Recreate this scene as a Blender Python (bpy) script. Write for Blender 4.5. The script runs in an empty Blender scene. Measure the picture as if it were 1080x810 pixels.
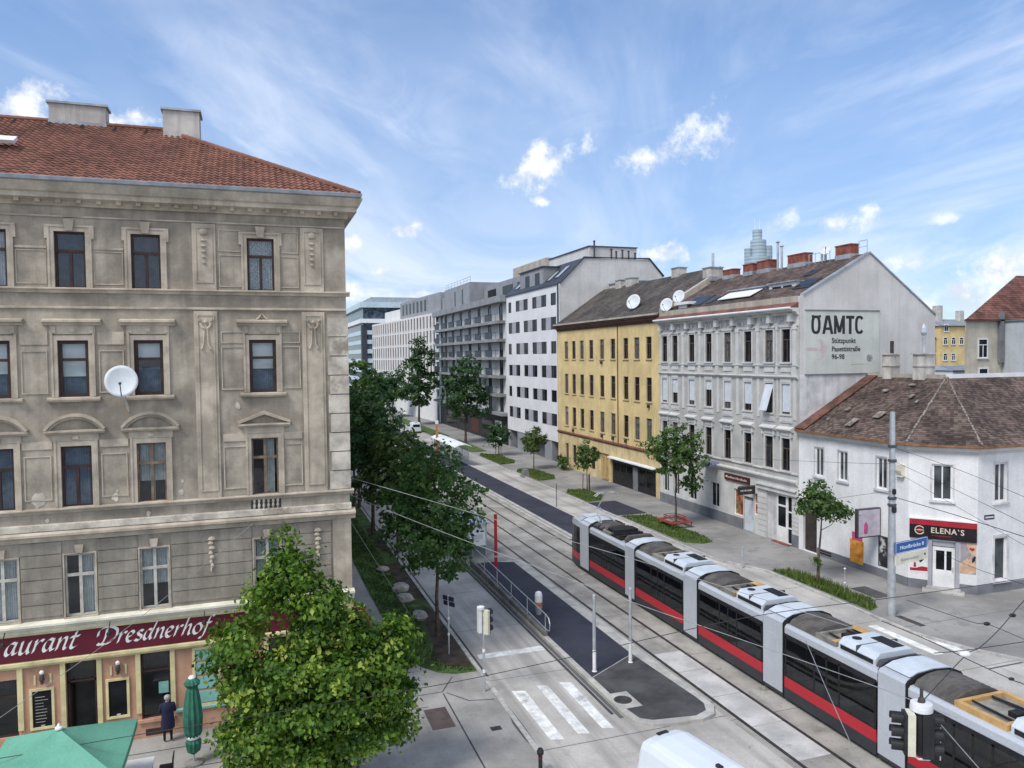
import bpy, bmesh, math, random
from mathutils import Vector, Matrix
R = math.radians
random.seed(11)
S = bpy.context.scene
COL = S.collection

# ------------------------------------------------------------------ camera
cam_d = bpy.data.cameras.new('camera'); cam = bpy.data.objects.new('camera', cam_d); COL.objects.link(cam)
cam_d.sensor_fit = 'HORIZONTAL'; cam_d.sensor_width = 36.0; cam_d.lens = 800.0 / 1080.0 * 36.0
cam_d.clip_start = 0.1; cam_d.clip_end = 6000
CH = 13.8; _p, _r, _y = R(2.05), R(0.66), R(18.8)
_fw = Vector((math.sin(_y) * math.cos(_p), math.cos(_y) * math.cos(_p), -math.sin(_p)))
_rt0 = Vector((math.cos(_y), -math.sin(_y), 0)); _up0 = _rt0.cross(_fw)
_rt = _rt0 * math.cos(_r) - _up0 * math.sin(_r); _up = _up0 * math.cos(_r) + _rt0 * math.sin(_r)
cam.matrix_world = Matrix(((_rt.x, _up.x, -_fw.x, 0), (_rt.y, _up.y, -_fw.y, 0), (_rt.z, _up.z, -_fw.z, CH), (0, 0, 0, 1)))
S.camera = cam

# ------------------------------------------------------------------ sky, sun, exposure
SUN_EL, SUN_AZ = R(52), R(-118)          # azimuth from +Y (down the street) towards +X: behind the viewer, to the left
sun_dir = Vector((math.sin(SUN_AZ) * math.cos(SUN_EL), math.cos(SUN_AZ) * math.cos(SUN_EL), math.sin(SUN_EL)))
W = bpy.data.worlds.new('World'); S.world = W; W.use_nodes = True
def build_sky():
    nt = W.node_tree; N = nt.nodes; L = nt.links; N.clear()
    def nd(t, **k):
        n = N.new(t)
        for a, v in k.items(): setattr(n, a, v)
        return n
    def val(sock, v):
        if hasattr(v, 'links') or hasattr(v, 'is_linked'): L.new(v, sock)
        else: sock.default_value = v
    def mth(op, a, b=0.0, c=0.0, clamp=False):
        n = nd('ShaderNodeMath', operation=op, use_clamp=clamp)
        val(n.inputs[0], a); val(n.inputs[1], b); val(n.inputs[2], c); return n.outputs[0]
    def ramp(x, lo, hi, smooth=True):
        n = nd('ShaderNodeMapRange', interpolation_type='SMOOTHSTEP' if smooth else 'LINEAR', clamp=True)
        val(n.inputs[0], x); n.inputs[1].default_value = lo; n.inputs[2].default_value = hi
        n.inputs[3].default_value = 0; n.inputs[4].default_value = 1; return n.outputs[0]
    def noise(vec, scale, detail=5, rough=.55, dist=0.0):
        n = nd('ShaderNodeTexNoise'); L.new(vec, n.inputs['Vector'])
        n.inputs['Scale'].default_value = scale; n.inputs['Detail'].default_value = detail
        n.inputs['Roughness'].default_value = rough; n.inputs['Distortion'].default_value = dist
        return n.outputs['Fac']
    sky = nd('ShaderNodeTexSky', sky_type='NISHITA', sun_disc=False, sun_elevation=SUN_EL, sun_rotation=SUN_AZ,
             altitude=180, air_density=1.0, dust_density=0.3, ozone_density=2.5)
    tc = nd('ShaderNodeTexCoord'); D = tc.outputs['Generated']
    sep = nd('ShaderNodeSeparateXYZ'); L.new(D, sep.inputs[0])
    dx, dy, dz = sep.outputs
    # high thin cloud sheet: direction projected on a plane overhead
    zz = mth('MAXIMUM', dz, 0.02); zz = mth('ADD', zz, 0.10)
    cx = mth('DIVIDE', dx, zz); cy = mth('DIVIDE', dy, zz)
    cb = nd('ShaderNodeCombineXYZ'); L.new(cx, cb.inputs[0]); L.new(cy, cb.inputs[1])
    vr = nd('ShaderNodeVectorRotate', rotation_type='Z_AXIS'); L.new(cb.outputs[0], vr.inputs['Vector']); vr.inputs['Angle'].default_value = R(CIRRUS_ROT)
    mp = nd('ShaderNodeMapping'); L.new(vr.outputs[0], mp.inputs['Vector'])
    mp.inputs['Scale'].default_value = (1.25, 0.62, 1)
    mp.inputs['Location'].default_value = CIRRUS_LOC
    n1 = noise(mp.outputs[0], 0.7, 8, .56, 1.3)
    n2 = noise(cb.outputs[0], 0.5, 4, .55, .3)
    n3 = noise(mp.outputs[0], 2.6, 8, .62, 1.2)
    cir = mth('MULTIPLY', ramp(n1, .36, .72), ramp(n2, .30, .62))
    cir = mth('ADD', mth('MULTIPLY', cir, 0.68), mth('MULTIPLY', mth('MULTIPLY', ramp(n3, .42, .75), ramp(n2, .36, .6)), .20))
    veil = mth('MULTIPLY', mth('MULTIPLY', ramp(dz, .40, .12), 0.60), mth('ADD', .18, ramp(noise(mp.outputs[0], 0.55, 6, .58, 1.0), .38, .66)))
    back = ramp(dy, .15, -.35)                                     # broken white deck added behind the viewer, unseen, for soft neutral light
    cir = mth('MAXIMUM', cir, mth('MULTIPLY', back, mth('ADD', .45, mth('MULTIPLY', ramp(n2, .3, .6), .45))))               # added deck joined in; below, milky air low in the sky
    cir = mth('MAXIMUM', cir, veil)
    # puffs of cumulus in given directions (azimuth, elevation, half widths), broken up by noise
    w1 = nd('ShaderNodeTexNoise', noise_dimensions='3D'); L.new(D, w1.inputs['Vector'])
    w1.inputs['Scale'].default_value = 26; w1.inputs['Detail'].default_value = 9; w1.inputs['Roughness'].default_value = .66
    fac = None
    for (vx, vy, vz, rx, rz, tilt, amp) in PUFFS:
        v = Vector((vx, vy, vz)).normalized(); h = Vector((v.y, -v.x, 0)).normalized(); u = h.cross(v)
        h2 = h * math.cos(tilt) + u * math.sin(tilt); u2 = u * math.cos(tilt) - h * math.sin(tilt)
        def dot(ax):
            n = nd('ShaderNodeVectorMath', operation='DOT_PRODUCT'); L.new(D, n.inputs[0]); n.inputs[1].default_value = ax; return n.outputs['Value']
        a = mth('DIVIDE', dot(h2), rx); b = mth('DIVIDE', dot(u2), rz)
        d2 = mth('ADD', mth('MULTIPLY', a, a), mth('MULTIPLY', b, b))
        front = mth('GREATER_THAN', dot(v), 0.0)
        g = mth('MULTIPLY', mth('SUBTRACT', 1.0, mth('SQRT', d2)), front)
        g = mth('ADD', g, mth('MULTIPLY', mth('SUBTRACT', w1.outputs['Fac'], 0.515), 4.2))
        g = mth('MULTIPLY', ramp(g, -.12, 1.0), amp)
        g = mth('MULTIPLY', g, mth('LESS_THAN', d2, 4.0))
        fac = g if fac is None else mth('MAXIMUM', fac, g)
    w2 = noise(D, 30, 4, .6)
    shade = ramp(w2, .35, .62)
    mixc = nd('ShaderNodeMix', data_type='RGBA'); L.new(shade, mixc.inputs[0])
    mixc.inputs[6].default_value = (.62, .68, .78, 1); mixc.inputs[7].default_value = (.98, .99, 1.0, 1)
    # sky brightness: Nishita at daylight strength
    sk = nd('ShaderNodeMix', data_type='RGBA', blend_type='MULTIPLY'); sk.inputs[0].default_value = 1
    L.new(sky.outputs[0], sk.inputs[6]); sk.inputs[7].default_value = SKY_GAIN
    lowr = ramp(dz, .0, .42); ls = nd('ShaderNodeMix', data_type='RGBA'); L.new(lowr, ls.inputs[0]); ls.inputs[6].default_value = LOW_GAIN; ls.inputs[7].default_value = (1, 1, 1, 1)
    sk2 = nd('ShaderNodeMix', data_type='RGBA', blend_type='MULTIPLY'); sk2.inputs[0].default_value = 1; L.new(sk.outputs[2], sk2.inputs[6]); L.new(ls.outputs[2], sk2.inputs[7]); sk = sk2
    m1 = nd('ShaderNodeMix', data_type='RGBA'); L.new(cir, m1.inputs[0]); L.new(sk.outputs[2], m1.inputs[6])
    m1.inputs[7].default_value = CIRRUS_COL
    sc = nd('ShaderNodeMix', data_type='RGBA', blend_type='MULTIPLY'); sc.inputs[0].default_value = 1
    L.new(mixc.outputs[2], sc.inputs[6]); sc.inputs[7].default_value = CLOUD_GAIN
    m2 = nd('ShaderNodeMix', data_type='RGBA'); L.new(fac, m2.inputs[0]); L.new(m1.outputs[2], m2.inputs[6]); L.new(sc.outputs[2], m2.inputs[7])
    bg = nd('ShaderNodeBackground'); bg.inputs['Strength'].default_value = 0.10; L.new(m2.outputs[2], bg.inputs['Color'])
    out = nd('ShaderNodeOutputWorld'); L.new(bg.outputs[0], out.inputs['Surface'])
# numbers below are radiance before the 0.10 background strength
SKY_GAIN = (.92, .95, 1.0, 1); LOW_GAIN = (.50, .55, .64, 1); CIRRUS_COL = (4.9, 5.3, 6.1, 1); CLOUD_GAIN = (6.2, 6.2, 6.2, 1)
CIRRUS_ROT = 20; CIRRUS_LOC = (0.3, 1.1, 0)
PUFFS = [  # x, y, z, half width, half height, tilt, strength
    (0.3518, 0.9045, 0.2411, .062, .026, .42, 1.0), (0.4773, 0.8434, 0.2469, .050, .022, .15, .95), (0.5276, 0.8056, 0.2696, .034, .026, .5, .9),
    (0.1908, 0.9675, 0.1657, .026, .011, .2, .95), (0.6683, 0.7273, 0.1562, .036, .015, .0, .9), (-0.2243, 0.9363, 0.2704, .055, .030, .1, 1.0),
    (-0.1368, 0.9538, 0.2673, .040, .013, .1, .9), (0.4932, 0.8607, 0.1265, .046, .022, .0, 1.0), (0.7832, 0.6147, 0.0937, .060, .028, .35, .95),
    (0.7212, 0.6852, 0.1024, .028, .012, .0, .8), (0.7673, 0.638, 0.0643, .07, .022, .0, .9), (0.1227, 0.9818, 0.1447, .022, .008, .0, .8),
    (0.2154, 0.9732, 0.0806, .036, .010, .0, .8), (0.1557, 0.9813, 0.1132, .024, .008, .0, .7), (0.3527, 0.9146, 0.1979, .014, .008, .0, .8),
    (0.12, 0.99, 0.088, .030, .014, .0, .9), (0.742, 0.6534, 0.1501, .022, .008, .1, .6), (0.80, 0.595, 0.055, .05, .022, .1, .9), (0.70, 0.71, 0.075, .03, .012, .1, .8), (0.73, 0.68, 0.05, .035, .014, .0, .85), (0.6091, 0.7771, 0.1586, .024, .012, .2, .6), (0.56, 0.82, 0.10, .03, .012, .0, .7), (-0.6, 0.6, 0.35, .16, .06, .1, 1.0), (-.2, -.8, .35, .3, .10, .1, 1.0), (.7, -.5, .3, .3, .09, .0, 1.0), (-.9, -.1, .25, .3, .08, .0, 1.0), (.95, .2, .2, .14, .05, .2, 1.0)
]
build_sky()
sl = bpy.data.lights.new('sun', 'SUN'); sun = bpy.data.objects.new('sun', sl); COL.objects.link(sun)
sl.energy = 1.5; sl.angle = R(20); sl.color = (1.0, .955, .89)
sun.rotation_euler = (-sun_dir).to_track_quat('-Z', 'Y').to_euler()
S.view_settings.view_transform = 'Standard'; S.view_settings.look = 'None'
S.view_settings.exposure = 0.96; S.view_settings.gamma = 1.0; S.view_settings.use_curve_mapping = False
S.render.engine = 'CYCLES'; S.cycles.use_denoising = True
S.cycles.max_bounces = 6; S.cycles.transparent_max_bounces = 12
S.cycles.diffuse_bounces = 3; S.cycles.glossy_bounces = 3; S.cycles.transmission_bounces = 4

# ------------------------------------------------------------------ materials
def mat(name, c, rough=.8, var=.12, scale=1.2, c2=None, metal=0.0, bump=0.0, bscale=40, streak=0.0, attr=0.0,
        patches=None, spec=.35, trans=0.0, joints=None, fine=.06, tyre=0.0):
    """painted / plaster / stone material: two sizes of noise, optional vertical rain streaks, patches, joints"""
    m = bpy.data.materials.new(name); m.use_nodes = True; nt = m.node_tree; N = nt.nodes; L = nt.links
    b = N['Principled BSDF']; b.inputs['Roughness'].default_value = rough; b.inputs['Metallic'].default_value = metal
    b.inputs['Specular IOR Level'].default_value = spec
    geo = N.new('ShaderNodeNewGeometry'); P = geo.outputs['Position']
    def noise(sc, det=4, ro=.6, vec=P):
        n = N.new('ShaderNodeTexNoise'); L.new(vec, n.inputs['Vector']); n.inputs['Scale'].default_value = sc
        n.inputs['Detail'].default_value = det; n.inputs['Roughness'].default_value = ro; return n.outputs['Fac']
    def mth(op, a, bb, clamp=False):
        n = N.new('ShaderNodeMath'); n.operation = op; n.use_clamp = clamp
        for s, v in ((n.inputs[0], a), (n.inputs[1], bb)):
            if isinstance(v, (int, float)): s.default_value = v
            else: L.new(v, s)
        return n.outputs[0]
    def rng(x, lo, hi, o0=0., o1=1.):
        n = N.new('ShaderNodeMapRange'); n.interpolation_type = 'SMOOTHSTEP'; L.new(x, n.inputs[0])
        n.inputs[1].default_value = lo; n.inputs[2].default_value = hi; n.inputs[3].default_value = o0; n.inputs[4].default_value = o1
        return n.outputs[0]
    def mix(f, a, bb):
        n = N.new('ShaderNodeMix'); n.data_type = 'RGBA'
        if isinstance(f, (int, float)): n.inputs[0].default_value = f
        else: L.new(f, n.inputs[0])
        for s, v in ((n.inputs[6], a), (n.inputs[7], bb)):
            if isinstance(v, (tuple, list)): s.default_value = tuple(v)[:3] + (1,)
            else: L.new(v, s)
        return n.outputs[2]
    col = tuple(c)
    if c2 is None: c2 = tuple(min(1, x * (1 + 2.2 * var)) for x in c)
    cl = tuple(x * (1 - 1.3 * var) for x in c)
    f = rng(noise(scale, 5, .62), .32, .68)
    col = mix(f, cl, c2)
    if fine:
        ff = rng(noise(scale * 14 + 6, 3, .6), .3, .7, 1 - fine, 1 + fine)
        v = N.new('ShaderNodeVectorMath'); v.operation = 'SCALE'; L.new(col, v.inputs[0]); L.new(ff, v.inputs['Scale']); col = v.outputs[0]
    if streak:
        mp = N.new('ShaderNodeMapping'); L.new(P, mp.inputs['Vector']); mp.inputs['Scale'].default_value = (2.6, 2.6, .16)
        g = rng(noise(1.0, 4, .65, mp.outputs[0]), .42, .72, 0, streak)
        col = mix(g, col, tuple(x * .45 for x in c))
    if tyre:
        mp = N.new('ShaderNodeMapping'); L.new(P, mp.inputs['Vector']); mp.inputs['Scale'].default_value = (1.1, .045, 1)
        g = rng(noise(1.0, 5, .6, mp.outputs[0]), .46, .70, 0, tyre)
        col = mix(g, col, tuple(x * .5 for x in c))
        mp = N.new('ShaderNodeMapping'); L.new(P, mp.inputs['Vector']); mp.inputs['Location'].default_value = (7, 3, 0)
        g = rng(noise(.9, 8, .7, mp.outputs[0]), .60, .66, 0, .35)
        col = mix(g, col, tuple(x * .55 for x in c))
    if patches:
        pc, lo, hi = patches
        g = rng(noise(.75, 6, .72), lo, hi)
        col = mix(g, col, pc)
    if attr:
        at = N.new('ShaderNodeAttribute'); at.attribute_name = 'var'
        g = rng(at.outputs['Fac'], 0, 1, 1 - attr, 1 + attr)
        v = N.new('ShaderNodeVectorMath'); v.operation = 'SCALE'; L.new(col, v.inputs[0]); L.new(g, v.inputs['Scale']); col = v.outputs[0]
    if joints:
        jx, jy, jw, jc = joints
        sp = N.new('ShaderNodeSeparateXYZ'); L.new(P, sp.inputs[0]); tot = None
        for s, per in ((sp.outputs[0], jx), (sp.outputs[1], jy)):
            if not per: continue
            fr = mth('FRACT', mth('DIVIDE', s, per), 0); q = mth('LESS_THAN', fr, jw / per)
            tot = q if tot is None else mth('MAXIMUM', tot, q)
        col = mix(mth('MULTIPLY', tot, .75), col, jc)
    L.new(col, b.inputs['Base Color'])
    if bump:
        bn = N.new('ShaderNodeBump'); bn.inputs['Strength'].default_value = bump; bn.inputs['Distance'].default_value = .02
        L.new(noise(bscale, 4, .6), bn.inputs['Height']); L.new(bn.outputs[0], b.inputs['Normal'])
    if trans:
        b.inputs['Transmission Weight'].default_value = trans
    return m

def glass_dark(name, c=(.010, .012, .015), rough=.08, var=.5, spec=.12):
    m = bpy.data.materials.new(name); m.use_nodes = True; nt = m.node_tree; N = nt.nodes; L = nt.links
    b = N['Principled BSDF']; b.inputs['Roughness'].default_value = rough; b.inputs['Specular IOR Level'].default_value = spec
    geo = N.new('ShaderNodeNewGeometry'); n = N.new('ShaderNodeTexNoise'); L.new(geo.outputs['Position'], n.inputs['Vector'])
    n.inputs['Scale'].default_value = .9; n.inputs['Detail'].default_value = 2
    r = N.new('ShaderNodeValToRGB'); L.new(n.outputs['Fac'], r.inputs[0])
    r.color_ramp.elements[0].position = .35; r.color_ramp.elements[0].color = tuple(x * (1 - var) for x in c) + (1,)
    r.color_ramp.elements[1].position = .68; r.color_ramp.elements[1].color = tuple(x * (1 + 2 * var) for x in c) + (1,)
    L.new(r.outputs[0], b.inputs['Base Color'])
    bn = N.new('ShaderNodeBump'); bn.inputs['Strength'].default_value = .04; bn.inputs['Distance'].default_value = .05
    n2 = N.new('ShaderNodeTexNoise'); L.new(geo.outputs['Position'], n2.inputs['Vector']); n2.inputs['Scale'].default_value = 1.3
    L.new(n2.outputs['Fac'], bn.inputs['Height']); L.new(bn.outputs[0], b.inputs['Normal'])
    return m

def glass_clear(name, tint=(.75, .8, .82), refl=.03):
    m = bpy.data.materials.new(name); m.use_nodes = True; nt = m.node_tree; N = nt.nodes; L = nt.links; N.clear()
    t = N.new('ShaderNodeBsdfTransparent'); t.inputs[0].default_value = tint + (1,)
    g = N.new('ShaderNodeBsdfGlossy'); g.inputs['Roughness'].default_value = .03; g.inputs[0].default_value = (.9, .93, .97, 1)
    geo = N.new('ShaderNodeNewGeometry'); n2 = N.new('ShaderNodeTexNoise'); L.new(geo.outputs['Position'], n2.inputs['Vector']); n2.inputs['Scale'].default_value = 1.1
    bn = N.new('ShaderNodeBump'); bn.inputs['Strength'].default_value = .06; bn.inputs['Distance'].default_value = .05
    L.new(n2.outputs['Fac'], bn.inputs['Height']); L.new(bn.outputs[0], g.inputs['Normal'])
    dt = N.new('ShaderNodeVectorMath'); dt.operation = 'DOT_PRODUCT'; L.new(geo.outputs['Incoming'], dt.inputs[0]); L.new(geo.outputs['Normal'], dt.inputs[1])
    def mm(op, a, b=0.0):
        n = N.new('ShaderNodeMath'); n.operation = op
        for s, v in ((n.inputs[0], a), (n.inputs[1], b)):
            if isinstance(v, (int, float)): s.default_value = v
            else: L.new(v, s)
        return n.outputs[0]
    sch = mm('MULTIPLY', mm('POWER', mm('SUBTRACT', 1.0, mm('ABSOLUTE', dt.outputs['Value'])), 5.0), .9)
    ad = N.new('ShaderNodeMath'); ad.operation = 'ADD'; ad.use_clamp = True; L.new(sch, ad.inputs[0]); ad.inputs[1].default_value = refl + .035
    mx = N.new('ShaderNodeMixShader'); L.new(ad.outputs[0], mx.inputs[0]); L.new(t.outputs[0], mx.inputs[1]); L.new(g.outputs[0], mx.inputs[2])
    o = N.new('ShaderNodeOutputMaterial'); L.new(mx.outputs[0], o.inputs['Surface'])
    return m

def leaf_mat(name, dark, light, tip=None, sss=.25):
    m = bpy.data.materials.new(name); m.use_nodes = True; nt = m.node_tree; N = nt.nodes; L = nt.links
    b = N['Principled BSDF']; b.inputs['Roughness'].default_value = .5; b.inputs['Specular IOR Level'].default_value = .3
    at = N.new('ShaderNodeAttribute'); at.attribute_name = 'var'
    r = N.new('ShaderNodeValToRGB'); L.new(at.outputs['Fac'], r.inputs[0]); e = r.color_ramp.elements
    e[0].position = 0; e[0].color = dark + (1,); e[1].position = .8 if tip else 1; e[1].color = light + (1,)
    if tip: x = e.new(1.0); x.color = tip + (1,)
    L.new(r.outputs[0], b.inputs['Base Color'])
    tr = N.new('ShaderNodeBsdfTranslucent'); v = N.new('ShaderNodeVectorMath'); v.operation = 'MULTIPLY'
    L.new(r.outputs[0], v.inputs[0]); v.inputs[1].default_value = (1.5, 1.6, .7); L.new(v.outputs[0], tr.inputs[0])
    mx = N.new('ShaderNodeMixShader'); mx.inputs[0].default_value = sss
    L.new(b.outputs[0], mx.inputs[1]); L.new(tr.outputs[0], mx.inputs[2]); L.new(mx.outputs[0], N['Material Output'].inputs['Surface'])
    return m

# ------------------------------------------------------------------ mesh builder
class MB:
    def __init__(s): s.v = []; s.f = []; s.m = []; s.var = []
    def face(s, pts, m=0, var=.5):
        i = len(s.v); s.v += [tuple(p) for p in pts]; s.f.append(tuple(range(i, i + len(pts)))); s.m.append(m); s.var.append(var)
    def hexa(s, c, m=0):      # 8 corners: bottom ring then top ring
        i = len(s.v); s.v += [tuple(p) for p in c]
        for q in ((3, 2, 1, 0), (4, 5, 6, 7), (0, 1, 5, 4), (1, 2, 6, 5), (2, 3, 7, 6), (3, 0, 4, 7)):
            s.f.append(tuple(i + k for k in q)); s.m.append(m); s.var.append(.5)
    def box(s, x0, x1, y0, y1, z0, z1, m=0):
        s.hexa([(x0, y0, z0), (x1, y0, z0), (x1, y1, z0), (x0, y1, z0), (x0, y0, z1), (x1, y0, z1), (x1, y1, z1), (x0, y1, z1)], m)
    def fbox(s, F, u0, u1, z0, z1, d0, d1, m=0):
        P = F.pt
        s.hexa([P(u0, z0, d0), P(u1, z0, d0), P(u1, z0, d1), P(u0, z0, d1), P(u0, z1, d0), P(u1, z1, d0), P(u1, z1, d1), P(u0, z1, d1)], m)
    def fquad(s, F, u0, u1, z0, z1, d, m=0, var=.5):
        P = F.pt; s.face([P(u0, z0, d), P(u1, z0, d), P(u1, z1, d), P(u0, z1, d)], m, var)
    def fprof(s, F, prof, u0, u1, m=0):   # profile of (d, z) swept along the facade
        n = len(prof); a = [F.pt(u0, z, d) for d, z in prof]; b = [F.pt(u1, z, d) for d, z in prof]
        for k in range(n):
            j = (k + 1) % n; s.face([a[k], b[k], b[j], a[j]], m)
        s.face(a[::-1], m); s.face(b, m)
    def extrude(s, pts, vec, m=0):        # closed planar polygon pushed along vec
        v = Vector(vec); a = [Vector(p) for p in pts]; b = [p + v for p in a]; n = len(a)
        s.face(a[::-1], m); s.face(b, m)
        for k in range(n): s.face([a[k], a[(k + 1) % n], b[(k + 1) % n], b[k]], m)
    def tube(s, pts, r, n=8, m=0, cap=True):
        pts = [Vector(p) for p in pts]; rs = r if isinstance(r, (list, tuple)) else [r] * len(pts)
        rings = []; ref = None
        for k, p in enumerate(pts):
            d = (pts[min(k + 1, len(pts) - 1)] - pts[max(k - 1, 0)])
            d = d.normalized() if d.length > 1e-9 else Vector((0, 0, 1))
            if ref is None: ref = Vector((1, 0, 0)) if abs(d.x) < .9 else Vector((0, 1, 0))
            a = d.cross(ref).normalized(); b = a.cross(d).normalized(); ref = b * -1 if False else ref
            i = len(s.v); s.v += [tuple(p + (a * math.cos(2 * math.pi * t / n) + b * math.sin(2 * math.pi * t / n)) * rs[k]) for t in range(n)]
            rings.append(i)
        for k in range(len(rings) - 1):
            for t in range(n):
                s.f.append((rings[k] + t, rings[k] + (t + 1) % n, rings[k + 1] + (t + 1) % n, rings[k + 1] + t)); s.m.append(m); s.var.append(.5)
        if cap:
            s.f.append(tuple(rings[0] + t for t in range(n))[::-1]); s.m.append(m); s.var.append(.5)
            s.f.append(tuple(rings[-1] + t for t in range(n))); s.m.append(m); s.var.append(.5)
    def lathe(s, c, prof, n=20, m=0, sx=1, sy=1):
        c = Vector(c); i0 = len(s.v)
        for r, z in prof:
            s.v += [(c.x + r * sx * math.cos(2 * math.pi * t / n), c.y + r * sy * math.sin(2 * math.pi * t / n), c.z + z) for t in range(n)]
        for k in range(len(prof) - 1):
            for t in range(n):
                a = i0 + k * n + t; b = i0 + k * n + (t + 1) % n
                s.f.append((a, b, b + n, a + n)); s.m.append(m); s.var.append(.5)
        s.f.append(tuple(i0 + t for t in range(n))[::-1]); s.m.append(m); s.var.append(.5)
        e = i0 + (len(prof) - 1) * n; s.f.append(tuple(e + t for t in range(n))); s.m.append(m); s.var.append(.5)
    def disc(s, c, axis, r, n=20, m=0, th=.01):
        ax = Vector(axis).normalized(); c = Vector(c); s.tube([c, c + ax * th], r, n, m)
    def mesh(s, name, mats, off=(0, 0, 0), smooth=False, fix=True, merge=False):
        me = bpy.data.meshes.new(name); ox, oy, oz = off
        me.from_pydata([(x - ox, y - oy, z - oz) for x, y, z in s.v], [], s.f)
        if not isinstance(mats, (list, tuple)): mats = [mats]
        for q in mats: me.materials.append(q)
        me.polygons.foreach_set('material_index', s.m)
        at = me.attributes.new('var', 'FLOAT', 'FACE'); at.data.foreach_set('value', s.var)
        if fix or merge:
            bm = bmesh.new(); bm.from_mesh(me)
            if merge: bmesh.ops.remove_doubles(bm, verts=bm.verts, dist=1e-4)
            if fix: bmesh.ops.recalc_face_normals(bm, faces=bm.faces)
            bm.to_mesh(me); bm.free()
        if smooth: me.polygons.foreach_set('use_smooth', [True] * len(me.polygons))
        me.update(); return me
    def pieces(s):
        n = len(s.v); p = list(range(n))
        def fd(i):
            while p[i] != i: p[i] = p[p[i]]; i = p[i]
            return i
        for f in s.f:
            a = fd(f[0])
            for q in f[1:]: p[fd(q)] = a
        box = {}
        for i, v in enumerate(s.v):
            r = fd(i); b = box.setdefault(r, [list(v), list(v)])
            for k in range(3): b[0][k] = min(b[0][k], v[k]); b[1][k] = max(b[1][k], v[k])
        ks = list(box); q = {k: k for k in ks}
        def gd(i):
            while q[i] != i: i = q[i]
            return i
        for x, a in enumerate(ks):
            A = box[a]; sa = max(A[1][k] - A[0][k] for k in range(3))
            for b in ks[:x]:
                B = box[b]; sb = max(B[1][k] - B[0][k] for k in range(3))
                g = math.sqrt(sum(max(0, A[0][k] - B[1][k], B[0][k] - A[1][k]) ** 2 for k in range(3)))
                if g <= max(.02, .5 * max(sa, sb)): q[gd(a)] = gd(b)
        out = {}
        for f, m, va in zip(s.f, s.m, s.var):
            o = out.setdefault(gd(fd(f[0])), MB()); o.face([s.v[i] for i in f], m, va)
        return list(out.values())
    def build(s, name, mats, parent=None, smooth=False, fix=True, at=None, merge=False):
        if parent is not None and name in SPLIT:
            r = [o._build(name, mats, parent, smooth, fix, at, True) for o in s.pieces()]; return r[0]
        return s._build(name, mats, parent, smooth, fix, at, merge)
    def _build(s, name, mats, parent=None, smooth=False, fix=True, at=None, merge=False):
        """link as ONE object. parent: a thing or part; at: own origin in the world (defaults to the parent's, else 0)"""
        base = WL[parent] if parent is not None else Vector((0, 0, 0))
        o_ = Vector(at) if at is not None else base
        return link(name, s.mesh(name, mats, o_, smooth, fix, merge), parent, o_)
WL = {}
SPLIT = {'attic_storey', 'bare_patch', 'bracket', 'door_panel', 'garland', 'insulator', 'menu_case', 'menu_sheet', 'patch_tiles', 'plinth', 'post', 'rim', 'roof_railing', 'rusticated_course', 'rustication', 'skirt', 'tip', 'turquoise_panel', 'umlaut', 'vent_grille', 'wall_panel'}
def link(name, me, parent=None, wloc=(0, 0, 0)):
    o = bpy.data.objects.new(name, me); COL.objects.link(o); w = Vector(wloc)
    if parent is not None: o.parent = parent; o.location = w - WL[parent]
    else: o.location = w
    WL[o] = w; return o
def tag(o, label, cat, group=None, kind=None):
    if label: o['label'] = label
    if cat: o['category'] = cat
    if group: o['group'] = group
    if kind: o['kind'] = kind
    return o
def thing(name, label, cat, loc=(0, 0, 0), group=None):
    o = bpy.data.objects.new(name, None); COL.objects.link(o); o.location = loc; o.empty_display_size = .3
    WL[o] = Vector(loc); return tag(o, label, cat, group)
def struct(name, mb, mats, **k):
    o = mb.build(name, mats, **k); o['kind'] = 'structure'; return o
def copy_tree(src, newloc, label=None, parent=None):
    d = Vector(newloc) - WL[src]
    def rec(o, par, top):
        c = o.copy(); COL.objects.link(c); WL[c] = WL[o] + d
        if par is not None: c.parent = par
        if top: c.location = Vector(newloc) - (WL[parent] if parent is not None else Vector((0, 0, 0)))
        for ch in [q for q in WL if q.parent == o]: rec(ch, c, False)
        return c
    r = rec(src, parent, True)
    if label: r['label'] = label
    return r

class Fac:
    """a facade plane: u runs along it, z up, d out of it"""
    def __init__(s, o, u, n): s.o = Vector(o); s.u = Vector(u).normalized(); s.n = Vector(n).normalized()
    def pt(s, u, z, d=0): p = s.o + s.u * u + s.n * d; return (p.x, p.y, p.z + z)
def wall_holes(mb, F, u0, u1, z0, z1, ops, depth=.16, m=0, mr=None):
    """wall sheet with real openings and reveals"""
    if mr is None: mr = m
    ops = [o for o in ops if o[1] > u0 and o[0] < u1 and o[3] > z0 and o[2] < z1]
    us = sorted(set([u0, u1] + [x for o in ops for x in o[:2] if u0 < x < u1]))
    zs = sorted(set([z0, z1] + [x for o in ops for x in o[2:4] if z0 < x < z1]))
    for a, b in zip(us, us[1:]):
        for c, d in zip(zs, zs[1:]):
            if b - a < 1e-6 or d - c < 1e-6: continue
            uc, zc = (a + b) / 2, (c + d) / 2
            if any(o[0] < uc < o[1] and o[2] < zc < o[3] for o in ops): continue
            mb.fquad(F, a, b, c, d, 0, m)
    P = F.pt
    for o in ops:
        a, b, c, d = o[:4]
        mb.face([P(a, c, 0), P(a, c, -depth), P(a, d, -depth), P(a, d, 0)], mr)
        mb.face([P(b, c, 0), P(b, d, 0), P(b, d, -depth), P(b, c, -depth)], mr)
        mb.face([P(a, d, 0), P(a, d, -depth), P(b, d, -depth), P(b, d, 0)], mr)
        mb.face([P(a, c, 0), P(b, c, 0), P(b, c, -depth), P(a, c, -depth)], mr)
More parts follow.
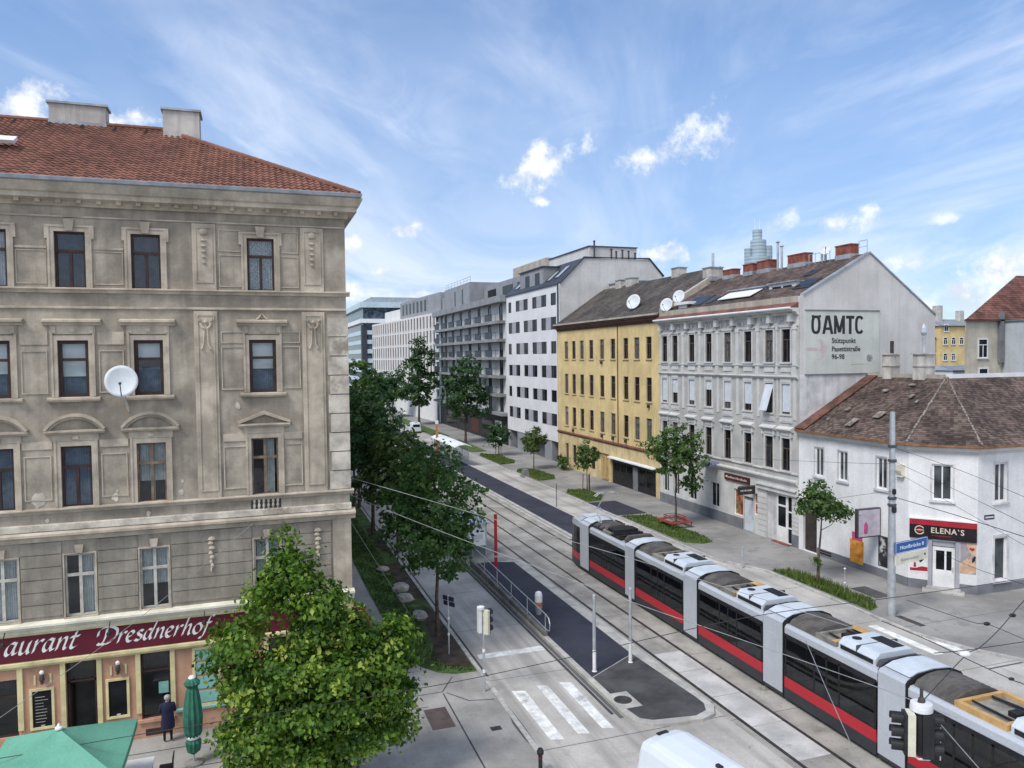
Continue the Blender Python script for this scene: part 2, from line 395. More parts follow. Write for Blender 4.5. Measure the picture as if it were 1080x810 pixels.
def mould(mb, F, u0, u1, z0, z1, w=.05, d=.03, m=0):
    """raised rectangular moulding"""
    mb.fbox(F, u0, u1, z0, z0 + w, -.01, d, m); mb.fbox(F, u0, u1, z1 - w, z1, -.01, d, m)
    mb.fbox(F, u0, u0 + w, z0 + w, z1 - w, -.01, d, m); mb.fbox(F, u1 - w, u1, z0 + w, z1 - w, -.01, d, m)
WRND = random.Random(77)
class Win:
    """a window kind: parts built once, then copied to each opening (part > sub-parts)"""
    def __init__(s, F, w, h): s.F = F; s.w = w; s.h = h; s.alt = {}; s.main = None
    def set(s, main_mb, mats, *subs):
        s.main = main_mb.mesh('window', mats); s.subs = [(n, mb.mesh(n, mm)) for n, mb, mm in subs]; return s
    def put(s, parent, u, z, F=None, skip=(), extra=()):
        w = Vector((F or s.F).pt(u, z, 0)); o = link('window', s.main, parent, w)
        for n, me in s.subs:
            if n in skip: continue
            if n == 'pane' and me.materials[0] == M.get('glass') and 'glass_curtain' in M:
                r = WRND.random()
                if r < .42:
                    k = 'glass_curtain' if r < .2 else 'glass_blind' if r < .28 else 'glass_deep'
                    me = s.alt.setdefault(k, me.copy()); me.materials[0] = M[k]
            link(n, me, o, w)
        for n, me in extra: link(n, me, o, w)
        return o
def lf(F): return Fac((0, 0, 0), F.u, F.n)      # the same directions at the origin, for prototypes
def tiles(mb, A, B, C, D, tw=.30, rh=.33, amp=.022, step=.03, seg=4, m=0, rnd=random):
    """roof slope laid with courses of tiles: A,B eave left/right; D,C ridge left/right"""
    A, B, C, D = (Vector(p) for p in (A, B, C, D)); U = (B - A).normalized()
    up = (D - A) - U * ((D - A).dot(U)); H = up.length; V = up.normalized(); Nn = U.cross(V).normalized()
    if Nn.z < 0: Nn = -Nn
    W_ = (B - A).length; l1 = (D - A).dot(U); r1 = (C - A).dot(U)
    nr = max(1, round(H / rh)); rh = H / nr
    for r in range(nr):
        h0, h1 = r * rh, (r + 1) * rh + .02; t0, t1 = h0 / H, min(1, h1 / H)
        la, ra = l1 * t0, W_ + (r1 - W_) * t0; lb, rb = l1 * t1, W_ + (r1 - W_) * t1
        lo, hi = min(la, lb), max(ra, rb); off = 0
        k0, k1 = math.floor(lo / tw), math.ceil(hi / tw)
        for k in range(k0, k1):
            var = rnd.random()
            for q in range(seg):
                x0, x1 = (k + q / seg) * tw, (k + (q + 1) / seg) * tw
                a0, a1 = max(la, min(ra, x0)), max(la, min(ra, x1)); b0, b1 = max(lb, min(rb, x0)), max(lb, min(rb, x1))
                if a1 - a0 < 1e-5 and b1 - b0 < 1e-5: continue
                f = lambda x: amp * math.cos(2 * math.pi * x / tw)
                p = [A + U * a0 + V * h0 + Nn * (f(x0) + step), A + U * a1 + V * h0 + Nn * (f(x1) + step),
                     A + U * b1 + V * h1 + Nn * f(x1), A + U * b0 + V * h1 + Nn * f(x0)]
                mb.face(p, m, var)
                mb.face([A + U * a0 + V * h0 - Nn * .01, A + U * a1 + V * h0 - Nn * .01, p[1], p[0]], m, var)
def text_mesh(txt, size, italic=0.0, bold=0.0, sx=1.0, depth=.01, spacing=1.0, align='LEFT'):
    cu = bpy.data.curves.new('txt', 'FONT'); cu.body = txt; cu.size = size; cu.shear = italic; cu.offset = bold
    cu.extrude = depth; cu.space_character = spacing; cu.align_x = align; cu.resolution_u = 3
    o = bpy.data.objects.new('txt', cu); COL.objects.link(o)
    dg = bpy.context.evaluated_depsgraph_get(); me = bpy.data.meshes.new_from_object(o.evaluated_get(dg))
    bpy.data.objects.remove(o); bpy.data.curves.remove(cu)
    for v in me.vertices: v.co.x *= sx
    return me
def put_text(name, txt, F, u, z, d, size, m, parent=None, flip=False, **k):
    """lettering standing on facade F at u (left end), z (baseline), d out"""
    me = text_mesh(txt, size, **k); sgn = -1 if flip else 1
    p = Vector(F.pt(u, z, d)); base = WL[parent] if parent is not None else Vector((0, 0, 0))
    for v in me.vertices:
        x, y, zz = v.co; q = F.u * (x * sgn) + F.n * zz; v.co = (p.x + q.x - base.x, p.y + q.y - base.y, p.z + q.z + y - base.z)
    me.materials.clear(); me.materials.append(m)
    return link(name, me, parent, base)

# ------------------------------------------------------------------ palette (real-world base colours)
M = {}
M['ground'] = mat('ground_asphalt', (.11, .11, .108), .9, .15, .15, bump=.25, bscale=60)
M['lane'] = mat('lane_concrete', (.40, .38, .35), .85, .15, .22, tyre=.55, bump=.15, bscale=70, joints=(0, 6.1, .05, (.12, .12, .12)), patches=((.22, .215, .205), .62, .74))
M['pave_left'] = mat('pavement_cast', (.30, .29, .272), .9, .14, .35, tyre=.25, bump=.2, bscale=80, patches=((.30, .295, .28), .62, .72))
M['pave_right'] = mat('pavement_asphalt', (.245, .236, .222), .92, .16, .22, bump=.25, bscale=80, joints=(0, 9.7, .05, (.09, .09, .09)), patches=((.235, .228, .22), .52, .62))
M['kerb'] = mat('kerb_granite', (.40, .39, .37), .85, .14, 2.0, joints=(0, 1.0, .02, (.14, .14, .14)))
M['navy'] = mat('fresh_asphalt', (.034, .036, .052), .85, .12, .5, bump=.3, bscale=120)
M['dark'] = mat('patched_asphalt', (.060, .060, .062), .9, .22, .7, bump=.35, bscale=110, patches=((.15, .148, .145), .66, .80))
M['track'] = mat('track_concrete', (.315, .30, .27), .88, .16, .5, tyre=.4, bump=.2, bscale=60, joints=(0, 6.0, .04, (.09, .085, .08)), patches=((.19, .18, .165), .57, .70))
M['slab'] = mat('new_track_slab', (.48, .47, .45), .85, .12, .7, bump=.15, bscale=60, patches=((.29, .285, .27), .58, .70))
M['edge'] = mat('platform_edge_concrete', (.40, .39, .36), .85, .12, 1.2, joints=(0, 2.0, .02, (.2, .2, .19)))
M['rail'] = mat('rail_steel', (.10, .09, .085), .45, .15, 3, metal=.7)
M['groove'] = mat('rail_groove', (.035, .032, .030), .9, .2, 3)
M['paint'] = mat('road_paint', (.70, .70, .68), .7, .12, 2.5, patches=((.40, .39, .37), .54, .66), tyre=.3)
M['soil'] = mat('soil', (.050, .038, .029), .95, .3, 1.4, bump=.6, bscale=30)
M['lawn'] = mat('lawn_turf', (.060, .100, .026), .95, .3, .8, bump=.5, bscale=50)
M['iron'] = mat('cast_iron', (.07, .065, .062), .6, .2, 3, metal=.4, bump=.3, bscale=120)
M['rustplate'] = mat('rusty_plate', (.10, .075, .070), .8, .15, 2)
M['white'] = mat('white_paint', (.74, .74, .73), .55, .06, 1.0)
M['galv'] = mat('galvanised_steel', (.50, .53, .55), .42, .10, 2, metal=.55)
M['black'] = mat('black_plastic', (.018, .018, .020), .5, .2, 2)
M['darkgrey'] = mat('dark_grey_metal', (.060, .063, .068), .5, .12, 1.5)
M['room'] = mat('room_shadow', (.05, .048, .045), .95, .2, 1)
M['curtain'] = mat('net_curtain', (.62, .63, .62), .9, .08, 6)
M['blind'] = mat('roller_blind', (.74, .78, .77), .8, .03, 2)
M['glass'] = glass_dark('window_glass')
M['glass_curtain'] = mat('curtained_glass', (.095, .10, .10), .15, .35, 7, spec=.15)
M['glass_blind'] = mat('blind_behind_glass', (.22, .23, .23), .2, .12, 2, spec=.15)
M['glass_deep'] = glass_dark('deep_glass', (.022, .028, .036), .05, .6, .2)
M['glass_grey'] = glass_dark('grey_curtained_pane', (.060, .068, .072), .1, .5, .2)
M['glassb'] = glass_dark('shop_glass', (.012, .013, .014), .05)
M['pane'] = glass_clear('clear_pane')
M['red'] = mat('red_paint', (.42, .022, .028), .45, .08, 1)
M['zinc'] = mat('zinc_sheet', (.33, .36, .39), .5, .12, 1.5, metal=.3, streak=.25)

# ------------------------------------------------------------------ ground, lanes, tracks, pavements
def sheet(pts, z, th=.0):
    mb = MB(); mb.face([(x, y, z) for x, y in pts]); return mb
def slabp(pts, z0, z1):
    mb = MB(); mb.extrude([(x, y, z0) for x, y in pts], (0, 0, z1 - z0)); return mb
struct('ground', sheet([(-2500, -2500), (2500, -2500), (2500, 2500), (-2500, 2500)], -.03), M['ground'])
# crossing ahead of the viewer and the two lanes of the street
struct('road', sheet([(-60, -40), (120, -40), (120, 24.1), (30.0, 24.1), (30.0, 24.4), (9.1, 24.4), (9.1, 14), (-60, 14)], -.008), M['lane'])
struct('lane', sheet([(9.1, 24.4), (12.9, 24.4), (12.9, 330), (9.1, 330)], -.004), M['lane'])
struct('lane', sheet([(25.95, 24.2), (32.2, 24.2), (30.3, 28.5), (30.5, 40), (29.05, 43.5), (29.05, 330), (25.95, 330)], -.004), M['lane'])
struct('lane', sheet([(22.1, 24.2), (25.95, 24.2), (25.95, 52), (22.1, 52)], -.004), M['lane'])
struct('road', sheet([(12.9, 24.4), (16.75, 24.4), (16.75, 25.6), (12.9, 25.6)], -.0035), M['lane'])
# left pavement with its corner towards the viewer
PAV = [(-60, 13.5), (5.5, 13.5), (7.6, 14.2), (8.75, 16), (8.95, 19), (8.95, 330), (3.0, 330), (3.0, 30.2), (-60, 30.2)]
struct('pavement', slabp(PAV, -.05, .10), M['pave_left'])
kb = MB()
for a, b in (((8.95, 19), (9.13, 330)),): kb.box(a[0], b[0], a[1], b[1], -.05, .155)
struct('kerb', kb, M['kerb'])
# dark patched gutter along the corner, drawn-out seams in the pavement
gt = MB(); gt.face([(9.02, 24.2, .109), (9.16, 24.6, .109), (9.20, 26.2, .109), (9.14, 29.7, .109), (8.98, 29.7, .109), (8.98, 27.2, .109), (8.86, 26.4, .109), (8.9, 25.2, .109)])
gt.face([(9.15, 31, .003), (9.34, 31, .003), (9.30, 130, .003), (9.15, 130, .003)]); gt.face([(12.72, 26, .003), (12.86, 26, .003), (12.86, 110, .003), (12.72, 110, .003)])
struct('gutter_patch', gt, M['dark'])
sm = MB()
def seam(pts, w=.05, z=.104, mb=sm):
    for (x0, y0), (x1, y1) in zip(pts, pts[1:]):
        d = Vector((x1 - x0, y1 - y0, 0)); n = Vector((-d.y, d.x, 0)).normalized() * w / 2
        mb.face([(x0 - n.x, y0 - n.y, z), (x1 - n.x, y1 - n.y, z), (x1 + n.x, y1 + n.y, z), (x0 + n.x, y0 + n.y, z)])
seam([(-60, 27.3), (5.5, 27.3)]); seam([(-60, 28.85), (6.2, 28.85)]); seam([(5.52, 29.96), (7.04, 29.98), (7.78, 31.27)]); seam([(7.03, 29.81), (6.98, 16)], .06); seam([(7.18, 29.83), (7.85, 28.83), (8.84, 28.6)], .06)
struct('pavement_joints', sm, M['dark'])
# right pavement
PR = [(29.15, 330), (29.15, 43.4), (30.6, 39.9), (30.4, 28.4), (31.2, 25.9), (32.3, 24.1), (34.5, 20), (36, 14), (120, 14), (120, 31.6), (38.3, 31.6), (36.2, 34.3), (36.2, 44), (36.6, 60), (37.5, 120), (37.5, 330)]
struct('pavement', slabp(PR, -.05, .10), M['pave_right'])
kb = MB()
kp = [(29.0, 330), (29.0, 43.4), (30.45, 39.9), (30.25, 28.4), (31.05, 25.8), (32.15, 24.0), (34.35, 19.9), (35.85, 14)]
kq = [(29.18, 330), (29.18, 43.4), (30.63, 39.95), (30.43, 28.4), (31.23, 25.9), (32.33, 24.1), (34.53, 20), (36.03, 14)]
for k in range(len(kp) - 1):
    a, b, c, d = kp[k], kp[k + 1], kq[k + 1], kq[k]
    kb.extrude([(a[0], a[1], -.05), (b[0], b[1], -.05), (c[0], c[1], -.05), (d[0], d[1], -.05)], (0, 0, .155))
struct('kerb', kb, M['kerb'])
# tram track bed: broad concrete, paler new slabs towards the crossing, grooved rails
struct('track_bed', sheet([(16.75, -20), (22.1, -20), (22.1, 330), (16.75, 330)], 0.0), M['track'])
slb = MB()
y = 24.0
for L_ in (2.55, 2.6, 2.55):
    slb.box(17.19, 18.55, y - 3.2, y + L_ - 3.24 - .02, 0, .006); y += L_
for yy in (21.5, 24.3, 27.1):
    pass
slb.box(17.19, 18.55, 28.5, 30.6, 0, .006)
struct('track_slab', slb, M['slab'])
rb = MB(); gb = MB()
for x in (17.1, 18.62, 20.1, 21.62):
    gb.box(x - .075, x + .075, -20, 330, -.01, .008); rb.box(x - .035, x + .03, -20, 330, .002, .014)
struct('rail_groove', gb, M['groove']); struct('rails', rb, M['rail'])
# near platform: dark asphalt between concrete edges, raised 12 cm, rounded head at the crossing
ISL = [(13.1, 48.0), (13.1, 25.6), (13.25, 24.95), (13.75, 24.55), (14.6, 24.35), (15.7, 24.28), (16.35, 24.5), (16.72, 25.1), (16.75, 26.0), (16.75, 48.0)]
struct('platform', slabp(ISL, -.03, .12), M['edge'])
struct('platform', slabp([(13.1, 48.0), (16.75, 48.0), (16.75, 110), (13.1, 110)], -.03, .13), M['track'])
struct('platform_asphalt', sheet([(13.36, 34.6), (13.36, 29.1), (16.12, 30.8), (16.15, 47.5), (13.36, 48.6)], .124), M['navy'])
struct('platform_asphalt', sheet([(13.38, 27.4), (14.1, 27.4), (14.1, 26.0), (13.38, 26.0), (13.5, 25.15), (13.9, 24.85), (15.6, 24.6), (16.2, 24.85), (16.45, 25.4), (16.45, 26), (16.14, 30.75), (13.38, 29.05)], .1245), M['dark'])
# far platform strip between the track and the right lane
struct('platform', slabp([(22.1, 52), (25.95, 52), (25.95, 165), (22.1, 165)], -.03, .12), M['edge'])
struct('platform_asphalt', sheet([(22.85, 52.5), (25.6, 52.5), (25.6, 164), (22.85, 164)], .124), M['navy'])
jl = MB(); jl.box(22.42, 22.48, 52, 164, .12, .124); struct('platform_joint', jl, M['groove'])
# painted markings
pb = MB()
for a in (((9.78, 29.31), (10.33, 29.11), (10.31, 24.86), (9.82, 25.03)), ((10.93, 29.41), (11.39, 29.25), (11.36, 24.94), (10.93, 25.09)), ((11.95, 29.38), (12.42, 29.2), (12.36, 25.01), (11.94, 25.15))):
    pb.face([(x, y, .0) for x, y in a])
pb.face([(9.5, 32.9, 0), (12.75, 32.9, 0), (12.75, 33.45, 0), (9.5, 33.45, 0)])
for x0, y0, y1 in ((29.1, 26.1, 30.1), (30.35, 25.7, 28.2)):
    pb.face([(x0, y0, 0), (x0 + .5, y0, 0), (x0 + .5, y1, 0), (x0, y1, 0)])
pb.face([(26.0, 53, 0), (26.12, 53, 0), (26.12, 165, 0), (26.0, 165, 0)])
struct('road_markings', pb, M['paint'])
# covers let into the ground
def cover(name, lab, mb, m): return tag(mb.build(name, m), lab, 'cover')
mh = MB(); mh.box(13.14, 14.08, 26.02, 27.36, .118, .128); pad = struct('manhole_pad', mh, M['edge'])
mh = MB(); mh.disc((13.6, 26.72, .127), (0, 0, 1), .36, 28, 0, .008); cover('manhole_cover', 'round iron manhole cover in a pale concrete pad on the platform head', mh, M['iron'])
mh = MB(); mh.box(5.95, 6.82, 26.95, 28.64, .095, .107); cover('service_hatch', 'reddish brown rectangular hatch in the near left pavement', mh, M['rustplate'])
mh = MB(); mh.box(7.98, 8.38, 26.15, 26.45, .095, .107); cover('drain_grate', 'small dark drain grate beside the kerb near the zebra crossing', mh, M['iron'])
mh = MB(); mh.box(31.25, 31.62, 28.9, 30.5, .095, .107); cover('drain_grate', 'long dark grate at the foot of the tall grey mast', mh, M['iron'])
mh = MB(); mh.box(32.6, 33.7, 33.1, 35.1, .095, .105); cover('asphalt_patch', 'dark rectangular patch in the right pavement before the nail salon', mh, M['dark'])
# green strips
struct('lawn', slabp([(8.93, 31.45), (8.93, 130), (6.1, 130), (6.08, 45), (6.2, 38), (6.32, 34.2), (6.7, 32.8), (7.3, 31.9), (8.0, 31.5)], .05, .125), M['lawn'])
so = MB(); so.face([(8.9, 31.9, .129), (8.9, 40, .129), (8.5, 41, .129), (8.1, 38, .129), (7.8, 35.0, .129), (7.3, 33.4, .129), (7.9, 32.4, .129)])
so.face([(8.95, 52, .129), (8.95, 62, .129), (8.2, 61, .129), (8.1, 55, .129)]); so.face([(8.95, 41.5, .129), (8.95, 50.5, .129), (8.0, 50, .129), (7.9, 43, .129)])
struct('soil', so, M['soil'])
PLANT = [[(30.72, 31.6), (31.5, 31.9), (32.0, 33), (32.15, 38), (31.6, 39.2), (30.75, 39.7)],
         [(29.5, 48.0), (30.6, 47.2), (31.5, 47.4), (31.9, 49), (31.9, 57.4), (29.4, 58.0)],
         [(29.4, 64.7), (31.0, 65.0), (32.2, 67), (31.9, 71), (30.2, 71.4), (29.4, 69.8)],
         [(29.5, 77.8), (31.6, 78.2), (32.4, 80.5), (32.2, 86.2), (30.3, 87), (29.4, 85)],
         [(29.5, 91.4), (31.5, 92), (32.3, 94), (32.2, 101), (30.2, 103), (29.5, 101)],
         [(29.5, 105), (32.0, 105.5), (32.3, 122), (29.5, 124)], [(29.5, 128), (32.2, 128), (32.2, 170), (29.5, 170)]]
for p in PLANT: struct('planting_bed', slabp(p, .05, .128), M['lawn'])
struct('driveway', sheet([(29.25, 58.3), (32.1, 58.2), (32.1, 64.4), (29.25, 64.4)], .1045), M['navy'])
def grass(name, label, polys, n, h, m, z=.12):
    mb = MB(); rnd = random.Random(hash(label) % 1000)
    rnd = random.Random(len(label) * 7)
    for poly in polys:
        xs = [p[0] for p in poly]; ys = [p[1] for p in poly]
        area = (max(xs) - min(xs)) * (max(ys) - min(ys)); k = 0
        while k < n * area:
            x, y = rnd.uniform(min(xs), max(xs)), rnd.uniform(min(ys), max(ys)); ins = False
            j = len(poly) - 1
            for i in range(len(poly)):
                if (poly[i][1] > y) != (poly[j][1] > y) and x < (poly[j][0] - poly[i][0]) * (y - poly[i][1]) / (poly[j][1] - poly[i][1]) + poly[i][0]: ins = not ins
                j = i
            k += 1
            if not ins: continue
            a = rnd.uniform(0, 6.28); hh = h * rnd.uniform(.4, 1.25) * (.6 + .8 * abs(math.sin(x * 2.1 + y * .9)))
            w = rnd.uniform(.02, .045); lx, ly = rnd.gauss(0, .35) * hh, rnd.gauss(0, .35) * hh; v = rnd.random()
            mb.face([(x - w * math.cos(a), y - w * math.sin(a), z), (x + w * math.cos(a), y + w * math.sin(a), z), (x + lx, y + ly, z + hh)], 0, v)
    o = mb.build(name, m, fix=False); tag(o, label, 'grass', kind='stuff'); return o
M['blade'] = leaf_mat('grass_blade', (.045, .080, .016), (.13, .19, .042), (.24, .245, .09))
M['blade_dk'] = leaf_mat('grass_blade_dark', (.026, .066, .014), (.07, .14, .03))  # darker green blades for the lawn strip
grass('grass', 'long tufty grass in the planting beds along the right pavement', PLANT[:1], 260, .28, M['blade'])
grass('grass', 'mown grass in the beds between tram lane and right pavement', PLANT[1:5], 130, .14, M['blade'])
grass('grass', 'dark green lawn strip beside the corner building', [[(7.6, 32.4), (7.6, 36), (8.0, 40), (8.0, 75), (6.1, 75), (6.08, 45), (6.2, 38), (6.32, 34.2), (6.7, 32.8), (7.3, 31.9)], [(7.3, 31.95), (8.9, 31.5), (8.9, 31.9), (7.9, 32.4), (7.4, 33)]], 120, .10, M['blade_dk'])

# ================================================================== corner house with the restaurant
M['stucco'] = mat('old_stucco', (.315, .275, .222), .92, .2, .75, bump=.35, bscale=22, streak=.35, patches=((.47, .43, .36), .57, .72))
M['stucco_trim'] = mat('old_stucco_trim', (.415, .36, .288), .9, .17, .9, bump=.25, bscale=30, streak=.3, patches=((.52, .475, .40), .60, .78))
M['stucco_bare'] = mat('flaked_stucco', (.47, .43, .365), .92, .2, 1.1, bump=.5, bscale=25, patches=((.28, .245, .195), .52, .66))
M['stucco_low'] = mat('old_stucco_lower', (.265, .238, .197), .92, .15, .7, bump=.35, bscale=22, streak=.45, patches=((.36, .33, .28), .66, .84))
M['tile_red'] = mat('clay_tiles', (.195, .088, .060), .8, .10, .5, bump=.2, bscale=60, attr=.22)
M['chim'] = mat('chimney_plaster', (.48, .455, .42), .9, .12, 1.0, streak=.5)
M['brown_frame'] = mat('dark_brown_wood', (.040, .021, .019), .5, .2, 2)
M['old_frame'] = mat('weathered_wood_frame', (.175, .120, .085), .7, .22, 3)
M['old_white'] = mat('old_white_frame', (.46, .44, .39), .7, .12, 3)
M['orange'] = mat('orange_plaster', (.46, .265, .178), .85, .12, .7, streak=.25)
M['cream'] = mat('cream_trim', (.62, .55, .30), .7, .10, 1.2, streak=.15)
M['cream_pale'] = mat('pale_cream_cornice', (.70, .67, .55), .75, .10, 1.0, streak=.2)
M['turq'] = mat('turquoise_panel', (.20, .42, .38), .75, .10, .9)
M['maroon'] = mat('maroon_board', (.115, .010, .024), .55, .10, 1.0)
M['letter'] = mat('white_lettering', (.80, .79, .76), .5, .02, 2)

LX0, LX1, LY = -16.0, 3.45, 30.0
FL = Fac((0, LY, 0), (1, 0, 0), (0, -1, 0))
FLS = Fac((LX1, 0, 0), (0, 1, 0), (1, 0, 0))
lb = thing('corner_house', 'weathered grey brown four storey corner house with red tiled roof above the restaurant', 'house', (LX1, LY, 0))
CX = [-13.05, -10.68, -8.31, -5.94, -3.55, .34]
ROWS = [(4.85, 7.05), (8.70, 10.86), (12.58, 14.55), (16.36, 18.32)]
ops = [(c - .48, c + .48, a, b) for a, b in ROWS for c in CX]
gops = [(-12.0, -10.6, .85, 3.2), (-9.35, -7.97, .85, 2.86), (-6.5, -5.52, .1, 3.22), (-4.11, -3.13, .80, 3.25), (.3, 1.3, .85, 3.2)]
w = MB(); wall_holes(w, FL, LX0, LX1, 7.6, 19.3, ops, .20)
for u0, u1 in ((LX0, LX1),):
    wall_holes(w, FL, u0, u1, 4.7, 7.6, ops, .2, 1)
wall_holes(w, FL, LX0, LX1, 0, 4.7, gops, .22, 2)
# side wall on the green strip, rear wall
sops = [(c - .48, c + .48, a, b) for a, b in ROWS for c in (32.2, 35.2, 38.2, 41.2, 44.2)]
wall_holes(w, FLS, LY, 47.0, 0, 19.3, sops, .2)
w.face([(LX0, LY, 0), (LX0, 47, 0), (LX0, 47, 19.3), (LX0, LY, 19.3)]); w.face([(LX0, 47, 0), (LX1, 47, 0), (LX1, 47, 19.3), (LX0, 47, 19.3)])
wall = w.build('wall', [M['stucco'], M['stucco_low'], M['orange']], lb)
# dark backing behind the panes, with room shade put into its colour
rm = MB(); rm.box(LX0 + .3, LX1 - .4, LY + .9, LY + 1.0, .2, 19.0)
rm.build('room_shade_backing', M['room'], lb)
# mouldings: string courses, cornice, pilasters, panels
def prof_run(mb, z, pts, u0=LX0, u1=LX1 + .0, m=0, F=FL):   # pts (d, dz)
    mb.fprof(F, [(d, z + dz) for d, dz in pts], u0, u1, m)
tr = MB()
LEDGE = [(-.05, -.16), (.05, -.16), (.08, -.06), (.16, -.04), (.16, .0), (-.05, .04)]
prof_run(tr, 16.36, LEDGE, u1=LX1 + .14); prof_run(tr, 8.70, LEDGE, u1=LX1 + .16)
prof_run(tr, 15.72, [(-.05, -.09), (.06, -.06), (.06, .0), (-.05, .03)]); prof_run(tr, 18.86, [(-.05, -.07), (.05, -.05), (.05, .0), (-.05, .02)])
prof_run(tr, 8.02, [(-.05, -.45), (.06, -.45), (.10, -.30), (.24, -.24), (.24, -.16), (-.05, -.04)], u1=LX1 + .2)
tr.build('string_course', M['stucco_trim'], lb)
fl = MB(); prof_run(fl, 8.0, [(-.05, -.06), (.11, -.05), (.10, .16), (-.05, .2)], u1=LX1 + .05); fl.build('flaking_band', M['stucco_bare'], lb)
co = MB()
CORN = [(-.05, 19.18), (.10, 19.18), (.14, 19.34), (.42, 19.40), (.42, 19.56), (.50, 19.60), (.62, 19.84), (.62, 19.90), (-.05, 19.95)]
def loop(mb, prof, x1, y0, y1, x0, m=0):   # profile along the front and round the corner with a mitre
    for (d0, z0), (d1, z1) in zip(prof, prof[1:]):
        mb.face([(x0, y0 - d0, z0), (x1 + d0, y0 - d0, z0), (x1 + d1, y0 - d1, z1), (x0, y0 - d1, z1)], m)
        mb.face([(x1 + d0, y0 - d0, z0), (x1 + d0, y1, z0), (x1 + d1, y1, z1), (x1 + d1, y0 - d1, z1)], m)
loop(co, CORN, LX1, LY, 47.0, LX0)
for k in range(30):
    u = LX1 - .35 - k * .62
    if u < LX0 + .3: break
    co.fbox(FL, u - .075, u + .075, 19.26, 19.385, .05, .30)
co.build('cornice', M['stucco_trim'], lb)
gt = MB(); loop(gt, [(.52, 19.93), (.60, 19.90), (.70, 19.93), (.73, 20.04), (.70, 20.06), (.66, 19.98), (.56, 19.98), (.50, 20.06), (.30, 20.05)], LX1 - .12, LY, 47.0, LX0)
gt.build('gutter', M['zinc'], lb)
# roof, hipped at the street corner
ez, rz, ry = 20.04, 23.85, LY + 6.6
rf = MB(); e0, e1 = LY - .55, 47.5; xr = LX1 + .48
tiles(rf, (LX0, e0, ez), (xr, e0, ez), (-3.55, ry, rz), (LX0, ry, rz), .235, .335, .026, .035, 4)
tiles(rf, (xr, e0, ez), (xr, e1, ez), (-3.55, ry + 4.0, rz), (-3.55, ry, rz), .26, .34, .026, .035, 2)
rf.face([(LX0, ry, rz), (-3.55, ry, rz), (-3.55, ry + 4, rz), (LX0, ry + 4, rz)]); rf.face([(LX0, ry + 4, rz), (-3.55, ry + 4, rz), (xr, e1, ez), (LX0, e1, ez)])
roof = rf.build('roof', M['tile_red'], lb, fix=False)
rd = MB()
def ridge(a, b, n, r=.11):
    a, b = Vector(a), Vector(b)
    for k in range(n):
        p, q = a.lerp(b, k / n), a.lerp(b, (k + 1.12) / n); rd.tube([p, q], [r * 1.12, r], 8)
ridge((LX0, ry, rz + .03), (-3.55, ry, rz + .03), 34); ridge((-3.5, ry, rz + .03), (xr, e0, ez + .05), 30)
rd.build('ridge_tiles', M['tile_red'], roof)
for k in range(5):
    v = MB(); x = -9.0 + k * 1.22; v.extrude([(x - .13, ry - .75, 23.40), (x + .13, ry - .75, 23.40), (x, ry - .75, 23.60)], (0, .5, .2)); v.build('roof_vent', M['brown_frame'], roof)
sk = MB(); sk.hexa([(-9.4, LY + 2.2, 21.75), (-8.05, LY + 2.2, 21.75), (-8.05, LY + 2.7, 22.03), (-9.4, LY + 2.7, 22.03), (-9.4, LY + 2.1, 21.85), (-8.05, LY + 2.1, 21.85), (-8.05, LY + 2.6, 22.13), (-9.4, LY + 2.6, 22.13)])
sk.build('roof_window', M['white'], roof)
def chimney(x0, x1, y0, y1, z0, z1, m, parent, cap=.08, capm=None, flash=True):
    c = MB(); c.box(x0, x1, y0, y1, z0, z1); o = c.build('chimney', m, parent)
    c = MB(); c.box(x0 - cap, x1 + cap, y0 - cap, y1 + cap, z1, z1 + .09); c.build('cap', capm or M['zinc'], o)
    if flash: c = MB(); c.box(x0 - .03, x1 + .03, y0 - .03, y1 + .03, z0, z0 + .42); c.build('flashing', M['zinc'], o)
    return o
chimney(-7.85, -5.72, ry - .1, ry + .75, 23.5, 24.62, M['chim'], roof)
chimney(-3.42, -1.98, ry - .9, ry + .2, 22.9, 24.5, M['chim'], roof)
# pilasters of the corner bay, panels, garlands
pl = MB()
for (a, b) in ((8.72, 15.6), (16.38, 18.78)):
    for u0, u1 in ((-2.02, -1.22), (1.78, 2.62)):
        pl.fbox(FL, u0, u1, a, b, -.02, .055); mould(pl, FL, u0 + .10, u1 - .10, a + .25, b - .12, .045, .085)
pl.fbox(FL, 2.78, LX1 + .03, 4.8, 7.56, -.02, .04)
pl.build('pilaster', M['stucco_trim'], lb)
qn = MB(); z = 8.75
k = 0
while z < 15.4:
    qn.fbox(FL, 2.72 + .07 * (k % 2), LX1 + .05, z, z + .70, -.02, .05 + .012 * (k % 2)); z += .74; k += 1
qn.build('corner_quoin', M['stucco_bare'], lb)
pn = MB()
edges = [-14.2, -11.87, -9.5, -7.13, -4.75]
for c in edges:
    mould(pn, FL, c - .42, c + .42, 9.0, 10.55, .04, .03); pn.fbox(FL, c - .46, c + .46, 10.78, 11.05, -.02, .035)
    mould(pn, FL, c - .40, c + .40, 12.7, 14.2, .04, .03); pn.fbox(FL, c - .42, c + .42, 14.4, 14.85, -.02, .03)
    pn.fbox(FL, c - .48, c + .48, 17.72, 17.80, -.02, .03); mould(pn, FL, c - .46, c + .46, 16.5, 17.66, .03, .02)
for u0, u1 in ((-1.12, -.30), (1.0, 1.70)):
    mould(pn, FL, u0, u1, 9.0, 10.6, .04, .03); pn.fbox(FL, u0, u1, 10.78, 11.05, -.02, .04)
    mould(pn, FL, u0, u1, 12.7, 14.3, .04, .03); mould(pn, FL, u0, u1, 14.42, 14.86, .04, .03)
    mould(pn, FL, u0, u1, 16.5, 17.68, .035, .025); mould(pn, FL, u0, u1, 17.80, 18.6, .035, .025)
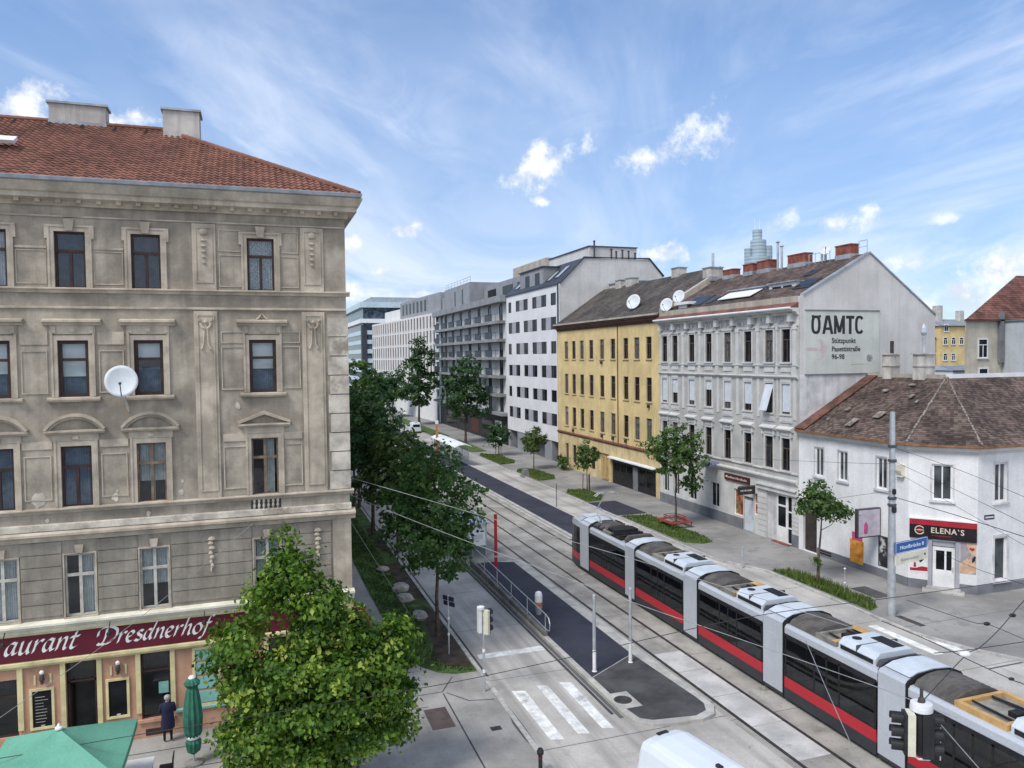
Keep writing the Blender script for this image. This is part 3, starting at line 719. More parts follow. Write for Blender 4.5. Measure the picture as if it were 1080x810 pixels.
pn.build('wall_panel', M['stucco_trim'], lb)
gl = MB()
for u in (-1.62, 2.2):
    gl.lathe(FL.pt(u, 18.48, .09), [(.02, -.12), (.13, -.08), (.16, 0), (.10, .1), (.02, .13)], 10, sy=.5)
    for k in range(5): gl.lathe(FL.pt(u, 18.16 - k * .2, .09), [(.02, -.05), (.13 - .014 * k, 0), (.03, .07)], 8, sy=.5)
    pts = [FL.pt(u + .17 * math.cos(t), 15.16 + .2 * math.sin(t), .10) for t in [math.pi * (1.0 + k / 8 + .0) for k in range(9)]]
    gl.tube(pts, .05, 6); gl.lathe(FL.pt(u, 15.2, .1), [(.02, -.1), (.08, 0), (.02, .1)], 8)
    for s in (-1, 1):
        gl.tube([FL.pt(u + s * .2, 15.24, .09), FL.pt(u + s * .22, 15.32, .1)], .05, 6)
        gl.tube([FL.pt(u + s * .05, 14.95, .09), FL.pt(u + s * .08, 14.4, .09), FL.pt(u + s * .15, 14.2, .09)], [.025, .03, .05], 6)
    for k, (dz, r) in enumerate(((0, .15), (-.16, .11), (-.34, .13), (-.52, .09), (-.68, .10), (-.84, .06), (-.98, .07), (-1.12, .035))): gl.lathe(FL.pt(u + .02 * (-1) ** k, 7.2 + dz, .07), [(.02, -.09), (r, -.01), (r * .6, .07), (.02, .1)], 8, sy=.55)
gl.build('garland', M['stucco_trim'], lb)
# rusticated courses beside the first-floor windows
ru = MB(); z = 4.95
while z < 7.3:
    us = [LX0] + [x for c in CX for x in (c - .56, c + .56)] + [2.7]
    for a, b in zip(us[::2], us[1::2]): ru.fbox(FL, a, b, z, z + .40, -.02, .035)
    z += .435
ru.build('rusticated_course', M['stucco_low'], lb)
bl = MB()
for k in range(6):
    u = .34 - .42 + k * .168; bl.lathe(FL.pt(u, 8.16, .03), [(.03, 0), (.035, .05), (.055, .14), (.028, .24), (.05, .3), (.04, .38)], 8)
bl.build('balustrade', M['stucco_bare'], lb); bk = MB(); bk.fbox(FL, -.2, .88, 8.2, 8.52, -.01, .012); bk.build('niche_shade_plate', M['room'], lb)  # dark plate behind the balusters, recess shade put into its colour
# bare patches where the render has dropped off
ba = MB(); rnd = random.Random(5)
def blot(u, z, r, n=13):
    p = [FL.pt(u + r * rnd.uniform(.6, 1.15) * math.cos(6.283 * k / n), z + 1.25 * r * rnd.uniform(.6, 1.15) * math.sin(6.283 * k / n), .006) for k in range(n)]; ba.extrude(p, (0, -.008, 0))
for u, z, r in ((-7.15, 9.0, .24), (-4.75, 8.95, .13), (-4.7, 9.2, .06), (-2.55, 9.4, .06), (-2.6, 9.0, .1), (-6.9, 8.3, .07), (-3.7, 8.3, .08), (-1.0, 10.9, .1), (-.6, 12.1, .12), (3.1, 12.2, .14), (3.15, 10.7, .17)): blot(u, z, r)
ba.build('bare_patch', M['stucco_bare'], lb)
# windows --------------------------------------------------------
PF = lf(FL)
def glazed(w_, h_, kind, fw=.075, d=-.13):
    """frame and pane meshes; kind: 'T' transom + two leaves, 'I' transom + one leaf, 'K' eight-light casement"""
    f = MB(); a = w_ / 2
    f.fbox(PF, -a, -a + fw, 0, h_, d - .04, d + .05); f.fbox(PF, a - fw, a, 0, h_, d - .04, d + .05)
    f.fbox(PF, -a + fw, a - fw, 0, fw, d - .04, d + .05); f.fbox(PF, -a + fw, a - fw, h_ - fw, h_, d - .04, d + .05)
    t = h_ * .66
    f.fbox(PF, -a + fw, a - fw, t - .05, t + .05, d - .03, d + .06)
    if kind in 'TK': f.fbox(PF, -.05, .05, fw, t - .05, d - .03, d + .055)
    if kind == 'K': f.fbox(PF, -.05, .05, t + .05, h_ - fw, d - .03, d + .055)
    p = MB(); p.fquad(PF, -a + fw, a - fw, fw, h_ - fw, d)
    return f, p
def casing(w_, h_, style):
    c = MB(); a = w_ / 2
    c.fbox(PF, -a - .17, -a, 0, h_, -.01, .05); c.fbox(PF, a, a + .17, 0, h_, -.01, .05); c.fbox(PF, -a - .17, a + .17, h_, h_ + .17, -.01, .05)
    c.fbox(PF, -a - .20, -a - .13, 0, h_ + .22, -.01, .075); c.fbox(PF, a + .13, a + .20, 0, h_ + .22, -.01, .075)
    if style == 'top':
        c.fbox(PF, -a - .28, -a - .13, h_ - .25, h_ + .22, -.01, .07); c.fbox(PF, a + .13, a + .28, h_ - .25, h_ + .22, -.01, .07)
        c.fbox(PF, -a - .28, a + .28, h_ + .15, h_ + .22, -.01, .08)
        c.hexa([PF.pt(-.11, h_ + .02, 0), PF.pt(.11, h_ + .02, 0), PF.pt(.11, h_ + .02, .12), PF.pt(-.11, h_ + .02, .12), PF.pt(-.17, h_ + .42, 0), PF.pt(.17, h_ + .42, 0), PF.pt(.17, h_ + .42, .14), PF.pt(-.17, h_ + .42, .14)])
    if style in ('lintel', 'lintel2'):
        c.fbox(PF, -a - .22, a + .22, h_ + .22, h_ + .52, -.01, .06)
        c.fprof(PF, [(-.02, h_ + .52), (.10, h_ + .52), (.13, h_ + .60), (.26, h_ + .63), (.26, h_ + .70), (-.02, h_ + .76)], -a - .42, a + .42)
        c.fbox(PF, -.09, .09, h_ + .30, h_ + .45, .05, .10)
        for s in (-1, 1): c.fbox(PF, s * (a + .1) - .07, s * (a + .1) + .07, h_ + .26, h_ + .5, .05, .10)
        c.fprof(PF, [(-.02, -.17), (.10, -.17), (.17, -.10), (.17, -.03), (-.02, 0)], -a - .34, a + .34)
        if style == 'lintel2': c.tube([PF.pt(-.2, h_ + .76, .05), PF.pt(-.1, h_ + .84, .05), PF.pt(0, h_ + 1.0, .05), PF.pt(.1, h_ + .84, .05), PF.pt(.2, h_ + .76, .05)], .035, 6)
    if style == 'arch':
        c.fbox(PF, -a - .24, a + .24, h_ + .18, h_ + .42, -.01, .05)
        c.fprof(PF, [(-.02, h_ + .42), (.10, h_ + .42), (.20, h_ + .50), (.20, h_ + .56), (-.02, h_ + .58)], -a - .46, a + .46)
        n = 14; rad = 1.05; half = a + .40; ang = math.asin(half / rad); zc = h_ + .56 - rad * math.cos(ang)
        for k in range(n):
            t0, t1 = -ang + 2 * ang * k / n, -ang + 2 * ang * (k + 1) / n
            for r0, r1, dd in ((rad, rad + .10, .22), (rad - .09, rad, .12)):
                q = lambda r_, t, d_: PF.pt(r_ * math.sin(t), zc + r_ * math.cos(t), d_)
                c.hexa([q(r0, t0, -.01), q(r0, t1, -.01), q(r0, t1, dd), q(r0, t0, dd), q(r1, t0, -.01), q(r1, t1, -.01), q(r1, t1, dd), q(r1, t0, dd)])
        c.fbox(PF, -.1, .1, h_ + .24, h_ + .36, .04, .10)
    if style == 'gable':
        c.fbox(PF, -a - .24, a + .24, h_ + .18, h_ + .42, -.01, .05)
        c.fprof(PF, [(-.02, h_ + .42), (.10, h_ + .42), (.2, h_ + .50), (.2, h_ + .55), (-.02, h_ + .57)], -a - .44, a + .44)
        for s in (-1, 1):
            q = lambda u, z, d_: PF.pt(u * s, z, d_)
            c.hexa([q(0, h_ + .90, -.01), q(a + .46, h_ + .55, -.01), q(a + .46, h_ + .55, .2), q(0, h_ + .90, .2), q(0, h_ + 1.02, -.01), q(a + .46, h_ + .64, -.01), q(a + .46, h_ + .64, .22), q(0, h_ + 1.02, .22)])
    if style == 'plain':
        c = MB(); c.fbox(PF, -a - .05, -a, 0, h_, -.01, .045); c.fbox(PF, a, a + .05, 0, h_, -.01, .045); c.fbox(PF, -a - .05, a + .05, h_, h_ + .05, -.01, .045)
        c.hexa([PF.pt(-.10, h_ + .05, 0), PF.pt(.10, h_ + .05, 0), PF.pt(.10, h_ + .05, .12), PF.pt(-.10, h_ + .05, .12), PF.pt(-.14, h_ + .34, 0), PF.pt(.14, h_ + .34, 0), PF.pt(.14, h_ + .34, .13), PF.pt(-.14, h_ + .34, .13)])
        c.fbox(PF, -a - .06, a + .06, -.07, 0, -.02, .08)
    return c
def curtain(w_, h_, z0=0.0, z1=1.0, u0=-1.0, u1=1.0, amp=.03, wav=11, d=-.24):
    c = MB(); n = 44; a = w_ / 2 - .06
    for k in range(n):
        f0, f1 = u0 + (u1 - u0) * k / n, u0 + (u1 - u0) * (k + 1) / n
        d0, d1 = d - .02 + amp * math.sin(wav * 3.1 * f0), d - .02 + amp * math.sin(wav * 3.1 * f1)
        c.face([PF.pt(a * f0, h_ * z0, d0), PF.pt(a * f1, h_ * z0, d1), PF.pt(a * f1, h_ * z1, d1), PF.pt(a * f0, h_ * z1, d0)])
    return c
hW = [b - a for a, b in ROWS]
def wkind(row, style, gl_kind, fm, fw=.075):
    f, p = glazed(.96, hW[row], gl_kind, fw); W_ = Win(FL, .96, hW[row])
    return W_.set(casing(.96, hW[row], style), M['stucco_trim'], ('frame', f, fm), ('pane', p, M['pane']))
M['lace'] = mat('lace_curtain', (.50, .52, .52), .9, .35, 22)
def cm(row, m, **k): return ('curtain', curtain(.96, hW[row], **k).mesh('curtain', m, fix=False))
def bm_(row, z0, m=None): return ('blind', curtain(.96, hW[row], z0=z0, amp=.0).mesh('blind', m or M['blind'], fix=False))
TOP = wkind(3, 'top', 'T', M['brown_frame']); TH = wkind(2, 'lintel', 'I', M['brown_frame'], .12); TH2 = wkind(2, 'lintel2', 'I', M['brown_frame'], .12)
AR = wkind(1, 'arch', 'T', M['brown_frame']); ARK = wkind(1, 'arch', 'K', M['old_frame'], .06); GA = wkind(1, 'gable', 'K', M['old_frame'], .06)
FI = wkind(0, 'plain', 'K', M['old_white'], .06)
M['curt_blue'] = mat('grey_blue_curtain', (.16, .20, .26), .9, .12, 4)
M['curt_dim'] = mat('dim_curtain', (.055, .062, .075), .9, .2, 3)
for i, c in enumerate(CX):
    TOP.put(lb, c, ROWS[3][0], extra=[cm(3, M['lace'] if i == 5 else M['curt_dim'], amp=.03 if i == 5 else .008)] if i != 2 else [cm(3, M['curtain'], u0=.1)])
    (TH2 if i == 5 else TH).put(lb, c, ROWS[2][0], extra=[bm_(2, (.4, .45, .42, .36, .68, .45)[i]), cm(2, M['curt_blue'], z1=.5, amp=.006, d=-.32)])
    if i == 5: GA.put(lb, c, ROWS[1][0], extra=[cm(1, M['curtain'], u0=.1, u1=.8)])
    elif i == 4: ARK.put(lb, c, ROWS[1][0], extra=[cm(1, M['curtain'], z0=.35), cm(1, M['curtain'], u0=-.1, u1=.15, z1=.6)])
    else: AR.put(lb, c, ROWS[1][0], extra=[cm(1, M['curt_blue'], amp=.012)])
    FI.put(lb, c, ROWS[0][0], extra=[cm(0, M['curtain'], u0=(-.9, -.8, -.85, -.2, -1, -1)[i], u1=1.0, z0=(.02, .02, .02, .02, .38, .3)[i])])
for c in (32.2, 35.2, 38.2, 41.2, 44.2):
    for r in range(4):
        o = copy_tree([q for q in WL if q.parent == lb and q.name.startswith('window')][0], FLS.pt(c, ROWS[r][0], 0), parent=lb)
        o.rotation_euler = (0, 0, R(90))
# restaurant front -----------------------------------------------
fr = MB()
prof_run(fr, 4.44, [(-.02, 0), (.10, 0), (.12, .10), (.20, .14), (.22, .22), (.34, .26), (.34, .33), (-.02, .37)], u1=LX1 + .1, m=1)
prof_run(fr, 3.22, [(-.02, .03), (.10, .03), (.16, .12), (.16, .22), (-.02, .27)], u1=2.9)
prof_run(fr, 4.36, [(-.02, 0), (.09, 0), (.09, .08), (-.02, .08)], u1=2.9)
fr.fbox(FL, 2.92, LX1 + .06, .1, 4.44, -.02, .07); mould(fr, FL, 3.0, LX1 - .02, 3.4, 4.2, .05, .09)
for u0, u1 in ((-7.97, -7.80), (-9.52, -9.35), (-6.66, -6.50), (-5.52, -5.36), (-4.27, -4.11), (-3.13, -2.97), (.14, .3), (1.3, 1.46), (-10.6, -10.44), (-12.16, -12.0)):
    fr.fbox(FL, u0, u1, 1.06, 3.25, -.02, .06)
for u0, u1 in ((-6.66, -6.50), (-5.52, -5.36)): fr.fbox(FL, u0, u1, .1, 1.06, -.02, .06)
mould(fr, FL, -2.38, -1.40, .98, 3.22, .10, .05)
for u0 in (-7.62, -5.25, -13.9): mould(fr, FL, u0, u0 + .76, 1.0, 2.45, .085, .05)
fr.build('cream_trim', [M['cream'], M['cream_pale']], lb)
tq = MB()
for k in range(4): tq.fbox(FL, -2.26, -1.52, 1.12 + k * .53, 1.12 + k * .53 + .42, -.02, .03)
prof_run(tq, .97, [(-.02, -.08), (.09, -.06), (.09, .02), (-.02, .05)], u0=-3.0, u1=2.9); prof_run(tq, .97, [(-.02, -.08), (.09, -.06), (.09, .02), (-.02, .05)], u0=LX0, u1=-9.5)
tq.build('turquoise_panel', M['turq'], lb)
mn = MB()
for u0 in (-7.53, -5.16, -13.81): mn.fquad(FL, u0, u0 + .58, 1.09, 2.36, .012)
mn.build('menu_case', M['glassb'], lb)
ml = MB(); rnd = random.Random(3)
for u0 in (-7.53,):
    for k in range(9): ml.fbox(FL, u0 + .08, u0 + .08 + rnd.uniform(.25, .42), 1.25 + k * .11, 1.265 + k * .11, .014, .017)
for u0 in (-7.53, -5.16): ml.fbox(FL, u0 + .24, u0 + .36, 1.10, 1.15, .014, .018)
ml.build('menu_sheet', M['old_white'], lb)
for u in (-7.2, -4.83):
    l = MB(); l.lathe(FL.pt(u, 2.72, .12), [(.03, -.1), (.06, -.06), (.05, 0), (.09, .06), (.07, .2), (.03, .26)], 10); lp = l.build('wall_lamp', M['iron'], lb)
    g = MB(); g.lathe(FL.pt(u, 3.02, .12), [(.02, -.07), (.07, -.02), (.075, .04), (.03, .09)], 12); g.build('lamp_globe', M['white'], lp)
    a = MB(); a.tube([FL.pt(u, 2.7, 0), FL.pt(u, 2.66, .12)], .02, 6)
    for s in (-1, 1): a.fbox(FL, u + s * .24 - .03, u + s * .24 + .03, 2.58, 2.92, -.01, .03)
    a.build('bracket', M['cream'], lp)
def shopwin(u0, u1, z0, z1, curt=True):
    f = MB(); fw = .06; F = FL; d = -.15
    f.fbox(F, u0, u0 + fw, z0, z1, d - .04, d + .05); f.fbox(F, u1 - fw, u1, z0, z1, d - .04, d + .05)
    f.fbox(F, u0 + fw, u1 - fw, z0, z0 + fw, d - .04, d + .05); f.fbox(F, u0 + fw, u1 - fw, z1 - fw, z1, d - .04, d + .05)
    zt = z0 + (z1 - z0) * .70; f.fbox(F, u0 + fw, u1 - fw, zt - .04, zt + .04, d - .03, d + .05)
    o = f.build('shop_window', M['brown_frame'], lb)
    p = MB(); p.fquad(F, u0 + fw, u1 - fw, z0 + fw, z1 - fw, d); p.build('pane', M['pane'], o)
    if curt:
        c = MB(); n = 30; um = (u0 + u1) / 2
        for s in (-1, 1):
            for k in range(n):
                t0, t1 = k / n, (k + 1) / n; ue = u0 + .06 if s < 0 else u1 - .06
                f0, f1 = ue + (um - ue) * t0 * .9, ue + (um - ue) * t1 * .9
                zb = lambda t: zt - .1 + (1 - (1 - t) ** 2) * (z1 - zt) * .6
                dd = lambda t: -.32 + .03 * math.sin(t * 40)
                c.face([F.pt(f0, zb(t0), dd(t0)), F.pt(f1, zb(t1), dd(t1)), F.pt(f1, z1 - .06, dd(t1)), F.pt(f0, z1 - .06, dd(t0))])
        c.build('curtain', M['curt_dim'], o)
    return o
shopwin(-12.0, -10.6, .85, 3.2); shopwin(-9.35, -7.97, .85, 2.86); sw = shopwin(-4.11, -3.13, .80, 3.25); shopwin(.3, 1.3, .85, 3.2)
nb = MB(); nb.fquad(FL, -3.55, -3.22, 1.62, 2.05, -.142); nb.build('menu_notice', M['turq'], sw)
# open doorway
dr = MB(); dr.fbox(FL, -6.46, -5.56, 2.45, 2.52, -.2, -.12); dr.fbox(FL, -6.46, -6.40, .1, 3.18, -.2, -.12); dr.fbox(FL, -5.62, -5.56, .1, 3.18, -.2, -.12)
do = dr.build('door', M['brown_frame'], lb); dg = MB(); dg.fquad(FL, -6.4, -5.62, 2.55, 3.15, -.16); dg.build('fanlight', M['pane'], do)
dl = MB(); dl.box(-6.45, -6.38, LY + .2, LY + .85, .12, 2.42); dl.build('door_leaf', M['brown_frame'], do)
fh = MB(); fh.fbox(FL, -3.15 - .85, -3.15, .18, .42, -.01, .008); fh.build('cellar_window', M['brown_frame'], lb)
sl_ = MB(); sl_.fbox(FL, -4.25, -3.0, .70, .80, -.02, .10); sl_.build('window_sill', M['orange'], lb)
# round awning over the side door
aw = MB(); n = 14; ay = 33.0
for k in range(n):
    for j in range(6):
        q = lambda t, s: (LX1 + 1.15 * math.cos(s) * math.sin(t), ay - 1.0 * math.cos(t), 2.35 + .95 * math.sin(s) * math.sin(t))
        t0, t1, s0, s1 = math.pi * k / n, math.pi * (k + 1) / n, math.pi / 2 * j / 6, math.pi / 2 * (j + 1) / 6
        aw.face([q(t0, s0), q(t1, s0), q(t1, s1), q(t0, s1)])
    q0 = lambda t, z: (LX1 + 1.15 * math.sin(t), ay - 1.0 * math.cos(t), z)
    aw.face([q0(math.pi * k / n, 2.10), q0(math.pi * (k + 1) / n, 2.10), q0(math.pi * (k + 1) / n, 2.35), q0(math.pi * k / n, 2.35)])
M['awning'] = mat('maroon_canvas', (.26, .020, .060), .8, .1, 1.5)
aw.build('awning', M['awning'], lb, merge=True)

# sign board with calligraphic lettering drawn with a broad nib
sb = thing('restaurant_sign', 'long maroon board with white script reading Restaurant Dresdnerhof above the windows', 'sign', FL.pt(-10.6, 3.5, .1))
b_ = MB(); b_.fbox(FL, -12.6, 2.85, 3.49, 4.36, .02, .10); b_.build('board', M['maroon'], sb)
GL = {  # strokes on a unit em: x, y (x-height .46, caps .78)
 'R': ([[(.10, .70), (.16, .40), (.08, .02), (.0, .0)], [(-.02, .62), (.15, .76), (.42, .76), (.50, .60), (.40, .44), (.20, .40)], [(.22, .40), (.34, .30), (.48, .04), (.62, .0), (.70, .06)]], .66),
 'e': ([[(.06, .20), (.22, .26), (.30, .38), (.22, .47), (.10, .42), (.04, .22), (.10, .03), (.22, .0), (.34, .10)]], .38),
 's': ([[(.30, .42), (.20, .47), (.10, .40), (.14, .28), (.26, .20), (.26, .06), (.14, .0), (.02, .06)]], .35),
 't': ([[(.20, .66), (.12, .30), (.08, .08), (.16, .0), (.28, .08)], [(.02, .45), (.32, .47)]], .32),
 'a': ([[(.34, .42), (.22, .47), (.08, .34), (.04, .12), (.12, .0), (.24, .10), (.34, .40)], [(.36, .46), (.30, .16), (.32, .02), (.44, .08)]], .46),
 'u': ([[(.02, .40), (.10, .46), (.08, .22), (.08, .04), (.18, .0), (.30, .16), (.36, .44)], [(.38, .46), (.32, .14), (.36, .0), (.46, .08)]], .48),
 'r': ([[(.02, .40), (.10, .46), (.08, .22), (.04, .0)], [(.07, .18), (.18, .40), (.28, .47), (.34, .42)]], .35),
 'n': ([[(.02, .40), (.10, .46), (.08, .22), (.04, .0)], [(.07, .18), (.20, .42), (.32, .46), (.34, .34), (.30, .10), (.34, .0), (.44, .08)]], .46),
 'D': ([[(.22, .70), (.22, .36), (.14, .05), (.04, .0), (-.06, .06)], [(-.10, .40), (-.08, .64), (.14, .78), (.44, .76), (.66, .60), (.66, .32), (.48, .08), (.22, .0), (.06, .05)]], .74),
 'd': ([[(.32, .42), (.20, .47), (.08, .34), (.04, .12), (.12, .0), (.24, .10), (.34, .40)], [(.48, .80), (.38, .44), (.30, .14), (.34, .0), (.44, .08)]], .47),
 'h': ([[(.20, .82), (.12, .44), (.04, .0)], [(.08, .18), (.20, .42), (.32, .46), (.34, .34), (.30, .10), (.34, .0), (.44, .08)]], .46),
 'o': ([[(.24, .47), (.10, .40), (.04, .20), (.10, .03), (.22, .0), (.34, .10), (.38, .28), (.32, .43), (.22, .47)]], .43),
 'f': ([[(.44, .74), (.36, .82), (.26, .70), (.18, .36), (.10, -.04), (.02, -.22), (-.08, -.20)], [(.06, .45), (.36, .46)]], .40)}
def script(txt, u, z, em, F, d, m, parent, nib=.075, ang=40):
    mb = MB(); lay = 0; nib *= 1.7; nx, nz = math.cos(R(ang)) * nib / 2, math.sin(R(ang)) * nib / 2
    for ch in txt:
        if ch == ' ': u += .34 * em; continue
        st, adv = GL[ch]
        for s in st:
            P = [s[0]] + s + [s[-1]]; pts = []
            for i in range(1, len(P) - 2):
                for k in range(6):
                    t = k / 6; a, b, c, e = P[i - 1:i + 3]
                    f = lambda q: .5 * (2 * b[q] + (c[q] - a[q]) * t + (2 * a[q] - 5 * b[q] + 4 * c[q] - e[q]) * t * t + (3 * b[q] - a[q] - 3 * c[q] + e[q]) * t ** 3)
                    pts.append((f(0), f(1)))
            pts.append(s[-1])
            for (x0, y0), (x1, y1) in zip(pts, pts[1:]):
                dd = d + .002 + .0002 * (lay % 40); lay += 1
                q = lambda x, y, sx: F.pt(u + (x + y * .22 + sx * nx) * em, z + (y + sx * nz) * em, dd)
                c4 = [q(x0, y0, -1), q(x1, y1, -1), q(x1, y1, 1), q(x0, y0, 1)]
                mb.face(c4)
        u += adv * em
    return mb.build('lettering', m, parent, fix=False)
script('aurant', -8.32, 3.76, .88, FL, .10, M['letter'], sb, .085)
script('Rest', -10.12, 3.74, .92, FL, .10, M['letter'], sb, .085)
script('Dresdnerhof', -5.42, 3.76, .775, FL, .10, M['letter'], sb, .085)
for x in (-8.2, -5.0, -1.9):
    a = MB(); a.tube([FL.pt(x, 4.62, .3), FL.pt(x, 4.45, .55), FL.pt(x, 4.36, .58)], .018, 6); a.lathe(FL.pt(x, 4.3, .58), [(.09, -.06), (.07, .02), (.02, .07)], 10)
    a.build('sign_lamp', M['black'], sb)

# satellite dish on a wall bracket
def dish(name, label, c, aim, r, parent_d, m=None, group=None, pole=None):
    t = thing(name, label, 'satellite dish', pole[0] if pole else c, group); c = Vector(c); a = Vector(aim).normalized()
    e = a.cross(Vector((0, 0, 1))).normalized(); f = e.cross(a)
    mb = MB(); n = 28; dep = r * .22
    def ring(rr, off): return [c + (e * math.cos(6.2832 * k / n) + f * 1.06 * math.sin(6.2832 * k / n)) * rr + a * (off) for k in range(n)]
    rs = [(r * x, dep * (x * x - 1)) for x in (.05, .3, .55, .8, 1.0)]
    R_ = [ring(*q) for q in rs]; B_ = [ring(q[0], q[1] - .018) for q in rs]
    for X, s in ((R_, 1), (B_, -1)):
        mb.face(X[0])
        for k in range(len(rs) - 1):
            for i in range(n): mb.face([X[k][i], X[k][(i + 1) % n], X[k + 1][(i + 1) % n], X[k + 1][i]])
    for i in range(n): mb.face([R_[-1][i], R_[-1][(i + 1) % n], B_[-1][(i + 1) % n], B_[-1][i]])
    mb.build('reflector', m or M['dishw'], t, merge=True, smooth=True)
    arm = MB(); tip = c + a * r * 1.15 - f * r * .45; arm.tube([c - f * r * 1.0 + a * -.02, tip], .018, 6); ar = arm.build('feed_arm', M['darkgrey'], t)
    h = MB(); h.tube([tip - a * .02, tip + a * -.16 + f * .06], [.05, .035], 8); h.build('feed_horn', M['darkgrey'], ar)
    if pole: p = MB(); p.tube([pole[0], pole[1], c - a * (dep + .03)], .025, 8); p.build('bracket', M['galv'], t)
    return t
M['dishw'] = mat('dish_paint', (.58, .62, .64), .5, .05, 1.5)
dish('satellite_dish', 'large pale satellite dish on the weathered facade between two third floor windows', (-4.35, LY - .75, 13.12), (.08, -1, .28), .53, 0, pole=((-4.25, LY, 12.0), (-4.3, LY - .35, 12.55)))

# ================================================================== right-hand side of the street
M['grey_wall'] = mat('grey_plaster', (.43, .425, .40), .9, .08, .7, bump=.2, bscale=25, streak=.14)
M['grey_white'] = mat('pale_plaster_trim', (.56, .56, .54), .88, .06, 1.0, bump=.12, bscale=30, streak=.10)
M['frieze'] = mat('weathered_frieze', (.46, .455, .43), .9, .24, 2.4, bump=.5, bscale=9, streak=.35)
M['gable_grey'] = mat('gable_render', (.56, .55, .535), .9, .06, .35, streak=.18)
M['gable_low'] = mat('bare_gable_render', (.56, .555, .56), .9, .14, .6, streak=.35)
M['plinth'] = mat('grey_plinth', (.17, .175, .19), .85, .1, 1.0)
M['brown_sheet'] = mat('red_brown_sheet', (.165, .070, .050), .75, .15, .8, streak=.2)
M['beige'] = mat('beige_parapet', (.40, .36, .30), .9, .1, .8, streak=.4)
M['roof_brown'] = mat('brown_flat_tiles', (.098, .070, .060), .85, .22, .5, attr=.28, bump=.2, bscale=40)
M['roof_dark'] = mat('dark_flat_tiles', (.078, .067, .058), .88, .2, .45, attr=.25, bump=.2, bscale=40)
M['roof_old'] = mat('old_clay_tiles', (.088, .064, .053), .9, .28, .5, attr=.40, bump=.3, bscale=40, patches=((.15, .135, .115), .60, .76))
M['roof_maroon'] = mat('dark_red_tiles', (.125, .055, .042), .85, .22, .5, attr=.25)
M['brick'] = mat('chimney_brick', (.215, .072, .050), .9, .2, 2.2, bump=.3, bscale=30)
M['yellow'] = mat('ochre_plaster', (.66, .51, .25), .88, .08, .45, streak=.2)
M['ochre_trim'] = mat('ochre_trim', (.58, .46, .25), .88, .1, .8, streak=.25)
M['brown_eave'] = mat('brown_boards', (.085, .045, .035), .8, .15, 1)
M['win_brown'] = mat('brown_window_frame', (.085, .058, .045), .6, .15, 2)
M['wall_white'] = mat('white_render', (.69, .69, .695), .85, .04, .3, streak=.08)
M['wall_blue'] = mat('bluish_white_render', (.71, .71, .705), .85, .06, .4, streak=.14)
M['panel_grey'] = mat('grey_panel', (.36, .36, .39), .7, .06, 1.0)
M['slate'] = mat('dark_slate_sheet', (.040, .045, .058), .5, .12, .8)
M['attic'] = mat('attic_grey', (.26, .27, .29), .8, .07, .6)
M['bal_slab'] = mat('balcony_concrete', (.255, .268, .28), .8, .1, .6, streak=.2)
M['bal_pane'] = mat('balcony_screen', (.048, .062, .074), .5, .12, .8)
M['bal_wall'] = mat('cream_white_wall', (.60, .60, .585), .85, .05, .5)
M['awn_white'] = mat('awning_canvas', (.70, .71, .72), .8, .05, 1)
M['door_wood'] = mat('yellow_wood_door', (.46, .29, .12), .6, .12, 2)
M['dark_wood'] = mat('dark_wood_door', (.040, .030, .028), .6, .2, 2)
M['shop_black'] = mat('black_shop_front', (.022, .021, .023), .6, .2, 1.2)
M['shut'] = mat('shutter_white', (.58, .62, .66), .7, .05, 2)

def cas(mb, PF_, w_, h_, t=.14, d=.06, m=0, sill=True, top=True):
    a = w_ / 2
    mb.fbox(PF_, -a - t, -a, 0, h_, -.01, d, m); mb.fbox(PF_, a, a + t, 0, h_, -.01, d, m)
    if top: mb.fbox(PF_, -a - t, a + t, h_, h_ + t, -.01, d, m)
    if sill: mb.fbox(PF_, -a - t - .04, a + t + .04, -.12, 0, -.02, d + .09, m)
def simple(F, w_, h_, trim, frame, pane, kind='T', t=.14, d=.06, rec=-.12, fw=.06, extra=None):
    P_ = lf(F); c = MB(); cas(c, P_, w_, h_, t, d)
    if extra: extra(c, P_, w_, h_)
    f = MB(); a = w_ / 2
    f.fbox(P_, -a, -a + fw, 0, h_, rec - .04, rec + .05); f.fbox(P_, a - fw, a, 0, h_, rec - .04, rec + .05)
    f.fbox(P_, -a + fw, a - fw, 0, fw, rec - .04, rec + .05); f.fbox(P_, -a + fw, a - fw, h_ - fw, h_, rec - .04, rec + .05)
    if kind in 'TK': f.fbox(P_, -a + fw, a - fw, h_ * .68 - .04, h_ * .68 + .04, rec - .03, rec + .055)
    if kind == 'T': f.fbox(P_, -.035, .035, fw, h_ * .68 - .04, rec - .03, rec + .05)
    if kind in 'KV': f.fbox(P_, -.035, .035, fw, h_ - fw, rec - .03, rec + .05)
    p = MB(); p.fquad(P_, -a + fw, a - fw, fw, h_ - fw, rec)
    W_ = Win(F, w_, h_); return W_.set(c, trim, ('frame', f, frame), ('pane', p, pane))

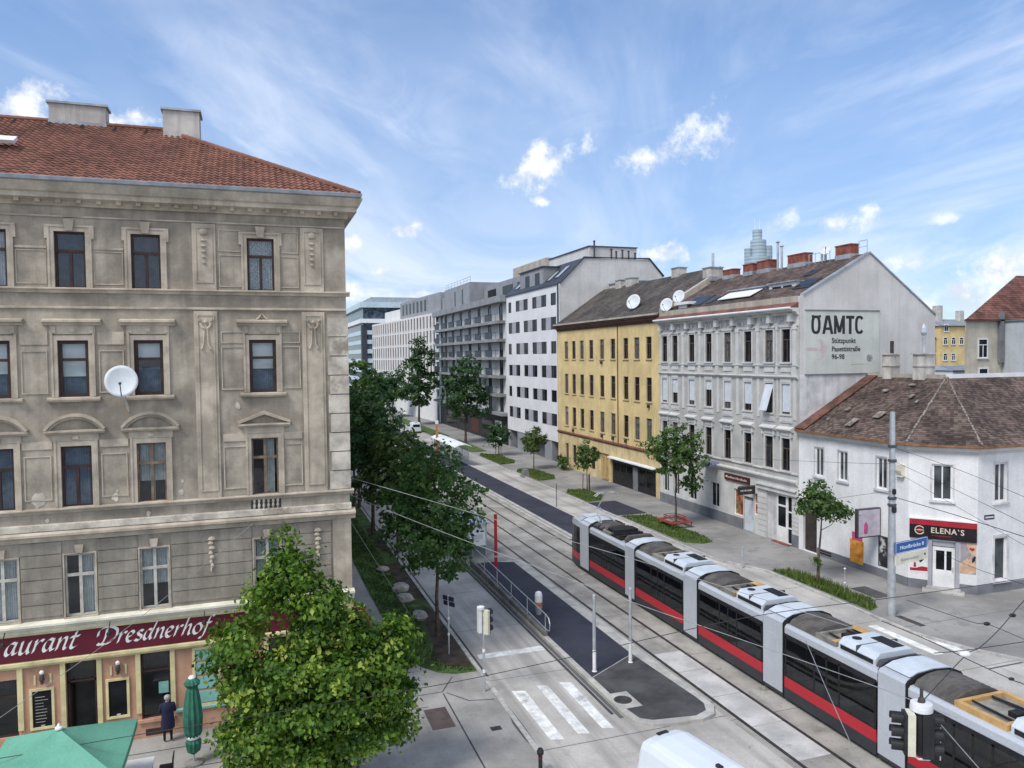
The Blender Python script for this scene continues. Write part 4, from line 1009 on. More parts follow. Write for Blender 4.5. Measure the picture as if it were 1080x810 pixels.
# ---------------------------------------------------------------- grey-white house with the painted gable
FG = Fac((36.0, 0, 0), (0, 1, 0), (-1, 0, 0)); FGt = Fac((36.0, 0, 0), (0, -1, 0), (-1, 0, 0))
gb_ = thing('grey_house', 'grey white ornate house with a brown roof and a big lettered gable', 'house', (36.0, 43.6, 0))
GY0, GY1 = 43.6, 62.75
GC = [61.8, 60.0, 57.25, 54.67, 52.0, 49.36, 46.82, 44.95]
g_ops = [(c - .46, c + .46, a, b) for a, b in ((5.42, 7.74), (9.48, 11.65), (13.2, 15.55)) for c in GC]
gg = [(50.0, 51.2, 1.1, 3.15), (48.72, 49.98, .1, 2.78), (48.2, 48.68, 1.55, 3.2), (44.3, 47.1, .1, 3.62), (53.2, 54.4, 1.2, 3.2), (56.6, 57.8, 1.2, 3.2), (59.4, 60.4, 1.2, 3.2), (61.2, 62.2, 1.2, 3.2)]
w = MB(); wall_holes(w, FG, GY0, GY1, 8.2, 15.9, g_ops, .18, 0); wall_holes(w, FG, GY0, GY1, 4.6, 8.2, g_ops, .18, 0); wall_holes(w, FG, GY0, GY1, 0, 4.6, gg, .22, 1)
w.fquad(FG, GY0, GY1, 15.9, 16.9, 0, 2)
w.build('wall', [M['grey_wall'], M['grey_white'], M['frieze']], gb_)
ga = MB()
prof = [(36.03, 0), (36.03, 17.75), (36.3, 17.85), (42.1, 20.96), (48.3, 16.55), (48.3, 0)]
ga.extrude([(x, GY0 - .02, z) for x, z in prof], (0, .25, 0)); ga.build('gable_wall', M['gable_grey'], gb_)
gl_ = MB(); gl_.box(36.05, 42.9, GY0 - .035, GY0 - .01, 8.0, 12.3); gl_.build('bare_gable', M['gable_low'], gb_)
cp = MB()
for (x0, z0), (x1, z1) in zip(prof[2:5], prof[3:5]): cp.hexa([(x0, GY0 - .10, z0), (x1, GY0 - .10, z1), (x1, GY0 + .3, z1), (x0, GY0 + .3, z0), (x0, GY0 - .10, z0 + .12), (x1, GY0 - .10, z1 + .12), (x1, GY0 + .3, z1 + .12), (x0, GY0 + .3, z0 + .12)])
cp.build('verge', M['zinc'], gb_)
t = MB(); f_ = lambda z, pts, m=0, u0=GY0 + .05, u1=GY1: t.fprof(FG, [(d, z + dz) for d, dz in pts], u0, u1, m)
f_(16.55, [(-.02, -.02), (.12, -.02), (.2, .16), (.5, .22), (.62, .36), (.62, .44), (-.02, .44)])
f_(15.78, [(-.02, -.06), (.08, -.04), (.1, .06), (-.02, .1)]); f_(12.92, [(-.02, -.08), (.10, -.06), (.16, .05), (-.02, .08)]); f_(12.12, [(-.02, -.14), (.1, -.1), (.22, .02), (.22, .08), (-.02, .12)])
f_(4.55, [(-.02, -.1), (.1, -.06), (.28, .16), (.28, .26), (-.02, .3)], u1=GY1); f_(5.28, [(-.02, -.05), (.1, -.04), (.1, .06), (-.02, .08)])
for c0, c1 in ((61.0, 60.8), (58.8, 58.45), (56.1, 55.8), (53.5, 53.2), (50.85, 50.5), (48.25, 47.95), (45.95, 45.82), (44.2, 43.85), (62.6, 62.35)):
    t.fbox(FG, c1, c0, 12.2, 15.85, -.02, .10); t.fbox(FG, c1 - .05, c0 + .05, 15.5, 15.75, .0, .14); t.fbox(FG, c1 - .05, c0 + .05, 12.22, 12.85, .0, .16)
    t.fbox(FG, c1, c0, 9.1, 12.0, -.02, .05)
for k in range(9): t.fbox(FG, 44.1 + k * 2.25, 44.45 + k * 2.25, 16.05, 16.62, -.02, .38)
for k in range(26):   # relief of the frieze
    t.lathe(FG.pt(44.3 + k * .72, 16.18, .03), [(.03, -.22), (.14, -.05), (.16, .08), (.03, .24)], 7, sx=.35)
t.fbox(FG, 43.62, 48.1, 3.72, 4.05, -.02, .22); t.fbox(FG, 43.62, 48.1, 4.05, 4.15, -.02, .34)
t.build('moulding', M['grey_white'], gb_)
pl_ = MB()
for a, b in ((51.3, 62.75), (49.98, 50.0), (43.62, 44.3)): pl_.fbox(FG, a, b, 0, .95, -.02, .05)
pl_.fbox(FG, 49.98, 51.3, 0, .95, -.02, .05); pl_.build('plinth', M['plinth'], gb_)
rs = MB()
for k in range(9):
    rs.fbox(FG, 47.12, 48.15, .1 + k * .42, .1 + k * .42 + .38, -.02, .05); rs.fbox(FG, 43.6, 44.28, .98 + k * .3, .98 + k * .3 + .27, -.02, .045)
rs.build('rustication', M['grey_white'], gb_)
def e1(c, P_, w_, h_):
    a = w_ / 2; c.fbox(P_, -a - .22, a + .22, h_ + .14, h_ + .24, -.01, .12); c.fbox(P_, -a - .1, a + .1, -.72, -.16, -.01, .06)
def e2(c, P_, w_, h_):
    a = w_ / 2; c.fbox(P_, -a - .12, a + .12, h_ + .1, h_ + .36, -.01, .08); c.fbox(P_, -a - .2, a + .2, -.62, -.14, -.01, .07); c.fbox(P_, -a - .02, a + .02, -.52, -.24, .05, .10)
def e3(c, P_, w_, h_):
    a = w_ / 2; c.fprof(P_, [(-.02, h_ + .46), (.12, h_ + .46), (.34, h_ + .62), (.34, h_ + .70), (-.02, h_ + .86)], -a - .36, a + .36); c.fbox(P_, -a - .2, a + .2, h_ + .14, h_ + .46, -.01, .08)
    for s in (-1, 1): c.fbox(P_, s * (a + .2) - .07, s * (a + .2) + .07, h_ + .1, h_ + .46, .02, .2)
    c.fbox(P_, -a + .02, a - .02, h_ + .2, h_ + .38, .06, .12)
g1 = simple(FG, .92, 2.35, M['grey_white'], M['win_brown'], M['glass'], 'T', extra=e1)
g2 = simple(FG, .92, 2.17, M['grey_white'], M['win_brown'], M['glass'], 'T', extra=e2)
g3 = simple(FG, .92, 2.32, M['grey_white'], M['win_brown'], M['glass'], 'T', extra=e3)
PG = lf(FG)
for i, c in enumerate(GC):
    g1.put(gb_, c, 13.2); g3.put(gb_, c, 5.42)
    fr_ = (.95, .58, .85, .36, .78, .78, 0, .95)[i]; ex = []
    b = MB()
    if fr_: b.fbox(PG, -.44, .44, 2.15 - 2.1 * fr_, 2.15, -.06, -.04)
    else: b.hexa([PG.pt(-.44, .18, .62), PG.pt(.44, .18, .62), PG.pt(.44, .18, .60), PG.pt(-.44, .18, .60), PG.pt(-.44, 2.1, .0), PG.pt(.44, 2.1, .0), PG.pt(.44, 2.1, -.02), PG.pt(-.44, 2.1, -.02)])
    g2.put(gb_, c, 9.48, extra=[('blind', b.mesh('blind', M['shut']))])
# ground floor: shop windows, doors
def opening(parent, name, F, u0, u1, z0, z1, m, d=-.16, label=None):
    mb = MB(); mb.fbox(F, u0, u1, z0, z1, d - .05, d); o = mb.build(name, m, parent)
    if label: o['label'] = label
    return o
def panes(parent, F, u0, u1, z0, z1, fm, gm, nx=1, nz=1, d=-.16, fw=.06, name='window'):
    f = MB(); f.fbox(F, u0, u1, z0, z0 + fw, d - .04, d + .05); f.fbox(F, u0, u1, z1 - fw, z1, d - .04, d + .05)
    for k in range(nx + 1):
        x = u0 + (u1 - u0 - fw) * k / nx; f.fbox(F, x, x + fw, z0 + fw, z1 - fw, d - .04, d + .045)
    for k in range(1, nz): zz = z0 + (z1 - z0) * k / nz; f.fbox(F, u0 + fw, u1 - fw, zz - fw / 2, zz + fw / 2, d - .035, d + .04)
    o = f.build(name, fm, parent); p = MB(); p.fquad(F, u0 + fw, u1 - fw, z0 + fw, z1 - fw, d); p.build('pane', gm, o); return o
M['poster_food'] = mat('food_poster', (.16, .09, .05), .5, .5, 2.2, c2=(.50, .30, .12), patches=((.30, .03, .03), .5, .6), fine=.3)
panes(gb_, FG, 50.0, 51.2, 1.1, 3.15, M['white'], M['poster_food'], 1, 1, name='display_window'); panes(gb_, FG, 48.2, 48.68, 1.55, 3.2, M['white'], M['poster_food'], 1, 2, name='display_window')
d_ = opening(gb_, 'door', FG, 48.76, 49.94, .1, 2.5, M['shut'], -.12, 'pale roller shutter door'); h = MB(); h.fbox(FG, 48.85, 48.9, 1.1, 1.3, -.12, -.06); h.build('handle', M['galv'], d_)
opening(gb_, 'transom', FG, 48.76, 49.94, 2.5, 2.76, M['plinth'], -.12)
opening(gb_, 'wall_niche', FG, 46.1, 47.1, .1, 3.62, M['gable_low'], -.14)
dd_ = panes(gb_, FG, 44.95, 46.1, .1, 3.62, M['white'], M['glass'], 1, 1, -.14, .14, name='door'); q = MB(); q.fbox(FG, 45.09, 45.96, .24, 1.25, -.14, -.10); q.fbox(FG, 45.09, 45.96, 2.72, 2.84, -.14, -.08); q.build('door_panel', M['white'], dd_)
panes(gb_, FG, 44.3, 44.95, .1, 3.62, M['white'], M['glass'], 1, 3, -.14, .1, name='door_sidelight')
for a, b in ((53.2, 54.4), (56.6, 57.8), (59.4, 60.4), (61.2, 62.2)): panes(gb_, FG, a, b, 1.2, 3.2, M['grey_white'], M['glass'], 2, 1)
st = MB(); st.fbox(FG, 44.3, 46.2, -.05, .16, 0, .35); st.build('doorstep', M['brick'], gb_)
# roof, parapet terrace, dormers
tp = MB(); tp.box(36.02, 36.2, GY0 + .25, GY1, 16.9, 17.85); tp.build('parapet', M['beige'], gb_)
rs_ = MB(); rs_.hexa([(35.34, GY0 + .1, 16.99), (36.02, GY0 + .1, 16.99), (36.02, GY1, 16.99), (35.34, GY1, 16.99), (35.34, GY0 + .1, 17.02), (36.02, GY0 + .1, 17.4), (36.02, GY1, 17.4), (35.34, GY1, 17.02)]); rs_.build('eave_sheet', M['brown_sheet'], gb_)
gu = MB(); gu.tube([(35.32, GY0 + .1, 16.98), (35.32, GY1, 16.98)], .09, 8); gu.build('gutter', M['awn_white'], gb_)
rz_ = lambda x: 17.9 + (x - 36.5) * (20.98 - 17.9) / 5.6
rf = MB(); tiles(rf, (36.5, GY1, 17.9), (36.5, GY0 + .1, 17.9), (42.1, GY0 + .1, 20.98), (42.1, GY1, 20.98), .30, .30, .006, .022, 2)
rf.face([(42.1, GY0, 20.98), (42.1, GY1, 20.98), (48.4, GY1, 16.5), (48.4, GY0, 16.5)]); groof = rf.build('roof', M['roof_brown'], gb_, fix=False)
tf = MB(); tf.face([(36.2, GY0 + .2, 17.2), (36.6, GY0 + .2, 17.2), (36.6, GY1, 17.2), (36.2, GY1, 17.2)]); tf.build('terrace_floor', M['zinc'], gb_)
def dormer(y0, y1, x0, z0, z1, nm, wn, aw=False):
    xe = 36.5 + (z1 - 17.9) / .55
    o = MB(); o.box(x0, xe + .6, y0, y1, z0 - .4, z1); o = o.build('dormer', nm, groof)
    r = MB(); r.box(x0 - .18, xe + .7, y0 - .12, y1 + .12, z1, z1 + .10); r.build('dormer_roof', M['zinc'], o)
    FD = Fac((x0, 0, 0), (0, 1, 0), (-1, 0, 0)); n = len(wn)
    for a, b in wn: 
        p = MB(); p.fquad(FD, a, b, z0 + .12, z1 - .22, .012); p.build('pane', M['glass'], o)
    if aw:
        q = MB(); q.hexa([(x0 - 1.3, y0 + .3, z1 - .75), (x0 - .02, y0 + .3, z1 - .14), (x0 - .02, y1 - .3, z1 - .14), (x0 - 1.3, y1 - .3, z1 - .75), (x0 - 1.3, y0 + .3, z1 - .70), (x0 - .02, y0 + .3, z1 - .09), (x0 - .02, y1 - .3, z1 - .09), (x0 - 1.3, y1 - .3, z1 - .70)]); q.build('awning', M['awn_white'], o)
dormer(46.6, 49.6, 38.1, 17.75, 19.15, M['awn_white'], [(46.95, 47.95), (48.15, 49.2)])
dormer(50.2, 55.2, 38.3, 17.7, 19.1, M['zinc'], [(50.7, 52.0), (52.4, 53.6), (53.9, 54.8)], True)
def skylight(y0, y1, t0, t1, m=None, xb=36.5, zb=17.9, xt=42.1, zt=20.98, par=None):
    P = lambda t, y, h: (xb + (xt - xb) * t - h * .5, y, zb + (zt - zb) * t + h)
    mb = MB(); mb.hexa([P(t0, y0, -.05), P(t1, y0, -.05), P(t1, y1, -.05), P(t0, y1, -.05), P(t0, y0, .1), P(t1, y0, .1), P(t1, y1, .1), P(t0, y1, .1)])
    o = mb.build('skylight', M['darkgrey'], par or groof); q = MB(); q.face([P(t0 + .02, y0 + .1, .104), P(t1 - .02, y0 + .1, .104), P(t1 - .02, y1 - .1, .104), P(t0 + .02, y1 - .1, .104)]); q.build('pane', m or M['glass'], o)
skylight(57.2, 60.2, .06, .34); skylight(55.7, 56.5, .08, .26); skylight(46.5, 47.5, .55, .70); skylight(44.6, 46.2, .18, .42)
for y0, y1, z1 in ((59.3, 61.2, 21.75), (56.5, 58.1, 21.9), (54.2, 56.1, 21.95), (49.8, 52.1, 21.95), (44.9, 46.7, 21.95)):
    chimney(41.75, 42.5, y0 + .12, y1 - .12, 20.7, z1 - .18, M['brick'], groof, .04, M['brick'])
pw = MB(); pw.hexa([(36.1, 62.4, 17.0), (42.1, 62.4, 20.6), (42.1, 63.0, 20.6), (36.1, 63.0, 17.0), (36.1, 62.4, 18.15), (42.1, 62.4, 21.65), (42.1, 63.0, 21.65), (36.1, 63.0, 18.15)]); pw.build('party_wall', M['beige'], gb_)
c_ = chimney(41.2, 42.6, 62.3, 63.6, 20.8, 22.05, M['chim'], groof); p = MB(); p.tube([(41.9, 62.9, 22.1), (41.9, 62.9, 23.5)], .13, 8); p.build('flue', M['galv'], c_)
for x_, y_, h_ in ((41.9, 53.4, 23.1), (41.9, 52.9, 22.7), (42.1, 48.4, 22.0), (42.0, 47.9, 22.0)):
    p = MB(); p.tube([(x_, y_, 20.7), (x_, y_, h_)], .10, 8); p.lathe((x_, y_, h_), [(.1, 0), (.2, .05), (.02, .2)], 8); p.build('flue', M['galv'], groof)
rl = MB()
for y_ in (43.8, 44.6): rl.tube([(42.1, y_, 20.9), (42.1, y_, 21.95)], .025, 6)
rl.tube([(42.1, 43.8, 21.95), (42.1, 44.6, 21.95)], .025, 6); rl.tube([(42.1, 43.8, 21.5), (42.1, 44.6, 21.5)], .02, 6)
for y_ in (47.2, 48.0, 48.8, 49.5): rl.tube([(41.8, y_, 20.8), (41.8, y_, 21.6)], .025, 6)
rl.tube([(41.8, 47.2, 21.6), (41.8, 49.5, 21.6)], .025, 6); rl.build('roof_railing', M['galv'], groof)
dish('satellite_dish', 'small satellite dish on the ridge beside the rightmost brick chimney', (41.6, 47.5, 21.75), (-.6, -.8, .5), .45, 0)
dish('satellite_dish', 'lower satellite dish behind the parapet at the far end of the grey house', (36.2, 61.9, 18.45), (-.85, -.55, .35), .62, 0)
dish('satellite_dish', 'upper of two satellite dishes at the far end of the grey house', (36.9, 60.9, 19.15), (-.85, -.55, .35), .58, 0)
bx = MB(); bx.box(36.5, 37.3, 58.6, 61.0, 18.3, 18.55); bx.box(36.7, 37.1, 59.2, 60.6, 17.6, 18.3); tag(bx.build('roof_hood', M['awn_white']), 'white metal hood on the terrace beside the two dishes', 'roof hood')
# lettered sign on the gable
FGB = Fac((0, GY0 - .02, 0), (1, 0, 0), (0, -1, 0))
M['sign_pale'] = mat('pale_green_grey_board', (.53, .55, .505), .8, .05, .5, streak=.12)
M['ink'] = mat('dark_sign_ink', (.022, .024, .028), .7, .1, 2)
M['pink'] = mat('faded_pink', (.52, .43, .43), .8, .08, 2)
M['emblem'] = mat('faded_emblem', (.24, .25, .26), .8, .25, 6)
gs = thing('gable_sign', 'large pale wall sign lettered OAMTC with a faded pink arrow', 'sign', (36.44, GY0, 12.34))
gs['label'] = 'large pale wall sign on the gable with black lettering and faded pink arrow'
b = MB(); b.fbox(FGB, 36.44, 43.0, 12.34, 16.82, .0, .05); b.build('board', M['sign_pale'], gs)
b = MB(); b.fbox(FGB, 36.44, 43.0, 16.78, 16.86, .0, .09); b.fbox(FGB, 36.44, 43.0, 12.28, 12.36, .0, .09); b.fbox(FGB, 40.4, 42.0, 12.98, 13.0, .05, .054); b.build('rim', M['plinth'], gs)
BIG = dict(bold=.018, sx=.93, depth=.006)
def bar(mb, p, q, w, d=.05, th=.007):      # a straight stroke with level ends
    mb.extrude([FGB.pt(p[0] - w / 2, p[1], d), FGB.pt(p[0] + w / 2, p[1], d), FGB.pt(q[0] + w / 2, q[1], d), FGB.pt(q[0] - w / 2, q[1], d)], FGB.n * th)
def arc(mb, u, z, ru, rz, w, a0, a1, n=20, d=.05, th=.007):
    for k in range(n):
        t0, t1 = R(a0 + (a1 - a0) * k / n), R(a0 + (a1 - a0) * (k + 1) / n)
        P = lambda t, s: FGB.pt(u + (ru - w * s) * math.copysign(abs(math.cos(t)) ** .72, math.cos(t)), z + (rz - w * .85 * s) * math.copysign(abs(math.sin(t)) ** .72, math.sin(t)), d)
        mb.extrude([P(t0, 0), P(t1, 0), P(t1, 1), P(t0, 1)], FGB.n * th)
z0_, z1_ = 15.16, 16.46; b = MB(); arc(b, 37.36, (z0_ + z1_) / 2, .40, .65, .22, 0, 360, 36)
for u in (37.0, 37.58): b.fbox(FGB, u, u + .20, z1_ - .16, z1_ + .02, .05, .0585)
b.build('letter', M['ink'], gs)
b = MB(); bar(b, (38.02, z0_), (38.32, z1_), .24); bar(b, (38.75, z0_), (38.44, z1_), .24, .05, .0076); b.fbox(FGB, 38.12, 38.64, z0_ + .28, z0_ + .46, .05, .0565); b.build('letter', M['ink'], gs)
b = MB(); b.fbox(FGB, 38.92, 39.14, z0_, z1_, .05, .057); b.fbox(FGB, 39.66, 39.88, z0_, z1_, .05, .057); bar(b, (39.03, z1_), (39.40, z0_ + .1), .25, .05, .0076); bar(b, (39.77, z1_), (39.40, z0_ + .1), .25, .05, .0082); b.build('letter', M['ink'], gs)
b = MB(); b.fbox(FGB, 39.98, 40.72, z1_ - .22, z1_, .05, .057); b.fbox(FGB, 40.23, 40.47, z0_, z1_ - .22, .05, .057); b.build('letter', M['ink'], gs)
b = MB(); arc(b, 41.18, (z0_ + z1_) / 2, .40, .65, .22, 38, 322, 32); b.build('letter', M['ink'], gs)
for tx, z, wd in (('Stützpunkt', 14.52, .62), ('Pasettistraße', 13.93, .62), ('96-98', 13.38, .62)):
    put_text('lettering', tx, FGB, 38.72, z, .056, .50, M['ink'], gs, bold=.008, sx=.98, depth=.006)
ar = MB(); ar.fbox(FGB, 36.5, 38.2, 13.98, 14.20, .05, .056)
for s in (-1, 1): ar.extrude([FGB.pt(38.35, 14.09, .05), FGB.pt(37.95, 14.09 + s * .0, .05), FGB.pt(37.55, 14.09 + s * .72, .05), FGB.pt(37.85, 14.09 + s * .72, .05)], FGB.n * .0075)
ar.build('arrow', M['pink'], gs)
em = MB(); em.disc(FGB.pt(42.1, 13.42, .05), FGB.n, .27, 24, 0, .006); em.build('emblem', M['emblem'], gs)
# shop signs on the street side
M['sign_maroon'] = mat('maroon_shop_sign', (.075, .018, .014), .5, .1, 2)
t_ = thing('shop_sign', 'long maroon fascia sign over the food shop window', 'sign', FG.pt(50.7, 3.75, .1)); b = MB(); b.fbox(FG, 49.1, 52.3, 3.75, 4.25, .0, .14); b.build('board', M['sign_maroon'], t_)
b = MB(); rnd = random.Random(4); u = 51.9; b.lathe(FG.pt(51.95, 4.0, .15), [(.02, -.1), (.12, 0), (.02, .1)], 8)
while u > 49.4: ww = rnd.uniform(.06, .16); b.fbox(FG, u - ww, u, 3.92, 3.92 + rnd.uniform(.1, .18), .14, .146); u -= ww + .06
b.build('lettering', M['pink'], t_)
t_ = thing('hanging_sign', 'dark sign board sticking out from the wall beside the shop door', 'sign', (36, 48.5, 3.3)); b = MB(); b.box(34.45, 35.95, 48.45, 48.55, 3.15, 3.75); b.build('board', M['dark_wood'], t_)
b = MB(); rnd = random.Random(9); x = 34.65
while x < 35.7: ww = rnd.uniform(.05, .13); b.box(x, x + ww, 48.44, 48.452, 3.40, 3.52); x += ww + .05
b.build('lettering', M['grey_white'], t_)
b = MB(); b.tube([(36, 48.5, 3.8), (34.5, 48.5, 3.8)], .025, 6); b.build('bracket', M['black'], t_)
M['awn_blue'] = mat('blue_grey_awning', (.16, .17, .26), .8, .08, 1)
t_ = thing('awning', 'small folded blue grey awning on the ledge of the grey house', 'awning', (36, 54, 4.8)); b = MB(); b.hexa([(35.0, 53.2, 4.55), (35.98, 53.2, 4.62), (35.98, 55.0, 4.62), (35.0, 55.0, 4.55), (35.0, 53.2, 4.62), (35.98, 53.2, 4.95), (35.98, 55.0, 4.95), (35.0, 55.0, 4.62)]); b.build('canvas', M['awn_blue'], t_)

# ---------------------------------------------------------------- ochre house
FY = Fac((36.4, 0, 0), (0, 1, 0), (-1, 0, 0)); YY0, YY1 = 63.0, 88.9
yb = thing('ochre_house', 'ochre yellow four storey house with a dark tiled roof', 'house', (36.4, 63.0, 0))
YC = [86.05, 83.75, 81.4, 78.8, 76.0, 73.3, 70.35, 67.95, 65.5]
yops = [(c - .52, c + .52, a, b) for a, b in ((5.35, 7.62), (9.28, 11.63), (13.47, 15.6)) for c in YC]
yg = [(64.3, 73.9, .1, 2.85), (74.55, 76.4, .1, 3.05), (78.0, 79.1, .9, 3.1), (81.0, 82.0, .9, 3.1), (83.3, 84.3, .9, 3.1), (85.6, 86.6, .4, 3.1)]
w = MB(); wall_holes(w, FY, YY0, YY1, 4.35, 16.95, yops, .14, 0); wall_holes(w, FY, YY0, YY1, 0, 4.35, yg, .25, 1)
w.face([(36.4, YY1, 0), (46, YY1, 0), (46, YY1, 20), (42.9, YY1, 22.3), (36.4, YY1, 17.2)]); w.build('wall', [M['yellow'], M['ochre_trim']], yb)
t = MB(); t.fprof(FY, [(-.02, 4.2), (.06, 4.2), (.18, 4.36), (.18, 4.46), (-.02, 4.56)], YY0, YY1); t.fbox(FY, 72.1, 72.22, 4.5, 16.9, -.02, .08); t.build('ledge', M['brown_sheet'], yb)
ev = MB(); ev.fprof(FY, [(-.02, 16.9), (.1, 16.9), (.16, 17.1), (.42, 17.25), (.42, 17.4), (.55, 17.45), (.55, 17.58), (-.02, 17.6)], YY0, YY1); ev.build('eaves', M['brown_eave'], yb)
rf = MB(); tiles(rf, (35.8, YY1, 17.55), (35.8, YY0, 17.55), (42.9, YY0, 22.1), (42.9, YY1, 22.3), .34, .34, .006, .022, 2); rf.face([(42.9, YY0, 22.1), (42.9, YY1, 22.3), (50, YY1, 17), (50, YY0, 17)])
yroof = rf.build('roof', M['roof_dark'], yb, fix=False)
ec = MB(); ec.box(35.78, 36.1, YY0 + .1, YY1, 17.60, 17.78); ec.build('eave_board', M['beige'], yb)
y1 = simple(FY, 1.04, 2.13, M['ochre_trim'], M['win_brown'], M['glass'], 'T', .09, .03); y2 = simple(FY, 1.04, 2.35, M['ochre_trim'], M['win_brown'], M['glass'], 'T', .09, .03); y3 = simple(FY, 1.04, 2.27, M['ochre_trim'], M['win_brown'], M['glass'], 'T', .09, .03)
PY = lf(FY); M['dim_curt'] = mat('greenish_curtain', (.10, .115, .10), .9, .2, 2)
for i, c in enumerate(YC):
    y1.put(yb, c, 13.47); y2.put(yb, c, 9.28); ex = []
    if i >= 7: b = MB(); b.fbox(PY, -.44, .44, .1, 2.1, -.115, -.105); ex = [('curtain', b.mesh('curtain', M['dim_curt']))]
    y3.put(yb, c, 5.35, extra=ex)
for c, z in ((76.0, 13.2), (65.5, 9.0), (76.0, 5.1), (73.3, 5.1), (70.35, 5.1), (84.0, 5.0)):
    b = MB(); b.fbox(FY, c - .12, c + .12, z - .32, z, .0, .22); b.build('air_outlet', M['dark_wood'], yb)
for a, b in ((78.0, 79.1), (81.0, 82.0), (83.3, 84.3)): panes(yb, FY, a, b, .9, 3.1, M['win_brown'], M['glass'], 2, 1)
opening(yb, 'door', FY, 85.6, 86.6, .4, 3.1, M['win_brown'])
d_ = opening(yb, 'door', FY, 74.6, 76.35, .1, 2.95, M['door_wood'], -.2, 'tall double door in yellow wood'); q = MB()
for a, b in ((74.7, 75.4), (75.55, 76.25)): mould(q, Fac((36.55, 0, 0), (0, 1, 0), (-1, 0, 0)), a, b, .3, 2.7, .06, .03)
q.build('door_panel', M['ochre_trim'], d_)
sf = opening(yb, 'shop_front', FY, 64.3, 73.9, .1, 2.85, M['shop_black'], -.18)
for a, b in ((64.5, 66.4), (66.7, 67.9), (69.4, 70.6), (70.9, 72.0), (72.3, 73.6)):
    q = MB(); q.fquad(FY, a, b, .7, 2.5, -.17); q.build('pane', M['glassb'], sf)
q = MB(); q.fbox(FY, 68.2, 69.2, .1, 2.4, -.17, -.12); q.build('door', M['plinth'], sf)
aw_ = MB(); aw_.hexa([(35.95, 64.1, 2.80), (36.38, 64.1, 2.86), (36.38, 74.0, 2.86), (35.95, 74.0, 2.80), (35.95, 64.1, 2.9), (36.38, 64.1, 2.98), (36.38, 74.0, 2.98), (35.95, 74.0, 2.9)]); aw_.build('awning', M['awn_white'], yb)
dish('satellite_dish', 'round satellite dish standing alone on the dark roof of the ochre house', (37.2, 70.2, 19.35), (-.85, -.55, .4), .78, 0, pole=((37.6, 70.2, 18.7), (37.4, 70.2, 18.9)))
for y_ in (80.5, 83.2, 70.0): chimney(42.4, 43.4, y_, y_ + 1.4, 21.9, 22.95, M['chim'], yroof, flash=False)

# ---------------------------------------------------------------- white apartment block
FW_ = Fac((36.9, 0, 0), (0, 1, 0), (-1, 0, 0)); WY0, WY1 = 89.3, 110.6
wb = thing('white_apartment_block', 'white apartment block with slate mansard and a blank grey gable', 'apartment block', (36.9, WY0, 0))
EV = [(109.75, 108.35), (106.3, 101.1), (99.35, 93.95), (92.4, 90.55)]; OD = [(109.7, 104.6), (102.9, 97.5), (95.9, 90.5)]
lev = [(20.42, 22.0, EV), (17.28, 18.92, OD), (14.15, 15.77, EV), (10.98, 12.6, OD), (7.84, 9.4, EV), (4.72, 6.34, OD)]
w = MB(); wall_holes(w, FW_, WY0, WY1, 2.75, 23.0, [(b, a, z0, z1) for z0, z1, gr in lev for a, b in gr], .14)
w.face([FW_.pt(WY0, 2.75, 0), FW_.pt(WY1, 2.75, 0), FW_.pt(WY1, 2.75, -3), FW_.pt(WY0, 2.75, -3)]); w.build('wall', M['wall_white'], wb)
g = MB(); g.extrude([(36.93, WY0, 2.75), (36.93, WY0, 23.0), (40.3, WY0, 26.3), (49.7, WY0, 26.4), (51.8, WY0, 24.2), (51.8, WY0, 0), (40, WY0, 0), (40, WY0, 2.75)], (0, .3, 0)); g.build('gable_wall', M['gable_grey'], wb)
dn = MB(); dn.tube([(36.75, 89.6, 3), (36.75, 89.6, 22.9)], .09, 8); dn.build('downpipe', M['slate'], wb)
gf = MB(); gf.box(38.6, 38.9, WY0, WY1, 0, 2.75); gf.build('recessed_wall', M['plinth'], wb)
for a, b in ((109.6, 110.6), (103.2, 106.4), (92.6, 95.2), (89.35, 89.8)):
    q = MB(); q.box(37.0, 38.2, a, b, 0, 2.75); q.build('pillar', M['attic'], wb)
for z0, z1, gr in lev:
    for a, b in gr:
        f = MB(); F = FW_; d = -.1; n3 = a - b > 3
        f.fbox(F, b, a, z0, z0 + .07, d - .03, d + .04); f.fbox(F, b, a, z1 - .07, z1, d - .03, d + .04); f.fbox(F, b, b + .07, z0 + .07, z1 - .07, d - .03, d + .04); f.fbox(F, a - .07, a, z0 + .07, z1 - .07, d - .03, d + .04)
        if n3: f.fbox(F, b + .22 * (a - b), b + .27 * (a - b), z0 + .07, z1 - .07, d - .03, d + .035)
        o = f.build('window', M['slate'], wb); p = MB(); p.fquad(F, b + .07, a - .07, z0 + .07, z1 - .07, d); p.build('pane', M['glass'], o)
        if n3: q = MB(); q.fbox(F, b + .36 * (a - b), b + .68 * (a - b), z0 + .02, z1 - .02, d - .03, .0); q.build('panel', M['panel_grey'], o)
rf = MB(); rf.hexa([(36.75, WY0 + .3, 22.95), (40.35, WY0 + .3, 22.95), (40.35, WY1, 22.95), (36.75, WY1, 22.95), (36.75, WY0 + .3, 23.12), (40.35, WY0 + .3, 26.4), (40.35, WY1, 26.4), (36.75, WY1, 23.12)])
wroof = rf.build('roof', M['slate'], wb); q = MB(); q.box(40.35, 49.7, WY0 + .3, WY1, 25.9, 26.38); q.build('flat_roof', M['attic'], wb)
pp = MB(); pp.tube([(36.9, WY0 - .06, 23.08), (40.3, WY0 - .06, 26.42), (49.7, WY0 - .06, 26.52), (51.85, WY0 - .06, 24.25)], .13, 6); pp.build('verge', M['slate'], wb)
dm = MB(); dm.box(37.4, 41.2, 96.3, 105.6, 23.2, 25.9); do_ = dm.build('dormer', M['attic'], wroof)
